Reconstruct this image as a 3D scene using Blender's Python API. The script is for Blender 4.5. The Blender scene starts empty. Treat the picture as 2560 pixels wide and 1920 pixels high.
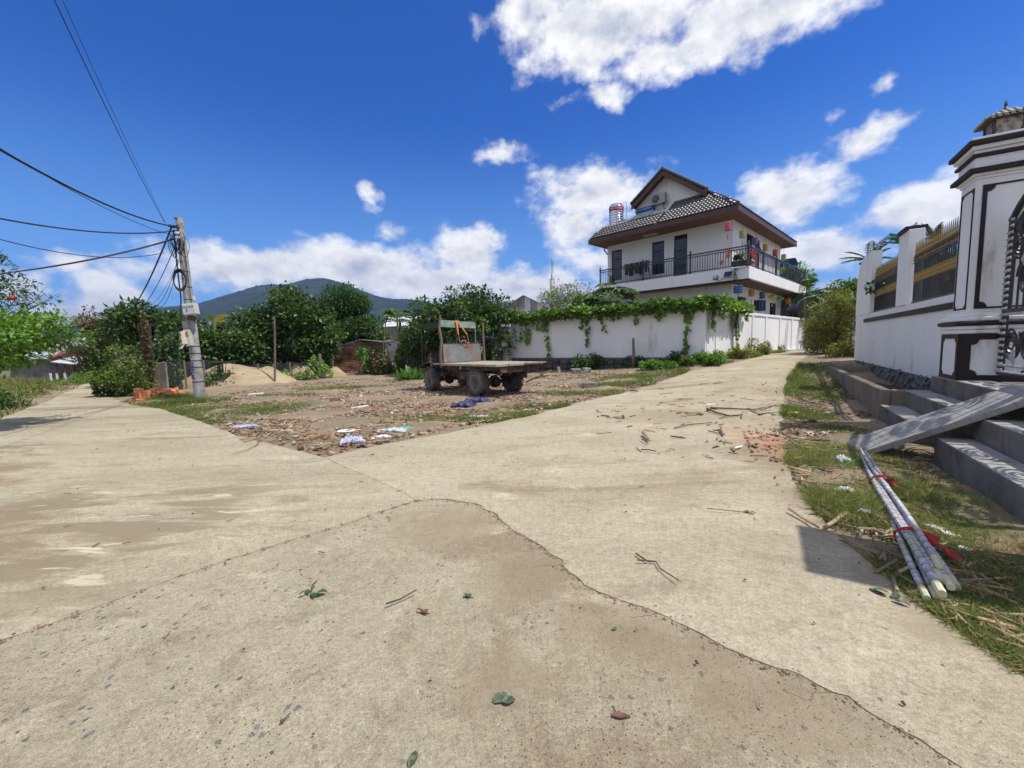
import bpy, bmesh, math, random
import numpy as np
from mathutils import Vector, Matrix
R = math.radians
random.seed(7); RNG = np.random.default_rng(11)
scene = bpy.context.scene
COL = scene.collection
# ------------------------------------------------------------------ camera
F = 1030.0                      # focal length in photo pixels (photo is 2560 wide)
EYE = Vector((0, 0, 1.6))
PITCH = math.atan((960 - 862) / F); ROLL = 0.027
fw = Vector((0, math.cos(PITCH), -math.sin(PITCH)))
r0 = Vector((1, 0, 0)); u0 = Vector((0, math.sin(PITCH), math.cos(PITCH)))
rt = math.cos(ROLL) * r0 - math.sin(ROLL) * u0
up = math.cos(ROLL) * u0 + math.sin(ROLL) * r0
cam_d = bpy.data.cameras.new('camera'); cam = bpy.data.objects.new('camera', cam_d)
COL.objects.link(cam); scene.camera = cam
cam_d.sensor_width = 36; cam_d.lens = F / 2560 * 36; cam_d.clip_start = .05; cam_d.clip_end = 20000
mw = Matrix.Identity(4)
for i in range(3):
    mw[i][0] = rt[i]; mw[i][1] = up[i]; mw[i][2] = -fw[i]; mw[i][3] = EYE[i]
cam.matrix_world = mw
scene.render.resolution_x = 1024; scene.render.resolution_y = 768
scene.render.engine = 'CYCLES'
vs = scene.view_settings
vs.view_transform = 'Standard'; vs.look = 'None'; vs.exposure = .08; vs.gamma = 1; vs.use_curve_mapping = False
# measuring helpers: a point of the place seen in a given direction, at its real distance
def ray(px, py):
    return fw * F + rt * (px - 1280) - up * (py - 960)
def AT(px, py, Y):
    d = ray(px, py); return EYE + d * (Y / d.y)
def PL(px, py, P, n):
    d = ray(px, py); n = Vector(n); return EYE + d * ((Vector(P) - EYE).dot(n) / d.dot(n))
def ss(t): t = np.clip(t, 0, 1); return t * t * (3 - 2 * t)
def H(x, y):                     # lie of the land: the right hand lane climbs gently
    u = .713 * x + .70 * y
    return .75 * ss((u - 9) / 15) * ss((x + 1) / 9)
def G(px, py):
    z = 0.0
    for _ in range(12):
        p = PL(px, py, (0, 0, z), (0, 0, 1)); z = .5 * z + .5 * float(H(p.x, p.y))
    p.z = float(H(p.x, p.y)); return p
# ------------------------------------------------------------------ sun and sky
SAZ = Vector((.93, -.368)); SEL = 63
S = Vector((SAZ.x * math.cos(R(SEL)), SAZ.y * math.cos(R(SEL)), math.sin(R(SEL))))
sd = bpy.data.lights.new('sun', 'SUN'); sd.energy = 4.4; sd.angle = R(.5); sd.color = (1, .955, .88)
sun = bpy.data.objects.new('sun', sd); COL.objects.link(sun)
sun.rotation_euler = (-S).to_track_quat('-Z', 'Y').to_euler(); sun.location = (20, 5, 40)
W = bpy.data.worlds.new('World'); scene.world = W; W.use_nodes = True
nt = W.node_tree; nt.nodes.clear()
class NB:                         # tiny node builder
    def __init__(s, nt): s.nt = nt
    def n(s, t, **kw):
        o = s.nt.nodes.new(t)
        for k, v in kw.items(): setattr(o, k, v)
        return o
    def put(s, sock, v):
        if hasattr(v, 'is_output') or isinstance(v, bpy.types.NodeSocket): s.nt.links.new(v, sock)
        elif v is not None: sock.default_value = v
    def m(s, op, a, b=None, c=None, clamp=False):
        o = s.n('ShaderNodeMath', operation=op); o.use_clamp = clamp
        s.put(o.inputs[0], a); s.put(o.inputs[1], b) if b is not None else None
        if c is not None: s.put(o.inputs[2], c)
        return o.outputs[0]
    def v(s, op, a, b=None, c=None):
        o = s.n('ShaderNodeVectorMath', operation=op); s.put(o.inputs[0], a)
        if b is not None: s.put(o.inputs[1], b)
        if c is not None: s.put(o.inputs[2], c)
        return o.outputs['Value'] if op in ('LENGTH', 'DOT_PRODUCT', 'DISTANCE') else o.outputs[0]
    def noise(s, vec, scale, detail=5, rough=.55, dist=0, col=False):
        o = s.n('ShaderNodeTexNoise'); s.put(o.inputs['Vector'], vec); o.inputs['Scale'].default_value = scale
        o.inputs['Detail'].default_value = detail; o.inputs['Roughness'].default_value = rough
        o.inputs['Distortion'].default_value = dist
        return o.outputs['Color'] if col else o.outputs['Fac']
    def vor(s, vec, scale, feat='F1', out='Distance', rnd=1):
        o = s.n('ShaderNodeTexVoronoi', feature=feat); s.put(o.inputs['Vector'], vec)
        o.inputs['Scale'].default_value = scale; o.inputs['Randomness'].default_value = rnd
        return o.outputs[out]
    def mr(s, x, a, b, c=0, d=1, smooth=True):
        o = s.n('ShaderNodeMapRange'); o.interpolation_type = 'SMOOTHSTEP' if smooth else 'LINEAR'
        s.put(o.inputs[0], x)
        for i, k in enumerate((a, b, c, d)): o.inputs[i + 1].default_value = k
        return o.outputs[0]
    def mix(s, f, a, b, mode='MIX'):
        o = s.n('ShaderNodeMix', data_type='RGBA', blend_type=mode); s.put(o.inputs[0], f)
        for i, k in ((6, a), (7, b)):
            if isinstance(k, (tuple, list)): k = tuple(k) + (1,) if len(k) == 3 else k
            s.put(o.inputs[i], k)
        return o.outputs[2]
    def comb(s, x, y, z=0):
        o = s.n('ShaderNodeCombineXYZ'); s.put(o.inputs[0], x); s.put(o.inputs[1], y); s.put(o.inputs[2], z); return o.outputs[0]
b = NB(nt)
sky = b.n('ShaderNodeTexSky', sky_type='NISHITA'); sky.sun_disc = False
sky.sun_elevation = R(SEL); sky.sun_rotation = math.atan2(SAZ.x, SAZ.y)
sky.altitude = 0; sky.air_density = 1.0; sky.dust_density = .25; sky.ozone_density = 3.0
tc = b.n('ShaderNodeTexCoord'); sep = b.n('ShaderNodeSeparateXYZ'); nt.links.new(tc.outputs['Generated'], sep.inputs[0])
x, y, z = sep.outputs
az = b.m('ARCTAN2', x, y); el = b.m('ARCSINE', z)
ae = b.comb(az, el)
# cumulus laid out by compass bearing and height above the horizon: (px, py, half width, half height, thickness)
CL = [(1520, 60, 290, 120, 1.0), (1900, 20, 380, 110, 1.0), (1330, 40, 90, 80, .9), (1450, 150, 90, 60, .7), (1730, 120, 300, 55, .8),
      (1520, 228, 55, 32, .62), (1425, 245, 40, 22, .4), (1690, 175, 60, 28, .45),
      (2165, 345, 90, 38, .8), (2075, 290, 34, 16, .5), (2200, 222, 22, 16, .38), (1245, 395, 62, 22, .5),
      (1975, 490, 150, 70, .95), (1480, 480, 150, 70, .75), (1450, 560, 110, 60, .75), (1530, 640, 150, 60, .7),
      (2300, 520, 210, 65, .95), (2060, 625, 170, 50, .85), (2200, 705, 280, 36, .75), (2420, 470, 90, 50, .6),
      (640, 668, 220, 55, 1.0), (900, 665, 240, 62, 1.0), (1170, 630, 80, 65, .95), (1290, 725, 170, 55, .95), (1050, 710, 300, 45, .9),
      (270, 760, 110, 70, .95), (200, 670, 70, 30, .5), (380, 690, 90, 34, .45), (150, 790, 190, 40, .8), (925, 495, 26, 30, .6), (975, 572, 34, 22, .45),
      (1460, 790, 120, 90, .55), (60, 720, 90, 60, .6)]
warp = b.v('MULTIPLY', b.v('SUBTRACT', b.noise(ae, 9, 5, .6, col=True), (.5, .5, .5)), (.10, .075, 0))
aw = b.v('ADD', ae, warp)
den = None
for (px, py, hw, hh, amp) in CL:
    d = ray(px, py).normalized(); a0 = math.atan2(d.x, d.y); e0 = math.asin(d.z)
    d1 = ray(px + hw, py).normalized(); d2 = ray(px, py - hh).normalized()
    sa = abs(math.atan2(d1.x, d1.y) - a0) + .001; se = abs(math.asin(d2.z) - e0) + .001
    v1 = b.v('MULTIPLY', b.v('SUBTRACT', aw, (a0, e0, 0)), (1 / sa, 1 / se, 0))
    k = b.m('SUBTRACT', amp * 1.15, b.m('MULTIPLY', b.v('LENGTH', v1), amp * .95))
    den = k if den is None else b.m('SMOOTH_MAX', den, k, .05)
fb = b.noise(b.v('MULTIPLY', ae, (1, 1.35, 1)), 11, 9, .58)
fb2 = b.noise(b.v('MULTIPLY', b.v('ADD', ae, (3.1, 1.7, 0)), (1, 1.5, 1)), 34, 8, .6)
dn = b.m('ADD', den, b.m('ADD', b.m('MULTIPLY', b.m('SUBTRACT', fb, .5), 1.75), b.m('MULTIPLY', b.m('SUBTRACT', fb2, .5), .55)))
# unseen cloud cover added outside the view to raise fill on shaded walls
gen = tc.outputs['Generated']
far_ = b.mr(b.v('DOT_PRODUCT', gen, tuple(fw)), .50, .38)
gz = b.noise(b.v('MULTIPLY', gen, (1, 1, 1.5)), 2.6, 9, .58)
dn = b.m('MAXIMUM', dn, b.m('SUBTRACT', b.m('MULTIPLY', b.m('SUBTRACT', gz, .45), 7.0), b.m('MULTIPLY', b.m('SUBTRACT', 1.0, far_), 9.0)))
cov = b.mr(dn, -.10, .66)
# cloud body: white rims, greyer thick undersides
up1 = b.noise(b.v('ADD', b.v('MULTIPLY', ae, (1, 1.35, 1)), (.012, .03, 0)), 13, 6, .6)
relief = b.m('MULTIPLY', b.m('SUBTRACT', fb, up1), 1.0)
thick = b.mr(dn, .45, 1.4)
gn = b.noise(b.v('ADD', ae, (7, 3, 0)), 4, 4, .5)
lum = b.m('SUBTRACT', b.m('ADD', 1.0, relief), b.m('MULTIPLY', thick, b.mr(gn, .3, .7, .14, .50)))
lum = b.m('MINIMUM', b.m('MAXIMUM', lum, .5), 1.08)
ccol = b.v('MULTIPLY', b.comb(lum, lum, lum), b.mix(b.mr(lum, .55, 1.0), (.84, .92, 1.10), (1.0, 1.0, 1.0)))
bg_s = b.n('ShaderNodeBackground'); bg_c = b.n('ShaderNodeBackground')
skc = b.mix(1.0, sky.outputs[0], (.035, .56, 1.42), 'MULTIPLY')
# a little pale air low down, as the photograph shows
pale = b.mr(el, 0.0, .50, .56, 0)
skc = b.mix(pale, skc, (3.0, 6.2, 10.0))
b.put(bg_s.inputs[0], skc); bg_s.inputs[1].default_value = .095
b.put(bg_c.inputs[0], ccol); bg_c.inputs[1].default_value = .96
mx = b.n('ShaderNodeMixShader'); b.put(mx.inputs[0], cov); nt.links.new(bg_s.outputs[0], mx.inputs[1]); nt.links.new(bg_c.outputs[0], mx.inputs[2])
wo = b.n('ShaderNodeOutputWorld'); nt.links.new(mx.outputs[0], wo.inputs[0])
W.cycles.sampling_method = 'MANUAL'; W.cycles.sample_map_resolution = 512
# ------------------------------------------------------------------ materials
MATS = {}
def mat(name, col, rough=.8, col2=None, scale=3, bump=.15, bscale=40, metal=0, island=0, spec=.4, trans=0, rust=None, stretch=None, contrast=(.35, .65), coat=0):
    if name in MATS: return MATS[name]
    m = bpy.data.materials.new(name); m.use_nodes = True; t = m.node_tree; t.nodes.clear(); q = NB(t)
    tcn = q.n('ShaderNodeTexCoord').outputs['Object']
    v = q.v('MULTIPLY', tcn, stretch) if stretch else tcn
    if col2 is None: col2 = tuple(c * .78 for c in col)
    c = q.mix(q.mr(q.noise(v, scale, 7, .6), *contrast), col, col2)
    c = q.mix(1.0, c, q.mix(q.noise(tcn, bscale, 3, .6), (.86,) * 3, (1.14,) * 3), 'MULTIPLY')
    if rust:
        rc, amt, rs = rust
        c = q.mix(q.mr(q.noise(q.v('ADD', v, (5, 5, 5)), rs, 8, .65), 1 - amt - .08, 1 - amt + .06), c, rc)
    if island:
        g = q.n('ShaderNodeNewGeometry').outputs['Random Per Island']
        c = q.mix(1.0, c, q.mix(g, (1 - island,) * 3, (1 + island,) * 3), 'MULTIPLY')
        g2 = q.m('FRACT', q.m('MULTIPLY', g, 17.3))
        c = q.mix(1.0, c, q.mix(g2, (1 + island * .35, 1, 1 - island * .3), (1 - island * .3, 1, 1 + island * .2)), 'MULTIPLY')
    p = q.n('ShaderNodeBsdfPrincipled'); q.put(p.inputs['Base Color'], c)
    p.inputs['Roughness'].default_value = rough; p.inputs['Metallic'].default_value = metal
    p.inputs['Specular IOR Level'].default_value = spec
    if coat: p.inputs['Coat Weight'].default_value = coat; p.inputs['Coat Roughness'].default_value = .15
    if bump:
        bn = q.n('ShaderNodeBump'); bn.inputs['Strength'].default_value = bump; bn.inputs['Distance'].default_value = .02
        q.put(bn.inputs['Height'], q.noise(tcn, bscale, 5, .65)); t.links.new(bn.outputs[0], p.inputs['Normal'])
    out = q.n('ShaderNodeOutputMaterial')
    if trans:
        tr = q.n('ShaderNodeBsdfTranslucent'); q.put(tr.inputs[0], q.mix(1.0, c, (1.35, 1.5, .7), 'MULTIPLY'))
        ms = q.n('ShaderNodeMixShader'); ms.inputs[0].default_value = trans
        t.links.new(p.outputs[0], ms.inputs[1]); t.links.new(tr.outputs[0], ms.inputs[2]); t.links.new(ms.outputs[0], out.inputs[0])
    else: t.links.new(p.outputs[0], out.inputs[0])
    MATS[name] = m; return m
def leafmat(name, c1, c2, rough=.42, trans=.28, isl=.35, spec=.5):
    return mat(name, c1, rough, c2, scale=.6, bump=0, bscale=3, island=isl, trans=trans, spec=spec)
# ------------------------------------------------------------------ objects
MAT4 = {}
def tag(o, label=None, cat=None, group=None, kind=None):
    if label: o['label'] = label
    if cat: o['category'] = cat
    if group: o['group'] = group
    if kind: o['kind'] = kind
    return o
def thing(name, loc, label, cat, group=None, rz=0):
    o = bpy.data.objects.new(name, None); COL.objects.link(o); o.location = loc; o.rotation_euler = (0, 0, rz)
    o.empty_display_size = .2
    tag(o, label, cat, group); MAT4[o] = Matrix.Translation(loc) @ Matrix.Rotation(rz, 4, 'Z'); return o
class MB:
    def __init__(s, xf=None): s.v = []; s.f = []; s.xf = xf or Matrix.Identity(4)
    def add(s, vs, fs):
        o = len(s.v); s.v += [s.xf @ Vector(p) for p in vs]; s.f += [tuple(i + o for i in f) for f in fs]; return s
    def box(s, c, d, rz=0, m=None):
        x, y, z = d[0] / 2, d[1] / 2, d[2] / 2
        M_ = m or (Matrix.Translation(c) @ Matrix.Rotation(rz, 4, 'Z'))
        vs = [M_ @ Vector(p) for p in ((-x, -y, -z), (x, -y, -z), (x, y, -z), (-x, y, -z), (-x, -y, z), (x, -y, z), (x, y, z), (-x, y, z))]
        return s.add(vs, [(0, 3, 2, 1), (4, 5, 6, 7), (0, 1, 5, 4), (1, 2, 6, 5), (2, 3, 7, 6), (3, 0, 4, 7)])
    def bb(s, x0, x1, y0, y1, z0, z1): return s.box(((x0 + x1) / 2, (y0 + y1) / 2, (z0 + z1) / 2), (x1 - x0, y1 - y0, z1 - z0))
    def cyl(s, p0, p1, r0, r1=None, n=10, caps=True):
        r1 = r0 if r1 is None else r1; p0 = Vector(p0); p1 = Vector(p1); d = (p1 - p0).normalized()
        a = d.orthogonal().normalized(); c = d.cross(a); vs = []
        for p, r in ((p0, r0), (p1, r1)):
            for i in range(n):
                t = 2 * math.pi * i / n; vs.append(p + a * (r * math.cos(t)) + c * (r * math.sin(t)))
        fs = [(i, (i + 1) % n, n + (i + 1) % n, n + i) for i in range(n)]
        if caps: fs += [tuple(range(n - 1, -1, -1)), tuple(range(n, 2 * n))]
        return s.add(vs, fs)
    def tube(s, pts, r, n=6):
        pts = [Vector(p) for p in pts]; vs = []; m = len(pts)
        rr = r if isinstance(r, (list, tuple)) else [r] * m
        a = None
        for i, p in enumerate(pts):
            d = (pts[min(i + 1, m - 1)] - pts[max(i - 1, 0)]).normalized()
            a = d.orthogonal().normalized() if a is None else (a - d * a.dot(d)).normalized()
            c = d.cross(a)
            for k in range(n):
                t = 2 * math.pi * k / n; vs.append(p + a * (rr[i] * math.cos(t)) + c * (rr[i] * math.sin(t)))
        fs = [(i * n + k, i * n + (k + 1) % n, (i + 1) * n + (k + 1) % n, (i + 1) * n + k) for i in range(m - 1) for k in range(n)]
        fs += [tuple(range(n - 1, -1, -1)), tuple(range((m - 1) * n, m * n))]
        return s.add(vs, fs)
    def lathe(s, prof, c=(0, 0, 0), n=16, ax=None):
        vs = []; fs = []; c = Vector(c); m = len(prof)
        for (r, z) in prof:
            for k in range(n):
                t = 2 * math.pi * k / n; p = Vector((r * math.cos(t), r * math.sin(t), z))
                if ax: p = ax @ p
                vs.append(c + p)
        fs = [(i * n + k, i * n + (k + 1) % n, (i + 1) * n + (k + 1) % n, (i + 1) * n + k) for i in range(m - 1) for k in range(n)]
        fs += [tuple(range(n - 1, -1, -1)), tuple(range((m - 1) * n, m * n))]
        return s.add(vs, fs)
    def prism(s, poly, z0, z1, m=None):
        n = len(poly); vs = [(x, y, z0) for x, y in poly] + [(x, y, z1) for x, y in poly]
        if m: vs = [m @ Vector(p) for p in vs]
        return s.add(vs, [tuple(range(n - 1, -1, -1)), tuple(range(n, 2 * n))] + [(i, (i + 1) % n, n + (i + 1) % n, n + i) for i in range(n)])
    def quad(s, a, b_, c, d): return s.add([a, b_, c, d], [(0, 1, 2, 3)])
    def slab(s, a, b_, c, d, t):     # a real sheet with thickness t along its normal
        a, b_, c, d = map(Vector, (a, b_, c, d)); n = (b_ - a).cross(d - a).normalized() * t
        return s.add([a, b_, c, d, a + n, b_ + n, c + n, d + n], [(0, 3, 2, 1), (4, 5, 6, 7), (0, 1, 5, 4), (1, 2, 6, 5), (2, 3, 7, 6), (3, 0, 4, 7)])
    def build(s, name, m, parent=None, origin=None, smooth=False, bevel=0):
        me = bpy.data.meshes.new(name)
        if parent is not None: inv = MAT4[parent].inverted(); vs = [inv @ p for p in s.v]; loc = None
        else:
            if origin is None:
                A = np.array([tuple(p) for p in s.v]); lo, hi = A.min(0), A.max(0); origin = Vector(((lo[0] + hi[0]) / 2, (lo[1] + hi[1]) / 2, lo[2]))
            origin = Vector(origin); vs = [p - origin for p in s.v]
        me.from_pydata([tuple(p) for p in vs], [], s.f); me.update()
        if smooth: me.polygons.foreach_set('use_smooth', [True] * len(me.polygons))
        if m: me.materials.append(m)
        o = bpy.data.objects.new(name, me); COL.objects.link(o)
        if parent is not None: o.parent = parent; MAT4[o] = MAT4[parent]
        else: o.location = origin; MAT4[o] = Matrix.Translation(origin)
        if bevel:
            md = o.modifiers.new('bevel', 'BEVEL'); md.width = bevel; md.segments = 2; md.limit_method = 'ANGLE'
        if smooth:
            try: me.set_sharp_from_angle(angle=R(40))
            except Exception: pass
        return o
def fast(name, V, T, m, parent=None, smooth=False, attr=None, origin=None):
    V = np.asarray(V, dtype=np.float64); T = np.asarray(T, dtype=np.int32)
    if parent is not None:
        inv = np.array(MAT4[parent].inverted()); V = V @ inv[:3, :3].T + inv[:3, 3]
    elif origin is not None: V = V - np.array(origin)
    me = bpy.data.meshes.new(name); k = T.shape[1]
    me.vertices.add(len(V)); me.vertices.foreach_set('co', V.astype(np.float32).ravel())
    me.loops.add(T.size); me.loops.foreach_set('vertex_index', T.ravel())
    me.polygons.add(len(T)); me.polygons.foreach_set('loop_start', np.arange(0, T.size, k, dtype=np.int32))
    me.polygons.foreach_set('loop_total', np.full(len(T), k, dtype=np.int32))
    if smooth: me.polygons.foreach_set('use_smooth', np.ones(len(T), dtype=bool))
    me.update(calc_edges=True); me.validate()
    if attr is not None:
        for an, av in attr.items():
            a = me.attributes.new(an, 'FLOAT', 'POINT'); a.data.foreach_set('value', av.astype(np.float32))
    if m: me.materials.append(m)
    o = bpy.data.objects.new(name, me); COL.objects.link(o)
    if parent is not None: o.parent = parent; MAT4[o] = MAT4[parent]
    else:
        if origin is not None: o.location = origin
        MAT4[o] = Matrix.Translation(origin or (0, 0, 0))
    return o
def rnd_dirs(n, rng=RNG):
    v = rng.normal(size=(n, 3)); return v / np.linalg.norm(v, axis=1)[:, None]
def leaves(P, D, N, L, Wd):      # folded four-point leaves: base P, direction D, normal-ish N
    D = D / np.linalg.norm(D, axis=1)[:, None]; Sx = np.cross(D, N); Sx /= (np.linalg.norm(Sx, axis=1)[:, None] + 1e-9)
    N2 = np.cross(Sx, D); L = L[:, None]; Wd = Wd[:, None]
    a = P; l = P + D * L * .45 + Sx * Wd * .5 + N2 * L * .10; r = P + D * L * .45 - Sx * Wd * .5 + N2 * L * .10; t = P + D * L
    V = np.stack([a, l, t, r], 1).reshape(-1, 3); n = len(P); i = np.arange(n)[:, None] * 4
    T = np.concatenate([i + [0, 2, 1], i + [0, 3, 2]], 1).reshape(-1, 3)
    return V, T
def cat(parts):
    Vs = []; Ts = []; o = 0
    for V, T in parts: Vs.append(V); Ts.append(T + o); o += len(V)
    return np.concatenate(Vs), np.concatenate(Ts)
BARK = mat('bark', (.16, .12, .085), .9, (.08, .06, .045), 5, .5, 30)
L_DARK = leafmat('leaf_dark', (.085, .15, .032), (.035, .075, .018), .48, .25, .45, .5)
L_MID = leafmat('leaf_mid', (.12, .20, .038), (.06, .12, .025), .48, .3)
L_BRIGHT = leafmat('leaf_bright', (.15, .27, .035), (.085, .18, .025), .45, .38)
L_FINE = leafmat('leaf_fine', (.06, .13, .022), (.032, .08, .015), .55, .3)
L_YEL = leafmat('leaf_yellowish', (.22, .22, .045), (.10, .12, .025), .5, .35, .5)
L_VINE = leafmat('leaf_vine', (.19, .31, .05), (.09, .17, .032), .48, .3, .4)
L_DRY = leafmat('leaf_dry', (.23, .15, .07), (.13, .09, .05), .8, .2, .4, .2)
L_PALM = leafmat('leaf_palm', (.06, .11, .03), (.03, .06, .02), .38, .2, .3, .6)
def crown(ctr, rad, n, L, seed, clumps=26, full=False, jit=.35, core=.35, wr=.62):
    g = np.random.default_rng(seed); ctr = np.array(ctr); rad = np.array(rad)
    d = rnd_dirs(clumps, g); rr = core + (1 - core) * g.random(clumps) ** .6
    if not full: d[:, 2] = np.where(d[:, 2] < -.55, -d[:, 2] * .5, d[:, 2])
    o2 = g.random(clumps) < .3; rr = np.where(o2, 1.0 + .16 * g.random(clumps), rr)
    cc = ctr + d * rad * rr[:, None] * .84
    cs = np.where(o2, .13 + .08 * g.random(clumps), .24 + .2 * g.random(clumps)) * np.mean(rad) * 1.05
    w = cs ** 2; idx = g.choice(clumps, n, p=w / w.sum())
    dd = rnd_dirs(n, g); sh = (.55 + .5 * g.random(n)) * (1 + jit * g.normal(size=n) * .4)
    P = cc[idx] + dd * (cs[idx] * sh)[:, None] * np.array([1.1, 1.1, .85])
    out = dd + rnd_dirs(n, g) * .9; out[:, 2] -= .15
    N = np.array([0, 0, 1.]) + rnd_dirs(n, g) * .7 + np.array([S.x, S.y, S.z]) * .3
    Ls = L * (.65 + .7 * g.random(n))
    return leaves(P, out, N, Ls, Ls * wr), cc
def tree(name, label, catg, base, ctr, rad, n, L, m, seed, group=None, tr=.09, clumps=26, wr=.62, core=.35, limbs=9, bare=0, barkm=None, full=False, bpx=None):
    base = Vector(base); o = thing(name, base, label, catg, group)
    (V, T), cc = crown(ctr, rad, n, L, seed, clumps, core=core, wr=wr, full=full)
    c = fast('crown', V, T, m, o)
    g = random.Random(seed); mb = MB(); ctr = Vector(ctr); fork = base.lerp(ctr, .45) + Vector((g.uniform(-.1, .1), g.uniform(-.1, .1), 0))
    mid = base.lerp(fork, .5) + Vector((g.uniform(-.08, .08), g.uniform(-.08, .08), 0))
    mb.tube([base - Vector((0, 0, .1)), mid, fork], [tr, tr * .8, tr * .62], 8)
    for k in range(min(limbs, len(cc))):
        e = Vector(cc[k]); q = fork.lerp(e, .5) + Vector((g.uniform(-.2, .2), g.uniform(-.2, .2), .1)) * rad[0] * .3
        mb.tube([fork, q, e], [tr * .5, tr * .3, tr * .1], 6)
        for _ in range(bare):
            e2 = e + Vector((g.uniform(-1, 1), g.uniform(-1, 1), g.uniform(-.2, 1))) * rad[0] * .3; mb.tube([q.lerp(e, .4), e2], [tr * .12, tr * .04], 4)
    mb.build('trunk', barkm or BARK, o, smooth=True)
    return o
# ------------------------------------------------------------------ ground
def inpoly(X, Y, poly):
    c = np.zeros(X.shape, bool); n = len(poly)
    for i in range(n):
        x1, y1 = poly[i]; x2, y2 = poly[(i + 1) % n]
        if y1 == y2: continue
        k = ((y1 > Y) != (y2 > Y)) & (X < (x2 - x1) * (Y - y1) / (y2 - y1) + x1); c ^= k
    return c
def pdist(X, Y, poly):
    d = np.full(X.shape, 1e9); n = len(poly)
    for i in range(n):
        x1, y1 = poly[i]; x2, y2 = poly[(i + 1) % n]; dx, dy = x2 - x1, y2 - y1
        t = np.clip(((X - x1) * dx + (Y - y1) * dy) / (dx * dx + dy * dy + 1e-9), 0, 1)
        d = np.minimum(d, np.hypot(X - x1 - t * dx, Y - y1 - t * dy))
    return d
def g2(pts): return [(G(*p).x, G(*p).y) for p in pts]
def wob(poly, step=.35, a=.04, seed=1, closed=True, skip=()):
    g = random.Random(seed); out = []
    n = len(poly)
    for i in range(n if closed else n - 1):
        p, q = Vector(poly[i]), Vector(poly[(i + 1) % n]); k = max(1, int((q - p).length / step)); out.append(tuple(p))
        if i in skip: continue
        for j in range(1, k):
            r = p.lerp(q, j / k); out.append((r.x + g.uniform(-a, a), r.y + g.uniform(-a, a)))
    if not closed: out.append(tuple(poly[-1]))
    return out
joint = wob(g2([(813, 1145), (868, 1170), (940, 1200), (1000, 1228), (1042, 1252)]), .3, .012, 3, False)          # between the two lanes
crack = wob(g2([(1042, 1252), (1069, 1249), (1125, 1252), (1178, 1259), (1248, 1284), (1268, 1309), (1332, 1353), (1397, 1408), (1434, 1443), (1496, 1483), (1586, 1503), (1695, 1552), (1775, 1597), (1844, 1637), (2000, 1692), (2200, 1800), (2420, 1920)]) + [(1.95, .8), (2.3, -3)], .05, .007, 4, False)
crack = [(x_ + .014 * math.sin(i_ * .9 + 2 * math.sin(i_ * .37)) + .022 * math.sin(i_ * .23), y_ + .014 * math.cos(i_ * 1.1 + 1.7 * math.sin(i_ * .31)) + .02 * math.sin(i_ * .19 + 1)) if 2 < i_ else (x_, y_) for i_, (x_, y_) in enumerate(crack)]
seam = wob(g2([(1042, 1252), (815, 1324), (665, 1371), (460, 1438), (355, 1477), (266, 1510), (0, 1604)]) + [(-4.6, 2.35), (-6, 1.2)], .12, .008, 5, False)
l_right = wob([(-33, 33.5), (-25.2, 25.6)] + g2([(262, 958), (256, 985), (318, 1011), (400, 1022), (480, 1046), (590, 1090), (700, 1117), (813, 1145)]), .4, .05, 6, False)
l_left = wob(g2([(0, 1047), (120, 1003), (200, 965), (250, 941)]) + [(-36, 32)], .5, .06, 7, False)
r_left = wob(g2([(813, 1145), (1000, 1104), (1200, 1067), (1340, 1037), (1481, 1000), (1735, 925), (1858, 902), (1950, 884), (2008, 869)]) + [(26, 35.5), (29, 37)], .4, .05, 8, False)
r_right = wob([(33, 36), (29, 33.5), (24, 29.5)] + g2([(2012, 893), (1985, 925), (1967, 960), (1954, 1041), (1962, 1120), (1990, 1215), (2071, 1319), (2200, 1430), (2330, 1530), (2560, 1690)]) + [(2.75, 1.2), (2.9, -3)], .3, .06, 9, False)
# lane on the left, lane on the right, worn slab in front
gj = random.Random(77)
def off_(L_, dx, dy): return [(x_ + dx * gj.random() ** 2, y_ + dy * gj.random() ** 2) for x_, y_ in L_]
P_left = l_left + [(-36, 33)] + l_right + off_(joint[1:], -.014, -.006) + off_(seam[1:], -.003, .012) + [(-6.4, 3), (-7.3, 4.4), (-7.5, 5.4), (-8.4, 6.6), (-11.5, 7.8), (-15, 9.4)]
P_right = r_left + r_right + crack[::-1] + joint[::-1][1:-1]
P_near = seam + [(-6, -3)] + off_(crack[::-1][:-1], -.006, -.007)
ALLP = [P_left, P_right, P_near]
def inroad(X, Y):
    c = np.zeros(np.shape(X), bool)
    for p in ALLP: c |= inpoly(X, Y, p)
    return c
def tog(x, y): return Vector((x, y, float(H(x, y))))
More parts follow.
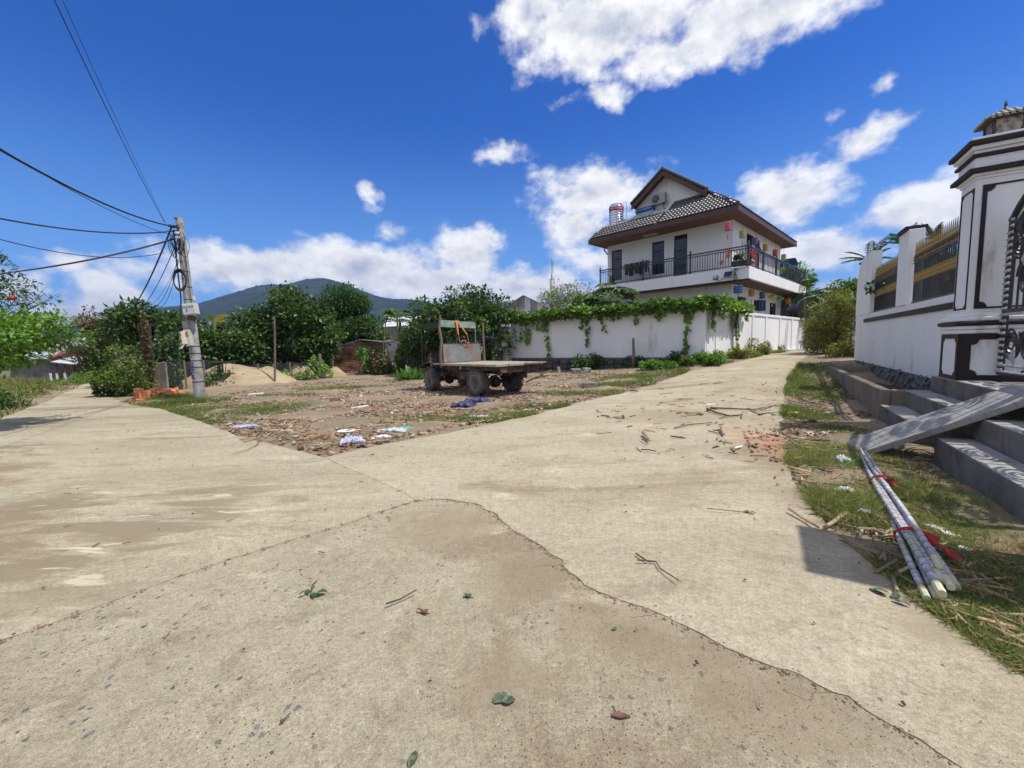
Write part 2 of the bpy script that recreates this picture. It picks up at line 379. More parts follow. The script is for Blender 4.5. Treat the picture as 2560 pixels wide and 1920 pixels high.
# grass cover measured on the ground: (px, py, radius along x, radius along y, strength)
GR = [(560, 1040, 0, 0, 0)]
GPATCH = [  # centre px, radii in metres, blades, height
    ((430, 1030), 1.3, 1.0, 3600, .10), ((375, 1015), 1.1, .7, 1900, .10), ((520, 1052), .9, .5, 1600, .08), ((640, 1030), 1.3, .75, 4200, .085), ((700, 1018), 1.2, .7, 3200, .09),
    ((560, 1022), .9, .5, 1200, .09), ((480, 1008), 1.0, .5, 1800, .2), ((440, 1000), .7, .4, 1400, .25), ((1000, 1045), 1.0, .3, 900, .07), ((1090, 1052), 1.0, .35, 1300, .08),
    ((1180, 1052), 1.0, .3, 1300, .09), ((1270, 1040), 1.1, .3, 1800, .09), ((1370, 1018), 1.2, .35, 2400, .09), ((1460, 985), 1.2, .5, 2600, .1), ((1550, 962), 1.3, .7, 3000, .12), ((1640, 938), 1.5, .8, 3000, .13),
    ((1560, 945), 1.4, .6, 1800, .1), ((1740, 912), 1.5, .7, 2200, .18), ((1840, 895), 1.8, .6, 2200, .2), ((1930, 882), 2, .5, 1500, .2),
    ((820, 975), 1.5, .5, 900, .14), ((900, 970), 1.2, .4, 700, .14), ((740, 990), 1.2, .4, 700, .12), ((1120, 985), .6, .3, 200, .1),
    ((1995, 950), .6, 1.6, 2200, .12), ((2035, 925), 1.1, 1.8, 2600, .16), ((2010, 985), .5, 1.3, 2200, .12), ((2040, 965), .7, 1.2, 1500, .12), ((1985, 1035), .38, .9, 1700, .11), ((2045, 1050), .35, .6, 700, .1), ((2100, 1085), .4, .5, 900, .1),
    ((2010, 1150), .5, .4, 2200, .09), ((2090, 1130), .5, .35, 1800, .09), ((2170, 1165), .5, .35, 1600, .09), ((2100, 1255), .42, .3, 3000, .10), ((2160, 1290), .38, .25, 1800, .09), ((2050, 1270), .3, .2, 1100, .08),
    ((2260, 1220), .4, .3, 1800, .09), ((2360, 1260), .35, .3, 1800, .10), ((2450, 1330), .35, .3, 1800, .09), ((2330, 1340), .3, .25, 1500, .08), ((2500, 1420), .35, .25, 1800, .08), ((2420, 1500), .4, .2, 2600, .06),
    ((2500, 1560), .35, .2, 2600, .06), ((2545, 1640), .22, .14, 1500, .05), ((2280, 1500), .25, .1, 700, .05), ((2240, 1440), .3, .2, 900, .05),
    ((0, 1190), .5, .35, 1500, .16)]
def build_ground():
    def axis(lo, hi, step, far):
        a = list(np.arange(lo, hi + step / 2, step)); s = step
        x = hi
        while x < far: s *= 1.28; x += s; a.append(x)
        x = lo; s = step
        while x > -far: s *= 1.28; x -= s; a.insert(0, x)
        return np.array(a)
    xs = axis(-22, 20, .16, 3200); ys = axis(-1, 30, .16, 3200)
    X, Y = np.meshgrid(xs, ys); Z = H(X, Y).astype(float)
    road = inroad(X, Y); dist = np.minimum.reduce([pdist(X, Y, p) for p in ALLP])
    m = np.where(road, 0, ss(dist / .9))
    lump = (np.sin(X * 1.7 + 1.3 * np.sin(Y * .9)) * np.cos(Y * 2.1 + np.sin(X * 1.1)) * .05 + np.sin(X * 5.3 + Y * 3.1) * np.sin(Y * 6.1 - X * 2.2) * .014 + RNG.normal(size=X.shape) * .008)
    near = np.exp(-(np.maximum(0, np.hypot(X, Y - 12) - 22) / 8) ** 2)
    Z += m * (lump + .03) * near
    Z += -.022 * road - .012 * (~road) * (1 - m)
    cover = np.zeros(X.shape)
    for (c, rx, ry, n, h) in GPATCH:
        p = G(*c); cover = np.maximum(cover, np.exp(-(((X - p.x) / rx) ** 2 + ((Y - p.y) / ry) ** 2) * 1.2))
    cover = np.maximum(cover, ((X + Y < -3.2) & (X < -13)).astype(float))
    cover = np.maximum(cover, (np.hypot(X, Y) > 45).astype(float))
    V = np.stack([X, Y, Z], -1).reshape(-1, 3); nx = len(xs); ny = len(ys)
    i = (np.arange(ny - 1)[:, None] * nx + np.arange(nx - 1)[None]).ravel()
    T = np.stack([i, i + 1, i + nx + 1, i + nx], 1)
    m_ = bpy.data.materials.new('soil'); m_.use_nodes = True; t = m_.node_tree; t.nodes.clear(); q = NB(t)
    v = q.n('ShaderNodeTexCoord').outputs['Object']
    at = q.n('ShaderNodeAttribute', attribute_name='cover').outputs['Fac']
    base = q.mix(q.mr(q.noise(v, .7, 8, .65), .35, .65), (.31, .24, .155), (.215, .165, .105))
    base = q.mix(q.mr(q.noise(v, 2.6, 8, .7), .56, .76), base, (.19, .14, .095))
    base = q.mix(q.mr(q.noise(v, 9, 6, .7), .57, .72), base, (.42, .33, .23))
    base = q.mix(q.mr(q.noise(q.v('ADD', v, (9, 2, 0)), 1.3, 7, .7), .56, .70), base, (.36, .17, .09))
    gcol = q.mix(q.mr(q.noise(v, 6, 6, .7), .35, .65), (.10, .115, .035), (.17, .14, .07))
    gf = q.mr(q.m('ADD', at, q.m('MULTIPLY', q.m('SUBTRACT', q.noise(v, 5, 6, .7), .5), 1.1)), .35, .75)
    c = q.mix(gf, base, gcol)
    c = q.mix(1.0, c, q.mix(q.noise(v, 60, 3, .7), (.7,) * 3, (1.3,) * 3), 'MULTIPLY')
    p = q.n('ShaderNodeBsdfPrincipled'); q.put(p.inputs['Base Color'], c); p.inputs['Roughness'].default_value = .95
    bn = q.n('ShaderNodeBump'); bn.inputs['Strength'].default_value = .7; bn.inputs['Distance'].default_value = .04
    q.put(bn.inputs['Height'], q.m('ADD', q.noise(v, 18, 6, .75), q.m('MULTIPLY', q.vor(v, 22), .6))); t.links.new(bn.outputs[0], p.inputs['Normal'])
    t.links.new(p.outputs[0], q.n('ShaderNodeOutputMaterial').inputs[0])
    o = fast('ground', V, T, m_, smooth=True, attr={'cover': cover.reshape(-1)}); tag(o, kind='structure')
build_ground()
def concrete(name, ca, cb, cs, stain=.5, agg=.3, streak=None, mud=.55, red=0, mudat=None, grime=(), tyre=None):
    m = bpy.data.materials.new(name); m.use_nodes = True; t = m.node_tree; t.nodes.clear(); q = NB(t)
    v = q.n('ShaderNodeTexCoord').outputs['Object']
    v2 = v
    if streak:
        mp = q.n('ShaderNodeMapping'); t.links.new(v, mp.inputs[0]); mp.inputs['Rotation'].default_value = (0, 0, R(streak[0])); mp.inputs['Scale'].default_value = (streak[1], streak[2], 1); v2 = mp.outputs[0]
    c = q.mix(q.mr(q.noise(v2, .9, 9, .62, .6), .34, .66), ca, cb)
    c = q.mix(q.mr(q.noise(q.v('ADD', v2, (3, 8, 0)), 2.7, 8, .7, .4), .5, .72), c, cs)
    c = q.mix(q.m('MULTIPLY', q.mr(q.noise(q.v('ADD', v2, (11, 4, 0)), .42, 9, .62, 1.0), mud, mud + .10), stain), c, (.27, .205, .13))
    c = q.mix(q.m('MULTIPLY', q.mr(q.noise(q.v('ADD', v2, (1, 14, 0)), 1.6, 8, .6, .8), .60, .72), .8), c, tuple(min(1, k * 1.28) for k in ca))
    c = q.mix(1.0, c, q.mix(q.mr(q.noise(v, 14, 8, .75), .3, .7), (.84,) * 3, (1.14,) * 3), 'MULTIPLY')
    c = q.mix(1.0, c, q.mix(q.mr(q.noise(v, 55, 6, .75), .3, .7), (.78,) * 3, (1.2,) * 3), 'MULTIPLY')
    c = q.mix(1.0, c, q.mix(q.mr(q.noise(v, 170, 3, .7), .3, .7), (.72,) * 3, (1.26,) * 3), 'MULTIPLY')
    # exposed stones in the worn top
    vw = q.v('ADD', v, q.v('MULTIPLY', q.v('SUBTRACT', q.noise(v, 40, 3, .7, col=True), (.5, .5, .5)), (.035, .035, 0))); va = q.vor(vw, 24); vb = q.vor(vw, 24, out='Color'); se_ = q.n('ShaderNodeSeparateColor'); t.links.new(vb, se_.inputs[0])
    pick = q.m('GREATER_THAN', se_.outputs[0], 1 - agg * .22)
    reg = q.mr(q.noise(q.v('ADD', v, (2, 6, 0)), .8, 4, .6), .40, .58)
    st = q.m('MULTIPLY', q.m('MULTIPLY', q.mr(va, .30, .22), pick), reg)
    c = q.mix(st, c, q.mix(se_.outputs[1], (.09, .095, .11), (.22, .21, .20)))
    v3 = q.vor(v, 75); v3c = q.vor(v, 75, out='Color'); s3 = q.n('ShaderNodeSeparateColor'); t.links.new(v3c, s3.inputs[0])
    pit = q.m('MULTIPLY', q.mr(v3, .32, .2), q.m('GREATER_THAN', s3.outputs[0], .95 - agg * .14))
    pit = q.m('MULTIPLY', pit, q.mr(q.noise(q.v('ADD', v, (8, 1, 0)), 1.7, 5, .65), .38, .62, .12, 1)); c = q.mix(pit, c, (.12, .10, .08))
    if mudat:
        mp = q.n('ShaderNodeMapping'); t.links.new(v, mp.inputs[0]); mp.inputs['Rotation'].default_value = (0, 0, R(-18)); mp.inputs['Scale'].default_value = (.45, 1.9, 1); vm = mp.outputs[0]
        dd = q.v('LENGTH', q.v('MULTIPLY', q.v('SUBTRACT', v, (mudat[0], mudat[1], 0)), (.50, .62, 0)))
        near_ = q.mr(dd, .45, 1.5, 1, 0)
        ms_ = q.m('MULTIPLY', q.mr(q.m('ADD', q.noise(vm, 1.6, 9, .62, .5), q.m('MULTIPLY', near_, .13)), .57, .66), near_)
        c = q.mix(q.m('MULTIPLY', ms_, .85), c, q.mix(q.noise(v, 20, 5, .7), (.19, .15, .09), (.30, .24, .15)))
        c = q.mix(q.m('MULTIPLY', q.mr(q.noise(q.v('ADD', vm, (4, 9, 0)), 2.6, 8, .6, .4), .60, .66), near_), c, (.60, .53, .38))
    if tyre:
        tp, td = tyre; tn_ = (td[1], -td[0], 0)
        ps = q.v('DOT_PRODUCT', q.v('ADD', q.v('SUBTRACT', v, (tp[0], tp[1], 0)), q.v('MULTIPLY', q.v('SUBTRACT', q.noise(v, .35, 2, .5, col=True), (.5, .5, .5)), (1.6, 1.6, 0))), tn_)
        al = q.v('DOT_PRODUCT', v, (td[0], td[1], 0))
        for o_ in (0, 1.45, 2.3):
            ds = q.m('ABSOLUTE', q.m('SUBTRACT', ps, o_)); bd = q.m('MULTIPLY', q.mr(ds, .05, .20, 1, 0), q.mr(q.noise(v, .8, 5, .6), .42, .62))
            rib = q.mr(q.m('SINE', q.m('MULTIPLY', al, 70)), -.5, .8, .55, 1)
            c = q.mix(q.m('MULTIPLY', q.m('MULTIPLY', bd, rib), .38), c, (.29, .235, .155))
    for (gx_, gy_, gr1, gr2) in grime:
        dd = q.v('LENGTH', q.v('MULTIPLY', q.v('SUBTRACT', v, (gx_, gy_, 0)), (1 / gr1, 1 / gr2, 0)))
        f_ = q.mr(q.m('ADD', dd, q.m('MULTIPLY', q.m('SUBTRACT', q.noise(v, 2.2, 8, .65, .6), .5), 2.4)), .35, 1.4, 1, 0)
        c = q.mix(q.m('MULTIPLY', f_, .60), c, q.mix(q.noise(v, 18, 6, .7), (.24, .185, .115), (.36, .285, .185)))
    if red:
        rp = red; dd = q.v('LENGTH', q.v('MULTIPLY', q.v('SUBTRACT', v, (rp[0], rp[1], 0)), (1.3, .55, 0)))
        rf = q.m('MULTIPLY', q.mr(q.m('ADD', dd, q.m('MULTIPLY', q.m('SUBTRACT', q.noise(v, 4, 7, .7), .5), 1.8)), .2, 1.0, 1, 0), .65)
        c = q.mix(rf, c, (.38, .17, .085))
    p = q.n('ShaderNodeBsdfPrincipled'); q.put(p.inputs['Base Color'], c); p.inputs['Roughness'].default_value = .92; p.inputs['Specular IOR Level'].default_value = .2
    bn = q.n('ShaderNodeBump'); bn.inputs['Strength'].default_value = .55 + .4 * agg; bn.inputs['Distance'].default_value = .014
    hh = q.m('ADD', q.m('MULTIPLY', q.noise(v, 28, 7, .75), 1.2), q.m('ADD', q.m('MULTIPLY', st, .5), q.m('MULTIPLY', pit, -.8)))
    hh = q.m('ADD', hh, q.m('MULTIPLY', q.noise(v2, 3.5, 5, .6), .8))
    q.put(bn.inputs['Height'], hh); t.links.new(bn.outputs[0], p.inputs['Normal'])
    t.links.new(p.outputs[0], q.n('ShaderNodeOutputMaterial').inputs[0]); return m
def sheet(name, poly, m, dz, cell=.5):
    bm = bmesh.new(); vs = [bm.verts.new((x, y, 0)) for x, y in poly]; f = bm.faces.new(vs); bm.normal_update()
    if f.normal.z < 0: f.normal_flip()
    bmesh.ops.triangulate(bm, faces=bm.faces[:])
    xs = [p[0] for p in poly]; ys = [p[1] for p in poly]
    for ax, lo, hi in ((0, min(xs), max(xs)), (1, min(ys), max(ys))):
        t = math.ceil(lo / cell) * cell
        while t < hi:
            co = [0, 0, 0]; co[ax] = t; no = [0, 0, 0]; no[ax] = 1
            bmesh.ops.bisect_plane(bm, geom=bm.verts[:] + bm.edges[:] + bm.faces[:], plane_co=co, plane_no=no, dist=1e-5); t += cell
    for v in bm.verts: v.co.z = float(H(v.co.x, v.co.y)) + dz
    be = [e for e in bm.edges if e.is_boundary]
    r = bmesh.ops.extrude_edge_only(bm, edges=be)
    for g in r['geom']:
        if isinstance(g, bmesh.types.BMVert): g.co.z -= .10
    me = bpy.data.meshes.new(name); bm.to_mesh(me); bm.free(); me.materials.append(m)
    o = bpy.data.objects.new(name, me); COL.objects.link(o); tag(o, kind='structure'); return o
C_L = concrete('lane_concrete', (.44, .388, .268), (.365, .318, .215), (.285, .24, .16), 1.0, .12, (40, .35, 1.15), .53, mudat=(-4.3, 3.75))
RP = G(1960, 1130)
C_R = concrete('lane_concrete_right', (.45, .393, .275), (.385, .33, .225), (.32, .268, .18), .75, .15, (-45, .5, 1.0), .54, red=(RP.x + .25, RP.y + .2), grime=[(p_.x, p_.y, a_, b_) for p_, (a_, b_) in zip([G(*k_) for k_ in ((1985, 985), (1950, 1060), (1962, 1150), (2010, 1240), (2090, 1335), (2240, 1450), (2400, 1570), (1700, 1040))], ((.7, 1.3), (.55, .8), (.4, .5), (.35, .4), (.3, .3), (.3, .25), (.3, .2), (1.2, .9)))], tyre=((G(1290, 1250).x, G(1290, 1250).y), (.42, .907)))
GP = [G(*p_) for p_ in ((1130, 1310), (1330, 1440), (1560, 1560), (1750, 1660), (1990, 1800), (1250, 1700))]
C_N = concrete('worn_concrete', (.43, .378, .262), (.37, .318, .215), (.30, .25, .165), .7, .9, None, .52, grime=[(p_.x, p_.y, a_, b_) for p_, (a_, b_) in zip(GP, ((.55, .5), (.45, .35), (.45, .28), (.5, .25), (.5, .2), (.3, .2)))])
sheet('road', P_left, C_L, .004); sheet('road', P_right, C_R, .0055); sheet('road', P_near, C_N, .001)
# a strip of dark grit lying in the joints
# ------------------------------------------------------------------ hills
def hills(name, pts, Yr, depth, m, seed, back=1.0):
    g = np.random.default_rng(seed); pts = sorted(pts); px = np.linspace(pts[0][0], pts[-1][0], 260)
    py = np.interp(px, [p[0] for p in pts], [p[1] for p in pts]); rows = 60
    V = []
    ph = g.random(12) * 6
    for j in range(rows):
        s = j / (rows - 1); Yj = Yr - depth * (1 - s) if s < 1 else Yr
        for i in range(len(px)):
            top = AT(px[i], py[i], Yr); xx = top.x; zz = top.z
            prof = s ** 1.25
            spur = sum(math.sin(xx / (Yr * .035 * (1.7 ** -k)) + ph[k] + s * 3 * (k + 1)) * (.5 ** k) for k in range(5)) * .07 * Yr * .35
            h_ = zz * prof + spur * math.sin(s * math.pi) * .55 * min(1, zz / (Yr * .08)) + g.normal() * Yr * .0007
            V.append((xx, Yj, max(h_, -5)))
    n = len(px)
    for k, (dy, f) in enumerate(((depth * .3, .8), (depth * .8, .3), (depth * 1.2, -.02))):
        for i in range(n):
            top = AT(px[i], py[i], Yr); V.append((top.x * (1 + dy / Yr * .2), Yr + dy, top.z * f))
    rows += 3; i = (np.arange(rows - 1)[:, None] * n + np.arange(n - 1)[None]).ravel()
    T = np.stack([i, i + 1, i + n + 1, i + n], 1)
    tag(fast(name, np.array(V), T, m, smooth=True), kind='structure')
mh = bpy.data.materials.new('forest_hill'); mh.use_nodes = True; t_ = mh.node_tree; t_.nodes.clear(); q = NB(t_)
v = q.n('ShaderNodeTexCoord').outputs['Object']
c = q.mix(q.mr(q.noise(v, .024, 9, .7), .38, .62), (.014, .030, .020), (.028, .050, .024))
c = q.mix(q.mr(q.noise(v, .008, 6, .6), .56, .66), c, (.05, .075, .035))
p = q.n('ShaderNodeBsdfPrincipled'); q.put(p.inputs['Base Color'], c); p.inputs['Roughness'].default_value = 1; p.inputs['Specular IOR Level'].default_value = 0
bn = q.n('ShaderNodeBump'); bn.inputs['Strength'].default_value = 1; bn.inputs['Distance'].default_value = 12; q.put(bn.inputs['Height'], q.noise(v, .06, 6, .7)); t_.links.new(bn.outputs[0], p.inputs['Normal'])
t_.links.new(p.outputs[0], q.n('ShaderNodeOutputMaterial').inputs[0])
hills('hills', [(200, 850), (380, 800), (440, 782), (492, 764), (560, 740), (642, 714), (680, 710), (700, 711), (729, 709), (764, 698), (802, 695), (830, 699), (870, 712), (914, 730), (950, 742), (984, 748), (1007, 747), (1040, 749), (1073, 756), (1130, 785), (1190, 830), (1230, 858)], 1500, 750, mh, 3)
hills('hills', [(-100, 850), (60, 838), (150, 826), (250, 820), (330, 808), (420, 822), (520, 835), (700, 850), (1000, 845), (1150, 800), (1205, 772), (1240, 757), (1262, 752), (1300, 764), (1350, 790), (1450, 815), (1600, 835), (1800, 842), (2100, 838), (2600, 828)], 3000, 1100, mh, 5)
# ------------------------------------------------------------------ boundary wall of the villa
WHITE = mat('white_render', (.84, .83, .81), .85, (.79, .78, .755), 1.2, .12, 60, spec=.2, rust=((.56, .54, .48), .33, 1.5), stretch=(1, 1, .22))
WHITE2 = mat('white_render_weathered', (.84, .83, .81), .85, (.79, .78, .755), .8, .15, 40, rust=((.42, .38, .30), .30, 1.6), stretch=(1, 1, .35), spec=.2)
GREYC = mat('grey_cement', (.30, .285, .255), .9, (.22, .205, .18), 1.6, .4, 30, rust=((.15, .135, .11), .42, 3), spec=.2)
STONE = mat('foundation_stone', (.13, .12, .11), .95, (.06, .056, .05), 5, .8, 25, spec=.2)
BROWNP = mat('dark_brown_paint', (.026, .015, .014), .6, (.019, .012, .011), 3, .05)
BLACKI = mat('black_iron', (.02, .02, .022), .38, (.035, .03, .028), 6, .1, spec=.5)
CW = Vector((8.36, 17.8, 0)); WL = Vector((AT(1278, 860, 23.9).x, 23.9, 0)); WR = CW + Vector((math.sin(R(46.0)), math.cos(R(46.0)), 0)) * 18.1
WT = 2.95
dF = (WL - CW).normalized(); nF = Vector((dF.y, -dF.x, 0)) * 1.0
if nF.y > 0: nF = -nF
dA = (WR - CW).normalized(); nA = Vector((dA.y, -dA.x, 0))
w = thing('boundary_wall', CW + Vector((0, 0, .6)), 'long white rendered boundary wall draped with vines beside the lane', 'wall')
def wallxf(P, d, n): M_ = Matrix.Identity(4); M_.col[0] = (*d, 0); M_.col[1] = (*(-n), 0); M_.col[2] = (0, 0, 1, 0); M_.col[3] = (*P, 1); return M_
LF = (WL - CW).length; LR = (WR - CW).length
mb = MB(wallxf(CW, dF, nF)); mb.bb(.0, LF, 0, .16, .84, WT); mb.build('front_panel', WHITE, w, bevel=.01)
mb = MB(wallxf(CW, dA, nA)); mb.bb(.163, LR, 0, .10, .55, WT - .14); mb.build('side_panel', WHITE2, w)
mb = MB(wallxf(CW, dA, nA)); mb.bb(.163, LR + .03, -.05, .13, WT - .14, WT); mb.build('top_rail', WHITE2, w, bevel=.01)
mb = MB(wallxf(CW, dA, nA)); mb.bb(.165, LR, -.045, .09, .45, .86); mb.build('base_rail', WHITE2, w, bevel=.01)
def upx(px, P, n, d): p = PL(px, 850, P, n); return (p - P).dot(d)
for px in (1790, 1842, 1880, 1913, 1948, 1978, 2005):
    s_ = upx(px, CW, nA, dA); mb = MB(wallxf(CW, dA, nA)); mb.bb(s_ - .13, s_ + .13, -.045, .0, .862, WT - .142); mb.build('pilaster', WHITE2, w)
# stone footing, block by block
g = random.Random(4); xfF = wallxf(CW, dF, nF); stone_me = None
s_ = .1
while s_ < LF:
    L_ = g.uniform(.38, .62); base_z = float(H(*(CW + dF * s_).xy)) - .15; hz = .80 - base_z; k = max(2, round(hz / .28)); zz = base_z
    for j in range(k):
        hh = hz / k; mb = MB(xfF @ Matrix.Translation((s_ + L_ / 2, -.02, zz + hh / 2)) @ Matrix.Rotation(g.uniform(-.04, .04), 4, 'Y'))
        mb.box((0, g.uniform(-.03, .03), 0), (L_ - .03, .30 + g.uniform(0, .05), hh - .025)); mb.build('stone', STONE, w, bevel=.015); zz += hh
    s_ += L_
mb = MB(xfF); mb.bb(.05, LF, .02, .14, -.2, .838); mb.build('mortar', GREYC, w)
# slender white railing beyond the wall
w = thing('railing_fence', WR + Vector((0, 0, .7)), 'low white post railing standing past the far end of the white boundary wall', 'fence')
xfR = wallxf(WR, dA, nA)
for k in range(4): MB(xfR).bb(.5 + k * 1.35, .66 + k * 1.35, 0, .14, .7, 2.9).build('post', WHITE, w)
MB(xfR).bb(.2, 4.9, .0, .12, 2.903, 3.0).build('rail', WHITE, w); MB(xfR).bb(.2, 4.9, -.03, .17, 1.35, 1.5).build('rail', WHITE, w)
MB(xfR).bb(.2, 4.9, .03, .11, .6, 1.348).build('panel', mat('tan_block', (.36, .29, .21), .9), w)
# ------------------------------------------------------------------ the villa
P0 = Vector((.5305 * 23.5, 23.5, 0)); TH = R(44.45)
hx = Matrix.Translation(P0) @ Matrix.Rotation(TH, 4, 'Z'); MU = Vector((math.cos(TH), math.sin(TH), 0)); MV = Vector((-math.sin(TH), math.cos(TH), 0))
house = thing('villa', P0 + Vector((0, 0, .75)), 'two storey white villa with dark tiled roof and wrap-around balcony', 'house', rz=TH)
def HFv(px, py, u=0): p = PL(px, py, P0 + MU * u, MU) - P0; return p.dot(MV), p.z
def HRu(px, py, v=0): p = PL(px, py, P0 + MV * v, MV) - P0; return p.dot(MU), p.z
UW, VW = 10.2, 8.0; ZF = 5.25; ZB = 4.72; ZS = 8.17; ZE = 8.42
SOFF = mat('brown_soffit', (.17, .085, .05), .7, (.13, .065, .04), 2, .08, stretch=(1, 8, 1))
FASC = mat('brown_fascia', (.105, .052, .036), .55, (.075, .038, .028), 3, .05)
TILE = mat('dark_glazed_tile', (.042, .028, .026), .44, (.028, .02, .02), 3, .0, 30, island=.3, spec=1.0)
GLASS = mat('dark_glass', (.010, .013, .02), .12, (.014, .018, .026), 1, 0, spec=.6)
FRAME = mat('black_frame', (.012, .012, .016), .4, spec=.4)
def hb(u0, u1, v0, v1, z0, z1, mb=None): return (mb or MB(hx)).bb(u0, u1, v0, v1, z0, z1)
# walls with real openings: the panels between them
def wall_with_holes(name, face, lo, hi, z0, z1, holes, th=.22, m=WHITE):
    mb = MB(hx); xs = sorted({lo, hi} | {h[0] for h in holes} | {h[1] for h in holes})
    for a, b_ in zip(xs[:-1], xs[1:]):
        hs = sorted([h for h in holes if h[0] <= a + 1e-4 and h[1] >= b_ - 1e-4], key=lambda h: h[2]); z = z0
        for h in hs + [(0, 0, z1, z1)]:
            if h[2] > z + 1e-3:
                if face == 'u': mb.bb(0, th, a, b_, z, h[2])
                else: mb.bb(a, b_, 0, th, z, h[2])
            z = h[3]
    return mb.build(name, m, house)
def hole(f, pa, pb, ya, yb):
    (a, z1), (b_, z0) = f(pa, ya), f(pb, yb); return (min(a, b_), max(a, b_), min(z0, z1), max(z0, z1))
h1 = hole(HFv, 1529, 1555, 628, 691); h2 = hole(HFv, 1630, 1660, 607, 674); h3 = hole(HFv, 1685, 1717, 592, 690)
h1 = (h1[0], h1[1], ZF + .55, h2[3]); h2 = (h2[0], h2[1], ZF + .55, h2[3]); h3 = (h3[0], h3[1], ZF + .02, h2[3] + .12)
wall_with_holes('wall', 'u', .222, VW, ZF, ZS, [h1, h2, h3]); wall_with_holes('wall', 'u', .222, VW, .3, ZB, [])
r1 = hole(HRu, 1867, 1880, 600, 640); r1 = (r1[0], r1[1], ZF + .9, h2[3]); r2 = hole(HRu, 1889, 1898, 600, 640); r2 = (r2[0], r2[1] + .1, ZF + .02, h2[3])
wall_with_holes('wall', 'v', 0, UW, ZF, ZS, [r1, r2])
q1 = hole(HRu, 1845, 1865, 740, 800); q2 = hole(HRu, 1885, 1903, 749, 779); q3 = hole(HRu, 1925, 1939, 756, 800)
q1 = (q1[0], q1[1], 1.2, q1[3]); q3 = (q3[0], q3[1], 1.2, q3[3])
wall_with_holes('wall', 'v', 0, UW + .6, .3, ZB, [q1, q2, q3])
hb(UW - .22, UW, .223, VW, .3, ZS - .003).build('wall', WHITE, house); hb(.223, UW - .223, VW - .22, VW - .003, .3, ZS - .003).build('wall', WHITE, house)
hb(.23, UW - .23, .23, VW - .23, ZB - .05, ZF + .0).build('floor_slab', GREYC, house)
CURT = mat('dark_curtain', (.03, .03, .04), .9)
def window(f, h, sash=0, nm='window', hor=None):
    fr = MB(hx); a, b_, z0, z1 = h; t = .05
    def put(m_, x0, x1, y0, y1, za, zb): m_.bb(x0, x1, y0, y1, za, zb) if f == 'v' else m_.bb(y0, y1, x0, x1, za, zb)
    for (x0, x1, za, zb) in ((a, a + t, z0, z1), (b_ - t, b_, z0, z1), (a + t, b_ - t, z0, z0 + t), (a + t, b_ - t, z1 - t, z1), (a + t, b_ - t, (z0 + z1) * .5 + .4, (z0 + z1) * .5 + .45)): put(fr, x0, x1, .05, .11, za, zb)
    o = fr.build(nm, FRAME, house); pm = MB(hx); put(pm, a + t, b_ - t, .07, .085, z0 + t, z1 - t); pm.build('pane', GLASS, o)
    return o
for h in (h1, h2): window('u', h)
window('u', h3, nm='door'); window('v', r1); window('v', r2, nm='door'); window('v', q1, nm='door'); window('v', q2); window('v', q3)
# open sashes leaning out on the side wall
def sash(h, tilt, vert=False):
    a, b_, z0, z1 = h; M_ = hx @ Matrix.Translation(((a + b_) / 2, -.02, z1)) @ Matrix.Rotation(-tilt, 4, 'X') if not vert else hx @ Matrix.Translation((a, -.02, (z0 + z1) / 2)) @ Matrix.Rotation(-tilt, 4, 'Z')
    m_ = MB(M_); w_, h_ = b_ - a, z1 - z0
    if vert:
        for bx in ((0, .05, -h_ / 2, h_ / 2), (w_ - .05, w_, -h_ / 2, h_ / 2), (.05, w_ - .05, -h_ / 2, -h_ / 2 + .05), (.05, w_ - .05, h_ / 2 - .05, h_ / 2)): m_.bb(bx[0], bx[1], -.02, .02, bx[2], bx[3])
        o = m_.build('open_sash', FRAME, house); MB(M_).bb(.05, w_ - .05, -.006, .006, -h_ / 2 + .05, h_ / 2 - .05).build('pane', GLASS, o)
    else:
        for bx in ((-w_ / 2, -w_ / 2 + .05, -h_, 0), (w_ / 2 - .05, w_ / 2, -h_, 0), (-w_ / 2 + .05, w_ / 2 - .05, -h_, -h_ + .05), (-w_ / 2 + .05, w_ / 2 - .05, -.05, 0)): m_.bb(bx[0], bx[1], -.02, .02, bx[2], bx[3])
        o = m_.build('open_sash', FRAME, house); MB(M_).bb(-w_ / 2 + .05, w_ / 2 - .05, -.006, .006, -h_ + .05, -.05).build('pane', GLASS, o)
sash((r1[0], r1[1], r1[3] - 1.3, r1[3]), R(28)); sash((q2[0] + .75, q2[0] + 1.3, q2[2], q2[3]), R(38), True)
# balcony: deep white edge beam on two sides, brown soffit under
BU0, BV0, BU1, BV1 = -1.37, -1.25, 12.3, 7.85
mb = MB(hx); mb.bb(BU0, BU0 + .15, BV0, BV1, ZB - .02, ZF + .07); mb.build('edge_beam', WHITE, house, bevel=.008)
mb = MB(hx); mb.bb(BU0 + .153, BU1, BV0, BV0 + .15, ZB - .02, ZF + .07); mb.build('edge_beam', WHITE, house, bevel=.008)
mb = MB(hx); mb.bb(BU0 + .155, 0, BV0 + .155, BV1, ZB, ZF - .05); mb.bb(.003, BU1, BV0 + .155, -.003, ZB, ZF - .05); mb.build('balcony_floor', GREYC, house)
mb = MB(hx); mb.bb(BU0 + .155, .0, BV0 + .155, BV1, ZB - .04, ZB - .003); mb.bb(.003, BU1, BV0 + .155, -.004, ZB - .04, ZB - .003); mb.build('soffit', SOFF, house)
mb = MB(hx); mb.bb(BU0 + .10, BU0 + .30, BV0, BV1, ZB - .10, ZB - .045); mb.build('soffit_trim', BROWNP, house)
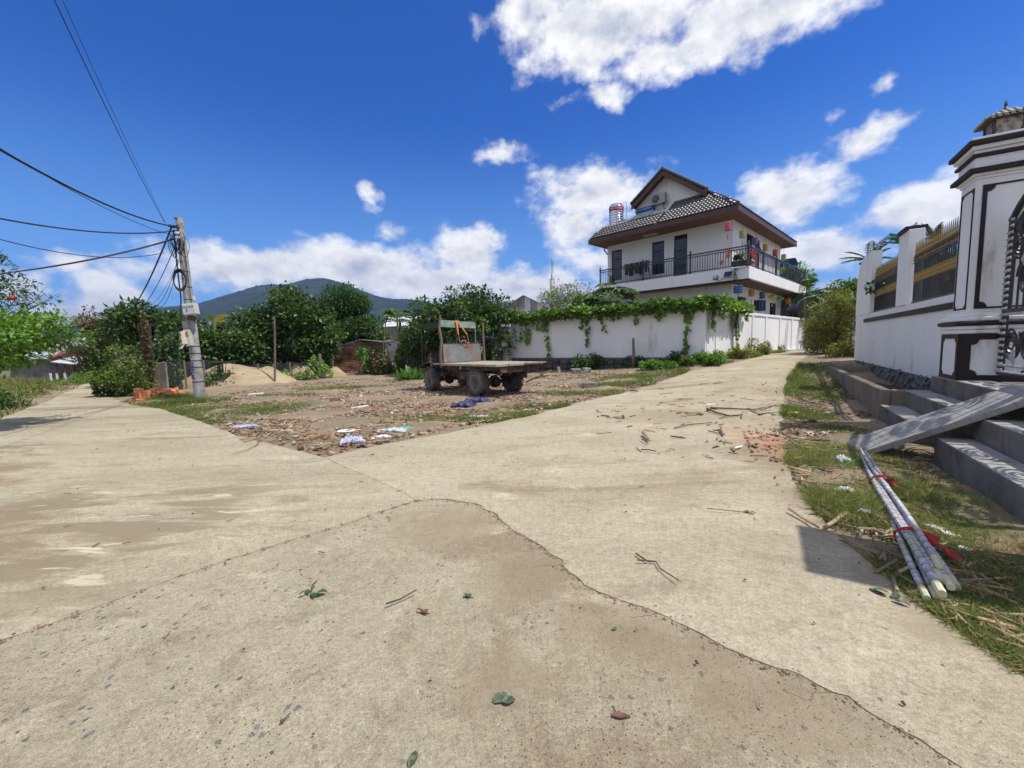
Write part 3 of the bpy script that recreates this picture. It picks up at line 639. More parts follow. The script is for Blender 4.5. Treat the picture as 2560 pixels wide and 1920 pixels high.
# eaves
EO = 1.70; ER = .75; EU1 = 11.2; EV1 = 8.35; KU = -.45
mb = MB(hx); mb.bb(-EO, 0, -ER, EV1, ZS, ZS + .05); mb.bb(.003, EU1, -ER, 0, ZS, ZS + .05); mb.bb(.22, EU1, .003, EV1, ZS + .002, ZS + .052); mb.build('soffit', SOFF, house)
mb = MB(hx); mb.bb(-EO - .04, -EO, -ER - .04, EV1 + .04, ZS - .03, ZE - .01); mb.build('fascia', FASC, house)
mb = MB(hx); mb.bb(-EO + .002, EU1 + .04, -ER - .04, -ER - .002, ZS - .03, ZE - .01); mb.build('fascia', FASC, house)
mb = MB(hx); mb.bb(-EO + .002, .6, EV1, EV1 + .04, ZS - .03, ZE - .01); mb.build('fascia', FASC, house)
lt = MB(hx); vv, zz = HFv(1645, 584, -.6); lt.bb(-.85, -.35, 4.1, 5.0, ZS - .02, ZS - .002); lt.build('soffit_panel', mat('cream_panel', (.5, .44, .33), .6), house)
# roof: e = distance in from the eave
SL = .74
RV = 4.82 - ER                                   # ridge line, v
def roofz(e): return ZE + SL * e
# decking below the tiles
a0 = -EO; b0 = -ER; GU = .50                               # gable wall plane
GV = b0 + (GU - a0)
dk = MB(hx)
# front slope, right hand part up to the gable, left hand part a skirt
FR = 3.63                                   # v of the white kerb on the roof
dk.slab((a0, b0, ZE), (a0, FR, ZE), (GU, FR, roofz(GU - a0)), (GU, GV, roofz(GU - a0)), .06)
dk.slab((a0, FR, ZE), (a0, EV1, ZE), (KU, EV1 - .35, roofz(KU - a0)), (KU, FR, roofz(KU - a0)), .06)
dk.slab((a0, b0, ZE), (GU, GV, roofz(GU - a0)), (EU1 - 2.2, GV, roofz(GU - a0)), (EU1, b0, ZE), .08)
dk.build('roof_deck', mat('dark_roof_deck', (.035, .028, .026), .7), house)
# main gable roof
gd = MB(hx); GA = GU - .55; zr = ZE + SL * (RV - b0); zL = zr - SL * 2.1; vL = RV + 2.1
gd.slab((GA, GV, roofz(GU - a0)), (GA, RV, zr), (EU1 - 2.2, RV, zr), (EU1 - 2.2, GV, roofz(GU - a0)), .10)
gd.slab((GA, RV, zr), (GA, vL, zL), (EU1 - 2.2, vL, zL), (EU1 - 2.2, RV, zr), .10)
gd.build('gable_roof', TILE, house)
ga = MB(hx); ga.add([(GU, GV + .02, roofz(GU - a0) - .02), (GU, RV, zr - .03), (GU, vL, zL - .03), (GU, vL, ZS + .3), (GU, GV + .02, ZS + .3), (GU + .2, GV + .02, roofz(GU - a0) - .02), (GU + .2, RV, zr - .03), (GU + .2, vL, zL - .03), (GU + .2, vL, ZS + .3), (GU + .2, GV + .02, ZS + .3)], [(0, 1, 2, 3, 4), (9, 8, 7, 6, 5), (0, 5, 6, 1), (1, 6, 7, 2), (2, 7, 8, 3), (3, 8, 9, 4), (4, 9, 5, 0)])
ga.build('gable_wall', WHITE, house)
fb_ = MB(hx)
for (va, za, vb, zb) in ((GV, roofz(GU - a0), RV, zr), (vL, zL, RV, zr)):
    fb_.add([(GA - .03, va, za - .30), (GA - .03, vb, zb - .30), (GA - .03, vb, zb - .02), (GA - .03, va, za - .02), (GA + .01, va, za - .30), (GA + .01, vb, zb - .30), (GA + .01, vb, zb - .02), (GA + .01, va, za - .02)], [(0, 1, 2, 3), (7, 6, 5, 4), (0, 4, 5, 1), (2, 6, 7, 3), (1, 5, 6, 2), (0, 3, 7, 4)])
fb_.build('bargeboard', FASC, house)
sf = MB(hx); sf.slab((GA + .02, GV, roofz(GU - a0) - .14), (GU, GV, roofz(GU - a0) - .14), (GU, RV, zr - .14), (GA + .02, RV, zr - .14), .02); sf.slab((GA + .02, vL, zL - .14), (GA + .02, RV, zr - .14), (GU, RV, zr - .14), (GU, vL, zL - .14), .02); sf.build('gable_soffit', FASC, house)
# tile courses: arched tiles lapping row over row
def tiles(name, org, du, dv, nrm, nrows, rowlen, pitch, width_at, tw=.205):
    V = []; T = []; org, du, dv, nrm = map(Vector, (org, du, dv, nrm)); arc = [(-.5, 0), (-.29, .052), (-.08, .072), (.15, .064), (.34, .026), (.5, 0.0)]
    for r_ in range(nrows):
        x0, x1 = width_at(r_ * rowlen); n = int((x1 - x0) / tw)
        for c_ in range(n + 1):
            cx = math.ceil(x0 / tw) * tw + c_ * tw
            if cx > x1: break
            j = random.uniform(-.006, .006); o_ = len(V)
            for (s0, up_) in ((r_ * rowlen - .03, .045), ((r_ + 1) * rowlen + .02, .012)):
                for (ax, ah) in arc:
                    p = org + du * (cx + ax * tw) + dv * s0 + nrm * (ah + up_ + j); V.append(tuple(hx @ p))
            m_ = len(arc)
            for k in range(m_ - 1): T.append((o_ + k, o_ + k + 1, o_ + m_ + k + 1)); T.append((o_ + k, o_ + m_ + k + 1, o_ + m_ + k))
            f0 = len(V)
            for (ax, ah) in arc: V.append(tuple(hx @ (org + du * (cx + ax * tw) + dv * (r_ * rowlen - .03) + nrm * (ah + .045 + j - .035))))
            for k in range(m_ - 1): T.append((o_ + k, f0 + k, f0 + k + 1)); T.append((o_ + k, f0 + k + 1, o_ + k + 1))
    return tag(fast(name, V, T, TILE, house), kind='stuff')
cs = 1 / math.hypot(1, SL); dslope = (cs, 0, SL * cs); nfr = (-SL * cs, 0, cs)
Lr = (GU - a0) / cs; Ls = (KU - a0) / cs
tiles('roof_tiles', (a0, 0, ZE), (0, 1, 0), dslope, nfr, 9, Lr / 9, .2, lambda s: (b0 + s * cs, FR))
tiles('roof_tiles', (a0, 0, ZE), (0, 1, 0), dslope, nfr, 5, Ls / 5, .2, lambda s: (FR + .1, EV1 - s * cs * .3))
tiles('roof_tiles', (0, b0, ZE), (1, 0, 0), (0, cs, SL * cs), (0, -SL * cs, cs), 9, Lr / 9, .2, lambda s: (a0 + s * cs, EU1 - s * cs))
tiles('roof_tiles', (0, GV, roofz(GU - a0) + .02), (1, 0, 0), (0, cs, SL * cs), (0, -SL * cs, cs), 11, (RV - GV) / cs / 11, .2, lambda s: (GA, EU1 - 2.3))
tiles('roof_tiles', (0, vL, zL + .02), (1, 0, 0), (0, -cs, SL * cs), (0, SL * cs, cs), 9, (vL - RV) / cs / 9, .2, lambda s: (GA, EU1 - 2.3))
# ridge and hip caps, one by one
def caps(p, q_, r_=.11, step=.28):
    p, q_ = Vector(p), Vector(q_); n = int((q_ - p).length / step); d = (q_ - p) / n
    for k in range(n): MB(hx).cyl(p + d * k, p + d * (k + 1.12), r_, r_ * .85, 8).build('ridge_tile', TILE, house, smooth=True)
caps((a0, b0, ZE + .08), (GU, GV, roofz(GU - a0) + .08)); caps((GA - .05, RV, zr + .12), (EU1 - 2.3, RV, zr + .12)); 
caps((GA, GV - .05, roofz(GU - a0) + .14), (GA, RV, zr + .13), .10); caps((GA, vL + .05, zL + .12), (GA, RV, zr + .13), .10)
# pale mortar flashings and the white kerb
CAPM = mat('pale_mortar', (.52, .52, .50), .8)
mb = MB(hx); zk = roofz(KU - a0)
pts = [(KU + .03, FR + .1 + i * .1, zk + .05 + .03 * (i % 2)) for i in range(int((EV1 - .35 - FR) / .1))]; mb.tube(pts, .05, 5); mb.build('mortar_edge', CAPM, house)
mb = MB(hx); pts = [(GU - .03, GV + .2 + i * .1, roofz(GU - a0) + .06 + .03 * (i % 2)) for i in range(int((FR - GV - .1) / .1))]; mb.tube(pts, .05, 5); mb.build('mortar_edge', CAPM, house)
mb = MB(hx); mb.slab((KU - .2, FR + .0, roofz(KU - .2 - a0) - .02), (KU - .2, FR + .16, roofz(KU - .2 - a0) - .02), (GU, FR + .16, roofz(GU - a0) + .0), (GU, FR + .0, roofz(GU - a0) + .0), .16); mb.build('roof_kerb', WHITE, house)
hb(KU + .03, GU, FR + .17, EV1 - .4, ZS + .2, 9.15).build('terrace_floor', GREYC, house)
hb(GU + .25, EU1 - 2.2, vL - .3, EV1 - .3, ZS + .06, 9.15).build('terrace_floor', GREYC, house)
# down pipe
mb = MB(hx); mb.tube([(.1, EV1 - .0, ZS - .05), (.15, EV1 - .0, ZS - .2), (.3, VW + .06, ZS - .6), (.3, VW + .06, 1.0)], .05, 8); mb.build('down_pipe', mat('grey_pipe', (.35, .35, .36), .5), house)
# railings along both balcony edges
zt = ZF + 1.12; pst = MB(hx)
RAILS = thing('balcony_railing', hx @ Vector((BU0, BV0, ZF + .07)), 'black iron balcony railing with turned posts running round the white villa', 'railing', rz=TH)
def post(u, v_):
    m_ = MB(hx @ Matrix.Translation((u, v_, ZF + .07))); m_.lathe([(.075, 0), (.075, .12), (.05, .15), (.045, .95), (.06, 1.0), (.06, 1.12), (.035, 1.16), (.05, 1.21), (.02, 1.27), (.002, 1.33)], n=10); m_.build('post', BLACKI, RAILS, smooth=True)
ub = BU0 + .08; vb_ = BV0 + .08
pv = [vb_] + [HFv(px, 700, ub)[0] for px in (1725, 1607)] + [BV1 - .08]; pu = [HRu(px, 720, vb_)[0] for px in (1906, 1939, 1966, 1989)] + [BU1 - .1]
for v_ in pv: post(ub, v_)
for u_ in pu: post(u_, vb_)
bal = None
def run(a, b_, axis):
    global bal
    L_ = b_ - a
    for (z_, t) in ((zt, .03), (zt - .14, .018), (ZF + .17, .022)):
        m_ = MB(hx); (m_.bb(ub - t, ub + t, a + .07, b_ - .07, z_ - t, z_ + t) if axis == 'v' else m_.bb(a + .07, b_ - .07, vb_ - t, vb_ + t, z_ - t, z_ + t)); m_.build('rail', BLACKI, RAILS)
    n = round(L_ / (.135 if axis == 'v' else .27))
    for k in range(1, n):
        t_k = a + L_ * k / n
        if bal is None:
            m_ = MB(MAT4[RAILS]); m_.cyl((0, 0, 0), (0, 0, zt - ZF - .24), .016, n=6); bal = m_.build('baluster', BLACKI, RAILS); o = bal
        else: o = bal.copy(); COL.objects.link(o); o.parent = RAILS
        o.location = (0, t_k - BV0, .08) if axis == 'v' else (t_k - BU0, .08, .08)
        if axis == 'v': o.location.x = .08
    m_ = MB(hx)
    for k in range(int(L_ / .13)):   # little scroll band under the hand rail
        t_k = a + .1 + k * .13; c_ = (ub, t_k, zt - .07) if axis == 'v' else (t_k, vb_, zt - .07)
        pts = [Vector(c_) + (Vector((0, math.cos(t) * .05, math.sin(t) * .05)) if axis == 'v' else Vector((math.cos(t) * .05, 0, math.sin(t) * .05))) for t in np.linspace(0, 6.28, 9)]
        m_.tube(pts, .008, 4)
    tag(m_.build('scroll_band', BLACKI, RAILS), kind='stuff')
for a, b_ in zip(pv[:-1], pv[1:]): run(a, b_, 'v')
for a, b_ in zip([ub] + pu[:-1], pu): run(a, b_, 'u')
# ------------------------------------------------------------------ things on and about the villa
METAL = mat('galvanised', (.55, .56, .58), .35, (.40, .41, .43), 2, .05, metal=.85)
STEEL = mat('stainless_steel', (.72, .73, .75), .18, (.62, .63, .66), 1, .02, metal=1)
OFFW = mat('off_white_plastic', (.40, .39, .35), .5, (.33, .32, .29), 2, .03)
REDP = mat('red_print', (.50, .03, .03), .5); WHP = mat('white_print', (.85, .85, .85), .5); BLUEM = mat('blue_enamel', (.05, .16, .42), .35); RUB = mat('black_rubber', (.018, .018, .018), .6, (.03, .028, .025), 5, .1)
def text_on(s_, size, place, m, parent, name='lettering', thick=.004):
    cu = bpy.data.curves.new('t', 'FONT'); cu.body = s_; cu.size = size; cu.extrude = thick; cu.align_x = 'CENTER'; cu.align_y = 'CENTER'; cu.resolution_u = 2
    o = bpy.data.objects.new('t', cu); COL.objects.link(o); dg = bpy.context.evaluated_depsgraph_get()
    me = bpy.data.meshes.new_from_object(o.evaluated_get(dg)); mb = MB(); mb.add([place(v.co) for v in me.vertices], [tuple(p.vertices) for p in me.polygons])
    bpy.data.objects.remove(o); bpy.data.meshes.remove(me); return mb.build(name, m, parent)
def loc(o_px, u=None, v_=None):
    if u is not None: a, z_ = HFv(*o_px, u); return hx @ Vector((u, a, z_))
    a, z_ = HRu(*o_px, v_); return hx @ Vector((a, v_, z_))
# water tank on its stand behind the skirt roof
tb = loc((1541, 567), u=1.9); tt = loc((1541, 510), u=1.9); hh = tt.z - tb.z; rr = .52
tk = thing('water_tank', (tb.x, tb.y, 9.16), 'upright stainless steel water tank with a red band on the villa roof', 'water tank', rz=TH)
T0 = Matrix.Translation((tb.x, tb.y, tb.z)) @ Matrix.Rotation(TH, 4, 'Z')
prof = [(rr * .97, 0)]
for k in range(8): z0 = .04 + k * (hh - .25) / 8; z1 = z0 + (hh - .25) / 8; prof += [(rr, z0 + .01), (rr, z1 - .04), (rr - .015, z1 - .02)]
prof += [(rr * .98, hh - .18), (rr * .8, hh - .06), (rr * .3, hh), (.01, hh + .01)]
MB(T0).lathe(prof, n=32).build('tank_body', STEEL, tk, smooth=True)
MB(T0).lathe([(rr + .004, hh - .56), (rr + .006, hh - .55), (rr + .006, hh - .30), (rr + .004, hh - .29)], n=32).build('red_band', REDP, tk, smooth=True)
def bendp(co):
    a = math.atan2(-tb.y, -tb.x) - TH + co.x / rr; return T0 @ Vector((math.cos(a) * (rr + .012 + co.z), math.sin(a) * (rr + .012 + co.z), hh - .425 + co.y))
text_on('HOVINA', .22, bendp, WHP, tk)
m_ = MB(T0); m_.tube([(math.cos(t) * rr * 1.05, math.sin(t) * rr * 1.05, -.03) for t in np.linspace(0, 6.283, 17)], .03, 6); m_.tube([(math.cos(t) * rr * 1.05, math.sin(t) * rr * 1.05, -.30) for t in np.linspace(0, 6.283, 17)], .02, 6); m_.build('stand_ring', RUB, tk)
for k in range(4): a = k * 1.571 + .6; MB(T0).cyl((math.cos(a) * rr, math.sin(a) * rr, -.03), (math.cos(a) * rr * 1.1, math.sin(a) * rr * 1.1, 9.16 - tb.z), .03, n=6).build('leg', RUB, tk)
m_ = MB(); pq = loc((1566, 545), u=1.6); pr = loc((1566, 506), u=1.6); pe = loc((1557, 508), u=1.6); m_.tube([pq - Vector((0, 0, 1)), pr, pe], .018, 6); m_.build('vent_pipe', METAL, tk)
# air conditioners
def ac(c, rz, label, w=.9, h_=.62, d=.32):
    t = thing('air_conditioner', c - Vector((0, 0, h_ / 2)), label, 'air conditioner', 'outdoor air conditioner units on the villa roof', rz=rz)
    M_ = Matrix.Translation(c) @ Matrix.Rotation(rz, 4, 'Z')
    MB(M_).box((0, 0, 0), (d, w, h_)).build('casing', OFFW, t, bevel=.015)
    fx = Matrix.Rotation(R(-90), 4, 'Y')
    m_ = MB(M_)
    for r_ in (.06, .11, .16, .21, .25): m_.tube([(-d / 2 - .012, .13 + math.cos(a) * r_, math.sin(a) * r_) for a in np.linspace(0, 6.283, 19)], .006, 4)
    for k in range(8): a = k * .785; m_.cyl((-d / 2 - .012, .13, 0), (-d / 2 - .012, .13 + math.cos(a) * .25, math.sin(a) * .25), .005, n=4)
    m_.build('fan_grille', OFFW, t)
    MB(M_).cyl((-d / 2 - .004, .13, 0), (-d / 2 + .01, .13, 0), .25, n=24).build('fan', RUB, t)
    m_ = MB(M_)
    for s_ in (-1, 1): m_.cyl((d / 2 - .02, s_ * w * .35, -h_ / 2 - .01), (-d / 2, s_ * w * .35, -h_ / 2 - .01), .02, n=5); m_.cyl((d / 2 - .02, s_ * w * .35, -h_ / 2 - .32), (-d / 2 + .05, s_ * w * .35, -h_ / 2 - .02), .02, n=5)
    m_.build('bracket', RUB, t)
    MB(M_).tube([(d / 2 - .05, -w / 2 + .0, -.1), (0, -w / 2 - .06, -.25), (.05, -w / 2 + .1, -.5), (.1, 0, -.6), (.12, .2, -.52)], .02, 6).build('hose', OFFW, t, smooth=True)
c_ = loc((1647, 498), u=GU - .2); ac(c_, TH, 'air conditioner unit bracketed high on the white gable wall')
c_ = loc((1557, 552), u=.75); c_.z = 9.16 + .36; ac(c_, TH - R(25), 'air conditioner unit standing beside the steel water tank', .85, .7, .34)
# solar water heater on its frame
sw = thing('solar_water_heater', loc((1615, 565), u=.55), 'solar water heater with blue barrel above glass tubes on the roof terrace', 'water heater', rz=TH)
va, _ = HFv(1640, 520, .55); vb2, _ = HFv(1592, 530, .55); zt_ = HFv(1616, 524, .55)[1]
m_ = MB(hx); m_.cyl((.6, va, zt_), (.6, vb2, zt_), .20, n=16); m_.build('barrel', BLUEM, sw, smooth=True)
m_ = MB(hx); m_.cyl((.6, va - .03, zt_), (.6, va, zt_), .205, n=16); m_.cyl((.6, vb2, zt_), (.6, vb2 + .03, zt_), .205, n=16); m_.build('end_cap', METAL, sw)
m_ = MB(hx)
for k in range(9): m_.box((.385, va + .35 + k * .13, zt_ + .03), (.01, .09, .045))
m_.build('lettering', WHP, sw)
for k in range(12): tt_ = va + .1 + (vb2 - va - .2) * k / 11; MB(hx).cyl((.5, tt_, zt_ - .15), (-.0 + .1, tt_ + .9, 9.32), .028, n=6).build('glass_tube', STEEL, sw, smooth=True)
m_ = MB(hx)
for tt_ in (va + .1, (va + vb2) / 2, vb2): m_.cyl((.7, tt_, zt_ - .15), (.75, tt_, 9.16), .025, n=5); m_.cyl((.05, tt_ + .7, 9.16), (.7, tt_, zt_ - .15), .022, n=5); m_.cyl((.1, tt_ + .7, 9.3), (.75, tt_, 9.25), .02, n=5)
m_.cyl((.1, va + .6, 9.3), (.1, vb2 + .9, 9.3), .03, n=5); m_.build('frame', METAL, sw)
MB(hx).tube([(.9, va - .9, ZE + 1.0), (.95, va - .6, zt_ + .9), (.9, va - .4, zt_ - .1), (.75, va - .2, zt_)], .03, 6).build('pipe', RUB, sw)
# wall mast
m_ = MB(); a = loc((1627, 470), u=GU); a2 = loc((1627, 452), u=GU); m_.cyl(a - Vector((0, 0, .4)), a2, .02, n=5); tag(m_.build('lightning_rod', RUB), 'short thin black rod standing on the left slope of the gable roof', 'rod')
# flood light and its solar panel on the front edge beam
fl = loc((1789, 694), u=BU0 - .08); t = thing('flood_light', fl, 'small black flood light wired to a tilted solar panel on the white balcony beam', 'lamp', rz=TH)
Mf = Matrix.Translation(fl) @ Matrix.Rotation(TH, 4, 'Z') @ Matrix.Rotation(R(25), 4, 'Y')
MB(Mf).box((0, 0, 0), (.06, .24, .2)).build('housing', RUB, t, bevel=.01); MB(Mf).box((-.034, 0, 0), (.008, .19, .15)).build('glass', mat('lamp_glass', (.3, .33, .38), .1, spec=.8), t)
MB(hx).tube([(BU0 - .05, HFv(1790, 700, BU0)[0], ZB + .1), (BU0 - .04, HFv(1800, 706, BU0)[0], ZB + .02), (BU0 - .04, HFv(1815, 695, BU0)[0], ZB + .2)], .012, 5).build('cable', RUB, t)
sp = loc((1820, 686), u=BU0 - .14)
Mf = Matrix.Translation(sp) @ Matrix.Rotation(TH, 4, 'Z') @ Matrix.Rotation(R(35), 4, 'Y')
spo = MB(Mf).box((0, 0, 0), (.03, .42, .40)).build('solar_panel', METAL, t)
for i in range(4):
    for j in range(3): MB(Mf).box((-.018, -.14 + i * .093, -.12 + j * .12), (.006, .085, .11)).build('solar_cell', GLASS, spo)
MB(Mf).box((.08, 0, 0), (.15, .04, .04)).build('bracket', RUB, spo)
# lanterns
def lantern(px, py, v_, c, shape, label, w=.26, h_=.36, top=ZS):
    p = loc((px, py), v_=v_); t = thing('lantern', p - Vector((0, 0, h_ / 2)), label, 'lantern', 'coloured lanterns hung round the villa')
    m = mat('cloth_' + '_'.join(str(int(k * 100)) for k in c), c, .6, tuple(k * .75 for k in c), 12, .1, trans=.35)
    M_ = Matrix.Translation(p)
    if shape == 'drum': pr = [(w * .30, -h_ / 2), (w * .47, -h_ * .46), (w * .5, -h_ * .36), (w * .46, -h_ * .14), (w * .5, 0), (w * .46, h_ * .14), (w * .5, h_ * .36), (w * .47, h_ * .46), (w * .30, h_ / 2)]
    elif shape == 'ball': pr = [(w * .15, -h_ / 2), (w * .38, -h_ * .38), (w * .5, -h_ * .12), (w * .5, h_ * .12), (w * .38, h_ * .38), (w * .15, h_ / 2)]
    else: pr = [(w * .06, -h_ / 2), (w * .28, -h_ * .2), (w * .5, h_ * .05), (w * .30, h_ * .3), (w * .12, h_ / 2)]
    MB(M_).lathe(pr, n=14).build('shade', m, t, smooth=(shape == 'ball'))
    mr = MB(M_)
    for k in range(8): a = k * .785; mr.tube([(math.cos(a) * (r_ + .004), math.sin(a) * (r_ + .004), z_) for r_, z_ in pr], .005, 4)
    mr.build('rib', mat('gilt', (.45, .33, .10), .5), t)
    ml = MB(M_); ml.cyl((0, 0, h_ / 2), (0, 0, max(.02, top - p.z)), .006, n=4); ml.build('cord', RUB, t)
    ml = MB(M_); ml.cyl((0, 0, -h_ / 2), (0, 0, -h_ / 2 - .22), .006, n=4); ml.cyl((0, 0, -h_ / 2 - .2), (0, 0, -h_ / 2 - .42), .018, .028, n=6); ml.build('tassel', m, t)
PK, GN, PU, OR, RD, BL, YE, LG = (.68, .14, .32), (.40, .48, .22), (.20, .15, .42), (.62, .34, .10), (.55, .08, .10), (.05, .17, .48), (.68, .58, .08), (.18, .52, .2)
for a in ((1819.5, 566, PK, 'drum', 'pink lantern hanging at the near corner under the eave'), (1856, 585.5, GN, 'drum', 'pale green lantern hanging second under the eave beside the pink one'), (1888, 603, PU, 'drum', 'purple lantern hanging in front of the open upper window'),
          (1914, 618, OR, 'drum', 'orange lantern hanging under the eave between purple and red ones'), (1938, 632, RD, 'drum', 'red lantern hanging under the far end of the eave'), (1959, 643.5, GN, 'drum', 'small green lantern farthest along the eave beyond the red one')):
    lantern(a[0], a[1], -.6, a[2], a[3], a[4], .30, .42)
for a in ((1845, 723.5, BL, 'drum', 'wide blue lantern nearest the vines under the balcony', .46, .38), (1879, 732, OR, 'drum', 'orange lantern under the balcony between the blue and purple ones', .32, .40), (1906, 738.5, PU, 'drum', 'violet blue lantern under the balcony above the N shaped window', .32, .42),
          (1931, 743, YE, 'cone', 'yellow diamond shaped lantern under the balcony', .50, .34), (1950, 747, LG, 'cone', 'bright green diamond shaped lantern under the balcony', .50, .34), (1970, 753, (.75, .25, .03), 'ball', 'orange red ball lantern at the far end under the balcony', .34, .44), (1987, 754, BL, 'ball', 'dim blue lantern last under the far balcony end', .42, .38)):
    lantern(a[0], a[1], -.8, a[2], a[3], a[4], a[5], a[6], ZB)
# paper flowers tied to the railing
def flower(p, label, c=(.85, .13, .07), r_=.17):
    t = thing('paper_flower', p, label, 'decoration', 'coral flowers tied to the balcony'); m = mat('coral_paper' if c[0] > .5 else 'dark_red_paper', c, .6, trans=.3)
    d = (EYE - p).normalized(); a = d.orthogonal().normalized(); c2 = d.cross(a)
    for k in range(8):
        th = k * .785; o_ = a * math.cos(th) + c2 * math.sin(th); s_ = -a * math.sin(th) + c2 * math.cos(th)
        MB().slab(p + o_ * .02, p + o_ * r_ * .6 + s_ * r_ * .24 + d * .02, p + o_ * r_ + d * .05, p + o_ * r_ * .6 - s_ * r_ * .24 + d * .02, .006).build('petal', m, t)
    MB().box(p + d * .03, (.05, .05, .05)).build('centre', mat('gilt', (.45, .33, .10), .5), t)
for (px, py, u_, v_, lb, c, r_) in ((1823, 629, BU0 - .02, None, 'coral flower on the front railing near the balcony corner', (.85, .13, .07), .14), (1820, 640, BU0 - .02, None, 'coral flower hanging just below another on the front railing', (.85, .13, .07), .13), (1804, 657, BU0 - .02, None, 'small coral flower lower down the front railing bars', (.85, .13, .07), .15),
        (1880, 632, None, BV0 - .02, 'large coral flower on the side railing past the corner post', (.85, .13, .07), .16), (1886, 641, None, BV0 - .02, 'coral flower just beneath the large one on the side railing', (.85, .13, .07), .17), (1887, 657, None, BV0 - .02, 'small coral flower low on the side railing', (.85, .13, .07), .12), (1876, 657, None, BV0 - .02, 'dark red flower low beside the corner post', (.20, .02, .02), .14)):
    flower(loc((px, py), u=u_) if u_ is not None else loc((px, py), v_=v_), lb, c, r_)
# planter trough, potted plant and drying rack on the balcony
POT = mat('dark_pot', (.05, .045, .04), .6)
def plant(name, label, p, w_, d_, h_, n, L_, m, rz, rad, seed, up_=.3, catg='potted plant'):
    t = thing(name, p, label, catg, rz=rz); M_ = Matrix.Translation(p) @ Matrix.Rotation(rz, 4, 'Z')
    m_ = MB(M_); m_.prism([(-w_ * .42, -d_ * .42), (w_ * .42, -d_ * .42), (w_ * .42, d_ * .42), (-w_ * .42, d_ * .42)], 0, .02); m_.bb(-w_ / 2, w_ / 2, -d_ / 2, d_ / 2, .02, h_); m_.build('pot', POT, t, bevel=.01)
    (V, T_), _ = crown(p + Vector((0, 0, h_ + up_ * .5)), (rad[0], rad[1], rad[2]), n, L_, seed, 10); fast('foliage', V, T_, m, t)
    m_ = MB(M_); g_ = random.Random(seed)
    for k in range(5): m_.tube([(0, g_.uniform(-.1, .1), h_), (g_.uniform(-.1, .1), g_.uniform(-.2, .2), h_ + up_), (g_.uniform(-.15, .15), g_.uniform(-.3, .3), h_ + up_ * 1.8)], .012, 5)
    m_.build('stem', BARK, t)
p = hx @ Vector((BU0 - .08, HFv(1851, 670, BU0)[0], ZF + .1)); plant('planter_box', 'dark planter with trailing plant on the balcony corner', p, .28, .8, .28, 500, .10, L_DARK, TH, (.22, .45, .2), 31, .3)
V, T_ = [], []
g_ = np.random.default_rng(5); n = 70; Pp = np.array([list(p + MV * .2)] * n) + np.stack([g_.normal(size=n) * .05, g_.normal(size=n) * .05, .1 - g_.random(n) * .9], 1)
Vl, Tl = leaves(Pp, rnd_dirs(n) + [0, 0, -.8], rnd_dirs(n), np.full(n, .09), np.full(n, .06))
o = [c for c in bpy.data.objects if c.name == 'planter_box'][0]; fast('trailing_stem', Vl, Tl, L_DARK, o)
p = hx @ Vector((BU0 + .35, HFv(1525, 700, BU0 + .3)[0], ZF + .0)); plant('bonsai_pot', 'bonsai in a wide dark bowl at the left end of the balcony', p, .4, .7, .2, 300, .08, L_DARK, TH, (.3, .5, .3), 33, .4)
t = thing('drying_rack', hx @ Vector((BU0 + .5, HFv(1592, 680, BU0 + .5)[0], ZF)), 'drying rack hung with dark cloths on the balcony', 'drying rack', rz=TH)
v0 = HFv(1592, 680, BU0 + .5)[0]; zt2 = ZF + 1.35
m_ = MB(hx); m_.cyl((BU0 + .5, v0 - .95, zt2), (BU0 + .5, v0 + .95, zt2 - .05), .02, n=6); [m_.cyl((BU0 + .5 + s_ * .25, v0 + k * .8, ZF), (BU0 + .5, v0 + k * .8, zt2), .02, n=6) for s_ in (-1, 1) for k in (-1, 1)]; m_.build('frame', METAL, t)
for k in range(5):
    m_ = MB(hx); vv = v0 - .7 + k * .35; n_ = 6; vs = []; fs = []
    for j in range(n_):
        for s_ in range(5): vs.append((BU0 + .46 + .03 * math.sin(s_ * 2.1 + j), vv - .16 + s_ * .08, zt2 - .02 - j * (.14 + .02 * (k % 2))))
    fs = [(j * 5 + s_, j * 5 + s_ + 1, j * 5 + s_ + 6, j * 5 + s_ + 5) for j in range(n_ - 1) for s_ in range(4)]
    m_.add(vs, fs); o = m_.build('cloth', mat('dark_cloth', (.035, .03, .035), .9) if k % 2 else mat('brown_cloth', (.10, .07, .055), .9), t); md = o.modifiers.new('s', 'SOLIDIFY'); md.thickness = .01
# blue awning at the far end and the tiled porch beyond
AW = mat('blue_awning', (.02, .10, .32), .6)
t = thing('awning', hx @ Vector((UW + .3, -.6, ZF + 1.8)), 'small blue awning over the far end of the balcony', 'awning', rz=TH)
m_ = MB(hx); vs = [(UW + .1 + .25 * i, v_, ZF + 2.0 - .07 * i * i * .35) for v_ in (-.9, 1.0) for i in range(5)]; m_.add(vs, [(i, i + 1, i + 6, i + 5) for i in range(4)]); o = m_.build('canopy', AW, t); o.modifiers.new('s', 'SOLIDIFY').thickness = .02
MB(hx).cyl((UW + 1.0, -.85, ZF), (UW + 1.0, -.85, ZF + 1.62), .05, n=8).build('post', FRAME, t)
pc = AT(1985, 790, 33); t = thing('tiled_porch', (pc.x, pc.y, .75), 'low porch with a dark tiled roof behind the far end of the white wall', 'porch')
Mp = Matrix.Translation((pc.x, pc.y, 0)); zp = PL(1990, 792, pc, (0, 1, 0)).z; zq = PL(1990, 770, pc, (0, 1, 0)).z
m_ = MB(Mp); m_.slab((-1.6, -1.6, zp), (3, -1.6, zp), (3, .6, zq + .3), (-1.6, .6, zq + .3), -.1); m_.build('roof_deck', TILE, t)
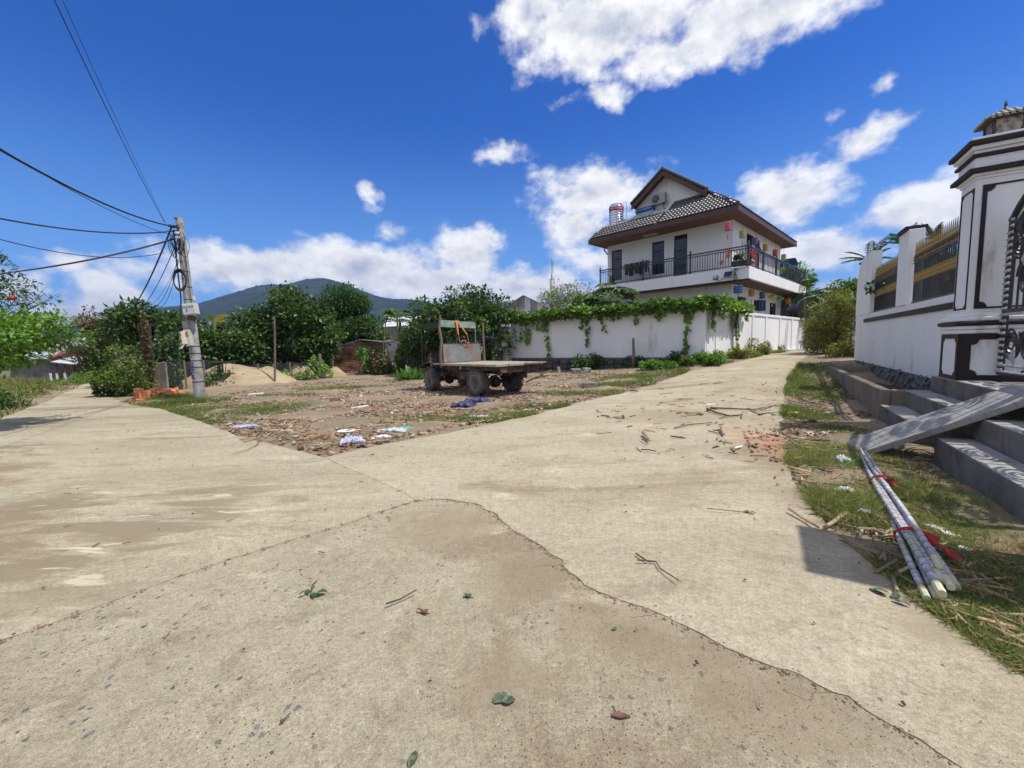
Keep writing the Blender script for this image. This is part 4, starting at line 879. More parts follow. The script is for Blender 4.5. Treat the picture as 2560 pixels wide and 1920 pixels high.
for k in range(16): m_ = MB(Mp); xk = -1.5 + k * .29; m_.cyl((xk, -1.65, zp + .13), (xk, .6, zq + .43), .09, n=6); m_.build('roof_tile', TILE, t, smooth=True)
for xk in (-1.4, .6, 2.8): MB(Mp).bb(xk - .1, xk + .1, -1.5, -1.3, .7, zp).build('column', WHITE, t)
MB(Mp).bb(-1.4, 2.8, .5, .6, .7, zq + .2).build('wall', mat('dark_doorway', (.03, .03, .03), .9), t)
# ------------------------------------------------------------------ vines on the wall
def vine():
    g_ = np.random.default_rng(21); t = thing('climbing_vine', CW + dF * 5 + Vector((0, 0, WT)), 'leafy green climbing vine heaped along the top of the white wall', 'vine')
    parts = []
    def heap(P, d, n, L_, cnt, hh, ww, off):
        s_ = g_.random(cnt) * L_; 
        prof = .75 + .25 * np.sin(s_ * 2.3) * np.cos(s_ * .9 + 1) + .12 * np.sin(s_ * 7)
        a = g_.random(cnt) * math.pi * 1.15 - .2; rr_ = g_.random(cnt) ** .35
        z_ = WT + .02 + np.sin(a) * rr_ * hh * prof + off; y_ = -np.cos(a) * rr_ * ww - .05
        Pp = np.array(P)[None] + np.array(d)[None] * s_[:, None] + np.array(-n)[None] * y_[:, None] * -1 * -1; Pp[:, 2] = z_
        out = np.array(-n)[None] * (y_ * 1.5)[:, None] + rnd_dirs(cnt, g_) * .8; out[:, 2] -= .25
        N = np.array(n)[None] * .5 + np.array([0, 0, .8]) + rnd_dirs(cnt, g_) * .6
        Ls = .16 + .10 * g_.random(cnt); parts.append(leaves(Pp, out, N, Ls, Ls * .9))
    heap(CW + dF * -.1, dF, nF, LF + .2, 11000, .50, .38, 0)
    heap(CW, dA, nA, 4.6, 3800, .5, .42, .02)
    V, T_ = cat(parts); fast('foliage', V, T_, L_VINE, t)
    # hanging runners
    def runner(P, n, d, px, py, y1, wid, dens, tp=0):
        a = PL(px, py, P, n); b_ = PL(px + tp, y1, P, n); L_ = a.z - b_.z; g2_ = random.Random(px)
        pts = [a.lerp(b_, k / 8) + n * .05 + d * (g2_.uniform(-.04, .04)) for k in range(9)]; m_ = MB(); m_.tube(pts, .006, 4)
        st = m_.build('runner', BARK, t)
        cnt = int(L_ * dens); f = g_.random(cnt) ** 1.15; A = np.array([tuple(p) for p in pts]); idx = np.minimum((f * 8).astype(int), 7); fr = f * 8 - idx
        Pp = A[idx] * (1 - fr[:, None]) + A[idx + 1] * fr[:, None]; w_ = wid * (1.0 - .6 * f); Pp += np.array(d)[None] * (g_.normal(size=cnt) * w_)[:, None] + np.array(n)[None] * (g_.random(cnt) * .10)[:, None]
        out = np.array([0, 0, -1.]) + np.array(d)[None] * (g_.normal(size=cnt) * .7)[:, None] + np.array(n)[None] * .25
        Ls = .13 + .07 * g_.random(cnt); Vl, Tl = leaves(Pp, out, np.array(n)[None] + rnd_dirs(cnt, g_) * .5, Ls, Ls * .85); fast('runner_leaves', Vl, Tl, L_VINE, t)
    PF = CW + nF * .02; PA = CW + nA * .07
    for (px, y0, y1, wd, dn, tp) in ((1303, 800, 852, .07, 16, 3), (1326, 800, 860, .18, 60, -6), (1345, 800, 822, .08, 30, 0), (1366, 792, 895, .07, 34, 8), (1362, 792, 825, .18, 100, 0), (1457, 790, 822, .07, 30, 0), (1473, 790, 868, .07, 34, -4), (1500, 788, 828, .08, 26, 18), (1530, 786, 800, .16, 60, 4), (1591, 778, 808, .07, 40, 0), (1652, 780, 799, .18, 50, -2), (1722, 775, 878, .08, 38, -6), (1718, 775, 800, .2, 70, 0), (1550, 782, 795, .1, 40, 0)):
        runner(PF, nF, dF, px, y0, y1, wd, dn, tp)
    for (px, y0, y1, wd, dn, tp) in ((1776, 772, 823, .18, 120, 0), (1834, 778, 870, .14, 70, 4), (1832, 778, 822, .28, 110, 0), (1858, 782, 800, .2, 120, 3), (1800, 778, 795, .3, 120, 0)):
        runner(PA, nA, dA, px, y0, y1, wd, dn, tp)
vine()
# ------------------------------------------------------------------ compound on the right: wall, pillar, gate, steps
PC = Vector((6.8, 6.27, 0)); D = Vector((math.sin(R(31.5)), math.cos(R(31.5)), 0)); N_ = Vector((D.y, -D.x, 0))
gx = Matrix.Identity(4); gx.col[0] = (*D, 0); gx.col[1] = (*N_, 0); gx.col[2] = (0, 0, 1, 0); gx.col[3] = (*PC, 1)   # x = along wall away, y = into the plot
flip = Matrix.Identity(4)
def gb(x0, x1, y0, y1, z0, z1, mb=None): return (mb or MB(gx)).bb(x0, x1, y0, y1, z0, z1)
WS = mat('white_masonry_paint', (.84, .84, .84), .8, (.79, .79, .785), 1.0, .3, 70, spec=.2, rust=((.58, .56, .52), .34, 2.0), stretch=(1, 1, .3))
cw = thing('compound_wall', gx @ Vector((5, .4, .6)), 'tall white wall with black and gold spiked railings right of the lane', 'wall')
SE = 11.04; WN = .374
def sW(px): p = PL(px, 850, gx @ Vector((0, WN, 0)), N_) - PC; return p.dot(D)
def zW(px, py): return PL(px, py, gx @ Vector((0, WN, 0)), N_).z
pa, pb, pc_, pd_ = sW(2172), sW(2238), sW(2262), .72
zb1 = 2.30; ztp = 3.72
gb(.72, SE, WN, WN + .2, .70, zb1).build('wall_panel', WS, cw)
gb(pb, pc_, WN - .04, WN + .24, zb1 + .003, 4.06).build('pier', WS, cw, bevel=.01)
gb(pb - .06, pc_ + .06, WN - .1, WN + .3, 4.063, 4.15).build('pier_cap', BROWNP, cw, bevel=.01)
# rounded end column
m_ = MB(gx); poly = [(pa, zb1 + .003), (SE, zb1 + .003), (SE, 3.3)] + [(SE - 1.15 + 1.15 * math.cos(t), 3.3 + .98 * math.sin(t)) for t in np.linspace(.15, 1.571, 9)] + [(pa, 4.28)]
Mr = gx @ Matrix(((1, 0, 0, 0), (0, 0, 1, WN - .02), (0, 1, 0, 0), (0, 0, 0, 1))); MB(Mr).prism(poly, 0, .24).build('end_column', WS, cw)
gb(.72, sW(2159), WN - .035, WN - .002, 2.03, 2.15).build('band', BROWNP, cw)
gb(.72, SE - .05, WN + .02, WN + .18, -.1, .698).build('footing', mat('rubble_footing', (.24, .235, .23), .95, (.13, .128, .125), 6, 1.0, 20, spec=.2), cw)
g_ = random.Random(3)
for k in range(95):
    x_ = .8 + k * .108; MB(gx @ Matrix.Translation((x_, WN + .0, g_.uniform(.34, .70))) @ Matrix.Rotation(g_.uniform(-.6, .6), 4, 'Y')).box((0, 0, 0), (g_.uniform(.06, .16), g_.uniform(.03, .07), g_.uniform(.05, .11))).build('stone', MATS['rubble_footing'], cw, bevel=.012)
GOLD = mat('gold_paint', (.34, .225, .07), .34, (.17, .11, .04), 8, .05, metal=.8)
def fence(x0, x1, label):
    t = thing('spiked_railing', gx @ Vector(((x0 + x1) / 2, WN + .08, zb1)), label, 'railing', 'black and gold railings set in the compound wall', rz=math.atan2(D.y, D.x))
    y_ = WN + .08; n = round((x1 - x0) / .105)
    for z_ in (zb1 + .04, zb1 + .95, 3.40): gb(x0, x1, y_ - .02, y_ + .02, z_ - .018, z_ + .018).build('rail', BLACKI, t)
    first = None
    for k in range(n):
        x_ = x0 + (k + .5) * (x1 - x0) / n
        if first is None:
            M_ = MAT4[t]; m_ = MB(M_); m_.cyl((0, 0, 0), (0, 0, 1.13), .013, n=6); a = m_.build('bar', BLACKI, t)
            m_ = MB(M_); m_.lathe([(.013, 1.13), (.02, 1.16), (.011, 1.19), (.014, 1.23), (.006, 1.40), (.001, 1.44)], n=6); b1 = m_.build('spike', GOLD, t)
            m_ = MB(M_); m_.lathe([(.014, .50), (.018, .53), (.0135, .57), (.018, .61), (.0135, .65), (.018, .68), (.014, .71)], n=6); b2 = m_.build('collar', GOLD, t); first = (a, b1, b2)
            for q_ in first: q_.location = (x_ - (x0 + x1) / 2, 0, 0)
        else:
            for q_ in first: c = q_.copy(); COL.objects.link(c); c.parent = t; c.location = (x_ - (x0 + x1) / 2, 0, 0)
    for zz_ in (3.40,): 
        m_ = MB(gx)
        for k in range(n): x_ = x0 + (k + .5) * (x1 - x0) / n; m_.tube([(x_ + math.cos(a) * .04, y_ - .02, zz_ - .07 + math.sin(a) * .04) for a in np.linspace(0, 6.28, 8)], .007, 4)
        tag(m_.build('rings', GOLD, t), kind='stuff')
fence(pb + .03 + (0), pa - .03, 'farther spiked railing between the rounded column and the pier'); fence(.74, pc_ - .03, 'nearer spiked railing between the pier and the gate pillar')
# gate pillar
def pillar(x0, label, detail=True):
    gp = thing('gate_pillar', gx @ Vector((x0 + .35, .45, .85)), label, 'pillar', 'white and brown pillars of the gate')
    X0, X1, Y0, Y1 = x0, x0 + .70, 0.0, .80
    gb(X0, X1, Y0, Y1, .87, 1.58).build('pedestal', WS, gp)
    def trim(face, a0_, a1_, z0_, z1_, t_, pr=.012, rad=.07, parent=gp, fat=None):
        fat = fat or t_; m_ = MB(gx)
        def bx(a, b_, c, d_):
            if face == 'f': m_.bb(a, b_, a0f - pr, a0f, c, d_)
            else: m_.bb(a0f - pr, a0f, a, b_, c, d_)
        a0f = trim.off; bx(a0_, a0_ + fat, z0_, z1_); bx(a1_ - t_, a1_, z0_, z1_); bx(a0_ + fat, a1_ - t_, z0_, z0_ + t_); bx(a0_ + fat, a1_ - t_, z1_ - t_, z1_)
        for (ca, cz) in ((a0_ + fat, z0_ + t_), (a1_ - t_, z0_ + t_), (a0_ + fat, z1_ - t_), (a1_ - t_, z1_ - t_)):
            sa = 1 if ca < (a0_ + a1_) / 2 else -1; sz = 1 if cz < (z0_ + z1_) / 2 else -1
            poly = [(ca, cz)] + [(ca + sa * rad * math.cos(t), cz + sz * rad * math.sin(t)) for t in np.linspace(0, 1.571, 6)]
            if sa * sz < 0: poly = poly[::-1]
            Mx = Matrix(((1, 0, 0, 0), (0, 0, 1, a0f - pr), (0, 1, 0, 0), (0, 0, 0, 1))) if face == 'f' else Matrix(((0, 0, 1, a0f - pr), (1, 0, 0, 0), (0, 1, 0, 0), (0, 0, 0, 1)))
            m2 = MB(gx @ Mx); m2.prism(poly, 0, pr - .002); m_.v += m2.v and []; o_ = len(m_.v); m_.v += m2.v; m_.f += [tuple(i + o_ for i in f) for f in m2.f]
        m_.build('trim', BROWNP, parent)
    trim.off = Y0; trim('f', X0 - .0, X1, .87, 1.58, .07, rad=.06)
    trim.off = X0; trim('s', Y0 - .0, Y1, .87, 1.58, .09, rad=.08, fat=.13)
    gb(X0 - .02, X1 + .02, Y0 - .02, Y1 + .02, 1.583, 1.64).build('moulding', WS, gp, bevel=.015); gb(X0 - .035, X1 + .035, Y0 - .035, Y1 + .035, 1.643, 1.70).build('moulding', WS, gp, bevel=.02)
    gb(X0 - .06, X1 + .06, Y0 - .06, Y1 + .06, 1.703, 1.765).build('band', BROWNP, gp, bevel=.02)
    gb(X0 - .03, X1 + .03, Y0 - .03, Y1 + .03, 1.768, 1.83).build('moulding', WS, gp, bevel=.015); gb(X0 + .03, X1 - .03, Y0 + .03, Y1 - .03, 1.833, 1.90).build('moulding', WS, gp, bevel=.01)
    sx0, sx1, sy0, sy1 = X0 + .08, X1 - .08, Y0 + .08, Y1 - .08
    gb(sx0, sx1, sy0, sy1, 1.903, 3.83).build('shaft', WS, gp)
    trim.off = sy0; trim('f', sx0 + .03, sx1 - .05, 1.95, 3.72, .022, rad=.05)
    trim.off = sx0; trim('s', sy0 + .07, sy1 + .05, 1.95, 3.74, .025, rad=.08, fat=.05)
    for (i, (o_, z0_, z1_, m_)) in enumerate(((.02, 3.833, 3.87, WS), (.05, 3.873, 3.91, WS), (.11, 3.913, 3.975, BROWNP), (.04, 3.978, 4.13, WS), (.08, 4.133, 4.18, BROWNP), (.05, 4.183, 4.23, WS), (.09, 4.233, 4.29, WS), (.14, 4.293, 4.36, BROWNP), (.10, 4.363, 4.40, WS))):
        gb(sx0 - o_, sx1 + o_, sy0 - o_, sy1 + o_, z0_, z1_).build('cap_band' if m_ is BROWNP else 'cap_course', m_, gp, bevel=.008)
    cx, cy = (sx0 + sx1) / 2, (sy0 + sy1) / 2 + .0
    lt = thing('pillar_lamp', gx @ Vector((cx, cy, 4.400)), 'small house shaped lantern with a tiled roof on ' + ('the near gate pillar beside the ramp' if detail else 'the gate pillar nearest the viewer'), 'lamp', rz=math.atan2(D.y, D.x))
    BRZ = mat('weathered_bronze', (.10, .085, .07), .55, (.05, .045, .04), 12, .3, metal=.4)
    gb(cx - .17, cx + .17, cy - .17, cy + .17, 4.403, 4.430).build('base', BRZ, lt)
    for (a, c) in ((-1, -1), (1, -1), (1, 1), (-1, 1)): gb(cx + a * .15 - .015, cx + a * .15 + .015, cy + c * .15 - .015, cy + c * .15 + .015, 4.430, 4.670).build('corner_post', BRZ, lt)
    PAN = mat('mottled_lamp_glass', (.45, .38, .28), .3, (.06, .05, .04), 9, .2)
    for (x0_, x1_, y0_, y1_) in ((cx - .135, cx + .135, cy - .152, cy - .146), (cx - .135, cx + .135, cy + .146, cy + .152), (cx - .152, cx - .146, cy - .135, cy + .135), (cx + .146, cx + .152, cy - .135, cy + .135)): gb(x0_, x1_, y0_, y1_, 4.435, 4.665).build('pane', PAN, lt)
    m_ = MB(gx); m_.add([(cx - .25, cy - .25, 4.670), (cx + .25, cy - .25, 4.670), (cx + .25, cy + .25, 4.670), (cx - .25, cy + .25, 4.670), (cx, cy, 4.830)], [(0, 3, 2, 1), (0, 1, 4), (1, 2, 4), (2, 3, 4), (3, 0, 4)]); m_.build('roof', BRZ, lt)
    m_ = MB(gx); PT = mat('pale_lamp_tile', (.42, .38, .33), .7, (.30, .27, .23), 8, .2)
    for s4 in range(4):
        Rm = Matrix.Translation((cx, cy, 0)) @ Matrix.Rotation(s4 * math.pi / 2, 4, 'Z')
        for k in range(-3, 4): x_ = k * .066; tmax = 1 - abs(k) / 3.6; m_.cyl(Rm @ Vector((x_, -.26, 4.685)), Rm @ Vector((x_ * (1 - .9 * tmax) if 0 else x_, -.26 + .25 * tmax, 4.685 + .15 * tmax)), .022, .02, 5)
    tag(m_.build('roof_tiles', PT, lt), kind='stuff')
    MB(gx).lathe([(.02, 4.820), (.03, 4.850), (.012, 4.870), (.022, 4.900), (.002, 4.960)], c=(cx, cy, 0), n=8).build('finial', BRZ, lt)
pillar(0, 'white gate pillar with brown trim at the end of the compound wall')
pillar(-5.15, 'second white gate pillar with brown trim nearest the viewer', False)
SILV = mat('silver_paint', (.50, .50, .50), .5, metal=.2)
# gate leaves: ornate iron in a frame, arched head, rows of studs
def gate(x0, x1, label):
    t = thing('gate_leaf', gx @ Vector(((x0 + x1) / 2, .44, .9)), label, 'gate', 'leaves of the black iron gate'); y_ = .44; w_ = x1 - x0
    def zt_at(x_): q_ = (x_ - (-4.04)) / 4.04; return 3.15 + .75 * math.sin(math.pi * q_) ** .8
    m_ = MB(gx); m_.bb(x0, x0 + .06, y_ - .03, y_ + .03, .97, zt_at(x0 + .03)); m_.bb(x1 - .06, x1, y_ - .03, y_ + .03, .97, zt_at(x1 - .03)); m_.bb(x0 + .06, x1 - .06, y_ - .03, y_ + .03, .97, 1.03); m_.bb(x0 + .06, x1 - .06, y_ - .025, y_ + .025, 1.86, 1.92)
    m_.tube([(x0 + w_ * k / 10, y_, zt_at(x0 + w_ * k / 10)) for k in range(11)], .04, 6); m_.tube([(x0 + w_ * k / 10, y_, zt_at(x0 + w_ * k / 10) - .22) for k in range(11)], .03, 6); m_.build('frame', BLACKI, t)
    n = round(w_ / .17)
    for k in range(1, n): x_ = x0 + w_ * k / n; MB(gx).cyl((x_, y_, 1.92), (x_, y_, zt_at(x_) - .2), .013, n=6).build('bar', BLACKI, t)
    def scroll(cx, cz, r_, tn, s_, fl=1): return [(cx + fl * math.cos(a * s_) * r_ * (1 - .8 * a / tn), y_ - .01, cz + math.sin(a * s_) * r_ * (1 - .8 * a / tn)) for a in np.linspace(0, tn, 26)]
    for (cx, cz, r_) in ((.15, 1.42, .24), (.38, 1.42, .24), (.62, 1.42, .24), (.85, 1.42, .24), (.3, 2.35, .30), (.7, 2.35, .30), (.15, 2.75, .18), (.5, 2.75, .22), (.85, 2.75, .18), (.3, 3.05, .2), (.7, 3.05, .2)):
        for fl in (1, -1): MB(gx).tube(scroll(x0 + w_ * cx, cz, r_, 8.5, fl, fl), .018, 5).build('scroll', BLACKI, t)
    # leaf shaped plates in silver and bronze
    for (cx, cz, m2) in ((.3, 2.55, SILV), (.7, 2.55, SILV), (.5, 1.6, SILV), (.5, 2.9, MATS['weathered_bronze']), (.25, 1.25, SILV), (.75, 1.25, SILV), (.2, 3.0, MATS['weathered_bronze']), (.8, 3.0, MATS['weathered_bronze'])):
        c0 = (x0 + w_ * cx, y_ - .035, cz); m_ = MB(gx); m_.add([(c0[0], c0[1], cz - .13), (c0[0] + .07, c0[1] - .02, cz), (c0[0] + .015, c0[1], cz + .14), (c0[0] - .06, c0[1] - .02, cz + .02), (c0[0], c0[1] - .05, cz)], [(0, 1, 4), (1, 2, 4), (2, 3, 4), (3, 0, 4)]); o = m_.build('leaf_plate', m2, t); o.modifiers.new('s', 'SOLIDIFY').thickness = .01
    m_ = MB(gx)
    def stud(x_, z_): m_.cyl((x_, y_ - .028, z_), (x_, y_ - .065, z_), .026, .006, 6, caps=False)
    for k in range(26):
        z_ = 1.05 + k * .088
        if z_ < zt_at(x1) - .1: stud(x1 - .05, z_)
        if z_ < zt_at(x0) - .1: stud(x0 + .05, z_)
        if z_ < zt_at(x1 - .2) - .1: stud(x1 - .14, z_)
    for k in range(int(w_ / .085)):
        for zz_ in (1.03, 1.12, 1.84): stud(x0 + .08 + k * .085, zz_)
    tag(m_.build('studs', mat('silver_paint', (.50, .50, .50), .5, metal=.2), t), kind='stuff')
gate(-2.02, -.01, 'ornate black iron gate leaf hinged on the pillar by the wall'); gate(-4.04, -2.03, 'ornate black iron gate leaf nearer the viewer by the second pillar')
# steps, platform and planter kerb
CEM = mat('rough_cement', (.19, .18, .165), .92, (.13, .122, .11), 2, .5, 35, spec=.2, rust=((.10, .092, .08), .42, 2.5))
CEM2 = mat('smooth_cement', (.38, .37, .345), .85, (.28, .27, .25), 3, .4, 45, spec=.2, rust=((.19, .18, .16), .36, 4))
CEM3 = mat('tan_cement', (.26, .22, .175), .95, (.175, .148, .118), 2.2, .5, 30, spec=.15)
st = thing('entrance_steps', gx @ Vector((-1.5, .4, 0)), 'rough cement steps rising to the gate', 'steps')
gb(-5.2, .9, -.05, 1.6, -.1, .868).build('landing', CEM, st, bevel=.01)
for (a, b_) in ((-1.12, .905), (-4.1, -1.95)):
    gb(a, b_, -.376, -.053, -.1, .60).build('tread', CEM, st, bevel=.012); gb(a, b_, -.70, -.379, -.1, .325).build('tread', CEM, st, bevel=.012)
    gb(a + .01, b_ - .01, -.372, -.058, .601, .613).build('screed', CEM2, st); gb(a + .01, b_ - .01, -.695, -.383, .326, .338).build('screed', CEM2, st)
gb(-3.88, .88, -.04, .36, .869, .880).build('screed', CEM2, st)
pk = thing('planter_kerb', gx @ Vector((4.5, -.3, .1)), 'long tan cement planter kerb at the foot of the compound wall', 'planter')
kx = MB(gx); kx.bb(.91, 8.05, -.70, -.55, -.2, .61); kx.build('front_kerb', CEM3, pk, bevel=.015)
gb(.91, 1.06, -.547, .36, -.2, .612).build('end_kerb', CEM3, pk, bevel=.015); gb(7.9, 8.05, -.547, .36, -.2, .66).build('end_kerb', CEM3, pk, bevel=.015); gb(1.063, 7.897, -.547, .37, -.2, .30).build('soil', mat('dark_soil', (.08, .065, .05), .95, bump=1), pk)
# ramp slab laid over the steps
rp = thing('ramp_slab', gx @ Vector((-1.42, -1.42, 0)), 'narrow concrete ramp slab leaning from the grass up to the gate', 'ramp')
A0, A1 = (-1.24, -1.48, -.04), (-1.82, -1.36, -.04); B1, B0 = (-2.36, .05, .90), (-1.62, .05, .90)
m_ = MB(gx); ns = 14
for i in range(ns):
    f0, f1 = i / ns + .001, (i + 1) / ns - .001
    la = [Vector(A0).lerp(Vector(B0), f) for f in (f0, f1)]; lb = [Vector(A1).lerp(Vector(B1), f) for f in (f0, f1)]
    MB(gx).slab(la[0], la[1], lb[1], lb[0], .07).build('ramp_section', CEM2, rp)
# ------------------------------------------------------------------ bundle of sugar cane
ca = G(2152, 1138); cb = G(2335, 1478); cd = (cb - ca); cl = cd.length; cd.normalize(); cn = Vector((cd.y, -cd.x, 0))
sc = thing('sugarcane_bundle', (ca + cb) / 2, 'bundle of pale sugar cane tied with red ribbon lying on the grass', 'sugarcane')
CANE = bpy.data.materials.new('cane_skin'); CANE.use_nodes = True; t_ = CANE.node_tree; q = NB(t_); p_ = t_.nodes['Principled BSDF']
v = q.n('ShaderNodeTexCoord').outputs['Object']; cc_ = q.mix(q.mr(q.noise(v, 9, 7, .7), .38, .62), (.60, .61, .64), (.34, .30, .31)); cc_ = q.mix(q.mr(q.noise(v, 3, 6, .6), .5, .6), cc_, (.42, .42, .34)); q.put(p_.inputs['Base Color'], cc_); p_.inputs['Roughness'].default_value = .6
NODE = mat('cane_node', (.19, .14, .11), .8); CEND = mat('cane_cut_end', (.62, .58, .34), .7, (.5, .47, .25), 5); RIB = mat('red_ribbon', (.62, .03, .03), .35, (.45, .02, .02), 3, .1, trans=.3)
offs = [(-.085, .03), (-.04, .028), (.01, .03), (.055, .028), (-.06, .075), (-.012, .078), (.035, .075), (-.02, .12)]; g_ = random.Random(8)
for k, (o_, z_) in enumerate(offs):
    ex = g_.uniform(-.12, .18) + (.25 if k in (2, 6) else 0); r_ = g_.uniform(.019, .025); pts = []; rad = []; sgl = .105; n = int((cl + ex) / sgl)
    for i in range(n + 1):
        s_ = i / n; f = s_; pp = ca + cd * (s_ * (cl + ex)) + cn * (o_ * (.45 + .50 * f) + .02 * math.sin(s_ * 5 + k)) + Vector((0, 0, z_ * (.6 + .5 * f) + .012)); pts += [pp - cd * .012, pp, pp + cd * .012]; rad += [r_ * .96, r_ * (.6 if i == 0 else 1.06), r_ * .96]
    MB().tube(pts, [x_ * (.55 + .45 * min(1, (j / len(pts)) * 2.2)) for j, x_ in enumerate(rad)], 8).build('cane', CANE, sc, smooth=True)
    m_ = MB()
    for i in range(1, n): p1 = pts[3 * i + 1]; rr_ = r_ * 1.13 * (.55 + .45 * min(1, (i / n) * 2.2)); m_.cyl(p1 - cd * .0018, p1 + cd * .0018, rr_, n=8)
    tag(m_.build('joint_rings', NODE, sc), kind='stuff')
    e = pts[-2]; MB().cyl(e - cd * .10, e + cd * .03, r_ * .98, n=8).build('cut_end', CEND, sc, smooth=True)
for f in (.40, .80):
    pp = ca + cd * (cl * f); m_ = MB(); w_ = .11 * (.45 + .50 * f) + .03
    for k in range(5): m_.tube([pp + cd * (k * .012 + .02 * math.sin(a * 2 + k)) + cn * (math.cos(a) * w_ * .8 - .012) + Vector((0, 0, .062 + math.sin(a) * (.072 if a < 3.3 else .06))) for a in np.linspace(0, 6.283, 17)], .005, 4)
    m_.build('ribbon', RIB, sc, smooth=True)
    vs = []; L_ = .42 if f > .5 else .14
    for i in range(7): c0 = pp + cd * (i / 6 * L_ * .75) - cn * (.07 + i / 6 * L_ * .45 + .02 * math.sin(i * 2.3)) + Vector((0, 0, .12 - .10 * (i / 6))); ww = .030 * (1 - .3 * i / 6) * (1 + .4 * math.sin(i * 2)); vs += [c0 + cn * ww * -1, c0 + cn * ww + Vector((0, 0, .02 * math.sin(i * 3)))]
    m_ = MB(); m_.add(vs, [(2 * i, 2 * i + 1, 2 * i + 3, 2 * i + 2) for i in range(6)]); o = m_.build('ribbon_tail', RIB, sc, smooth=True); o.modifiers.new('s', 'SOLIDIFY').thickness = .004
m_ = MB(); g_ = random.Random(2)
for k in range(16): m_.tube([ca + Vector((g_.uniform(-.05, .05), g_.uniform(-.05, .05), .06)), ca - cd * g_.uniform(.05, .16) + cn * g_.uniform(-.12, .12) + Vector((0, 0, g_.uniform(.03, .1)))], .006, 4)
m_.build('frayed_tops', mat('straw', (.42, .31, .18), .9, (.30, .21, .12), 6, .2), sc)
# ------------------------------------------------------------------ flat bed farm truck
RUST = (.20, .085, .04)
GRIME = mat('grimy_dark_steel', (.035, .032, .03), .75, (.06, .048, .038), 4, .4, 30, rust=((.14, .09, .06), .45, 5))
TYRE = mat('dusty_tyre', (.07, .064, .056), .9, (.17, .145, .115), 3, .4, 25)
RIMM = mat('dusty_rim', (.22, .20, .165), .8, (.30, .265, .21), 6, .3, 30)
DECK = mat('worn_deck', (.42, .37, .29), .85, (.30, .25, .18), 2, .4, 18, stretch=(1, 6, 1))
SHEETM = mat('rusty_grey_sheet', (.23, .24, .23), .7, (.17, .18, .17), 2, .2, 20, rust=((.24, .12, .07), .44, 1.3))
WOOD = mat('grey_wood', (.24, .19, .14), .9, (.14, .11, .08), 4, .6, 18, stretch=(1, 1, .25))
GREENB = mat('faded_green_board', (.13, .22, .17), .85, (.24, .28, .24), 3, .5, 14, stretch=(1, 1, 3), rust=((.30, .28, .24), .4, 4))
PO = G(1188, 993); THt = math.atan2(.72, -.69)
tx = Matrix.Translation(PO) @ Matrix.Rotation(THt, 4, 'Z')
tr = thing('farm_truck', PO, 'old rusty flat bed farm truck with tractor tyres parked on the rubble lot', 'truck', rz=THt)
def tb_(x0, x1, y0, y1, z0, z1): return MB(tx).bb(x0, x1, y0, y1, z0, z1)
def wheel(x, y, steer=0, s=1):
    r_, w_ = .45, .30; M_ = tx @ Matrix.Translation((x, y, r_)) @ Matrix.Rotation(steer, 4, 'Z') @ Matrix.Rotation(R(90), 4, 'X')
    ty = MB(M_).lathe([(r_ * .52, -w_ * .42), (r_ * .72, -w_ * .5), (r_ * .88, -w_ * .44), (r_ * .93, -w_ * .25), (r_ * .945, 0), (r_ * .93, w_ * .25), (r_ * .88, w_ * .44), (r_ * .72, w_ * .5), (r_ * .52, w_ * .42)], n=28).build('wheel', TYRE, tr, smooth=True)
    m_ = MB(M_); n = 17
    for k in range(n):          # chevron lugs
        for sd_ in (-1, 1):
            a = 2 * math.pi * (k + (.5 if sd_ > 0 else 0)) / n; a2 = a - .28
            p1 = Vector((math.cos(a) * r_ * .94, math.sin(a) * r_ * .94, sd_ * .01)); p2 = Vector((math.cos(a2) * r_ * .90, math.sin(a2) * r_ * .90, sd_ * w_ * .5)); rd = Vector((math.cos(a), math.sin(a), 0))
            p3 = Vector((math.cos(a2) * r_ * .76, math.sin(a2) * r_ * .76, sd_ * w_ * .53)); tn = Vector((-math.sin(a), math.cos(a), 0)) * .024
            vs = []
            for pp, h_ in ((p1, .055), (p2, .05), (p3, .02)): vs += [pp - tn, pp + tn, pp + tn * .7 + rd * h_, pp - tn * .7 + rd * h_]
            m_.add(vs, [(0, 3, 2, 1), (8, 9, 10, 11)] + [(i * 4 + j, i * 4 + (j + 1) % 4, (i + 1) * 4 + (j + 1) % 4, (i + 1) * 4 + j) for i in range(2) for j in range(4)])
    tag(m_.build('tread_lugs', TYRE, ty), kind='stuff')
    rm = MB(M_)
    sgn = 1 if y > -.8 else -1     # visible side is -z of the wheel frame for near wheels
    for sz in (-1, 1): rm.lathe([(r_ * .58, sz * w_ * .34), (r_ * .56, sz * w_ * .44), (r_ * .50, sz * w_ * .42), (r_ * .46, sz * w_ * .20), (r_ * .30, sz * w_ * .12), (r_ * .24, sz * w_ * .26), (r_ * .12, sz * w_ * .30), (.01, sz * w_ * .34)], n=24)
    rm.build('rim', RIMM, ty, smooth=True)
    m_ = MB(M_)
    for k in range(6): a = k * 1.047; [m_.cyl((math.cos(a) * r_ * .19, math.sin(a) * r_ * .19, sz * w_ * .2), (math.cos(a) * r_ * .19, math.sin(a) * r_ * .19, sz * w_ * .32), .012, n=6) for sz in (-1, 1)]
    tag(m_.build('wheel_nuts', GRIME, ty), kind='stuff')
wheel(0, -.14); wheel(0, -1.62); wheel(2.55, -.10, R(-8)); wheel(2.55, -1.58, R(-8))
for y in (-.55, -1.2): tb_(-1.05, 3.0, y - .04, y + .04, .70, .84).build('chassis_rail', GRIME, tr)
tb_(-1.12, -1.02, -1.6, -.1, .78, .97).build('rear_cross_beam', GRIME, tr); tb_(-1.0, 1.7, -.12, -.04, .84, .97).build('bed_frame', GRIME, tr); tb_(-1.0, 1.7, -1.68, -1.6, .84, .97).build('bed_frame', GRIME, tr)
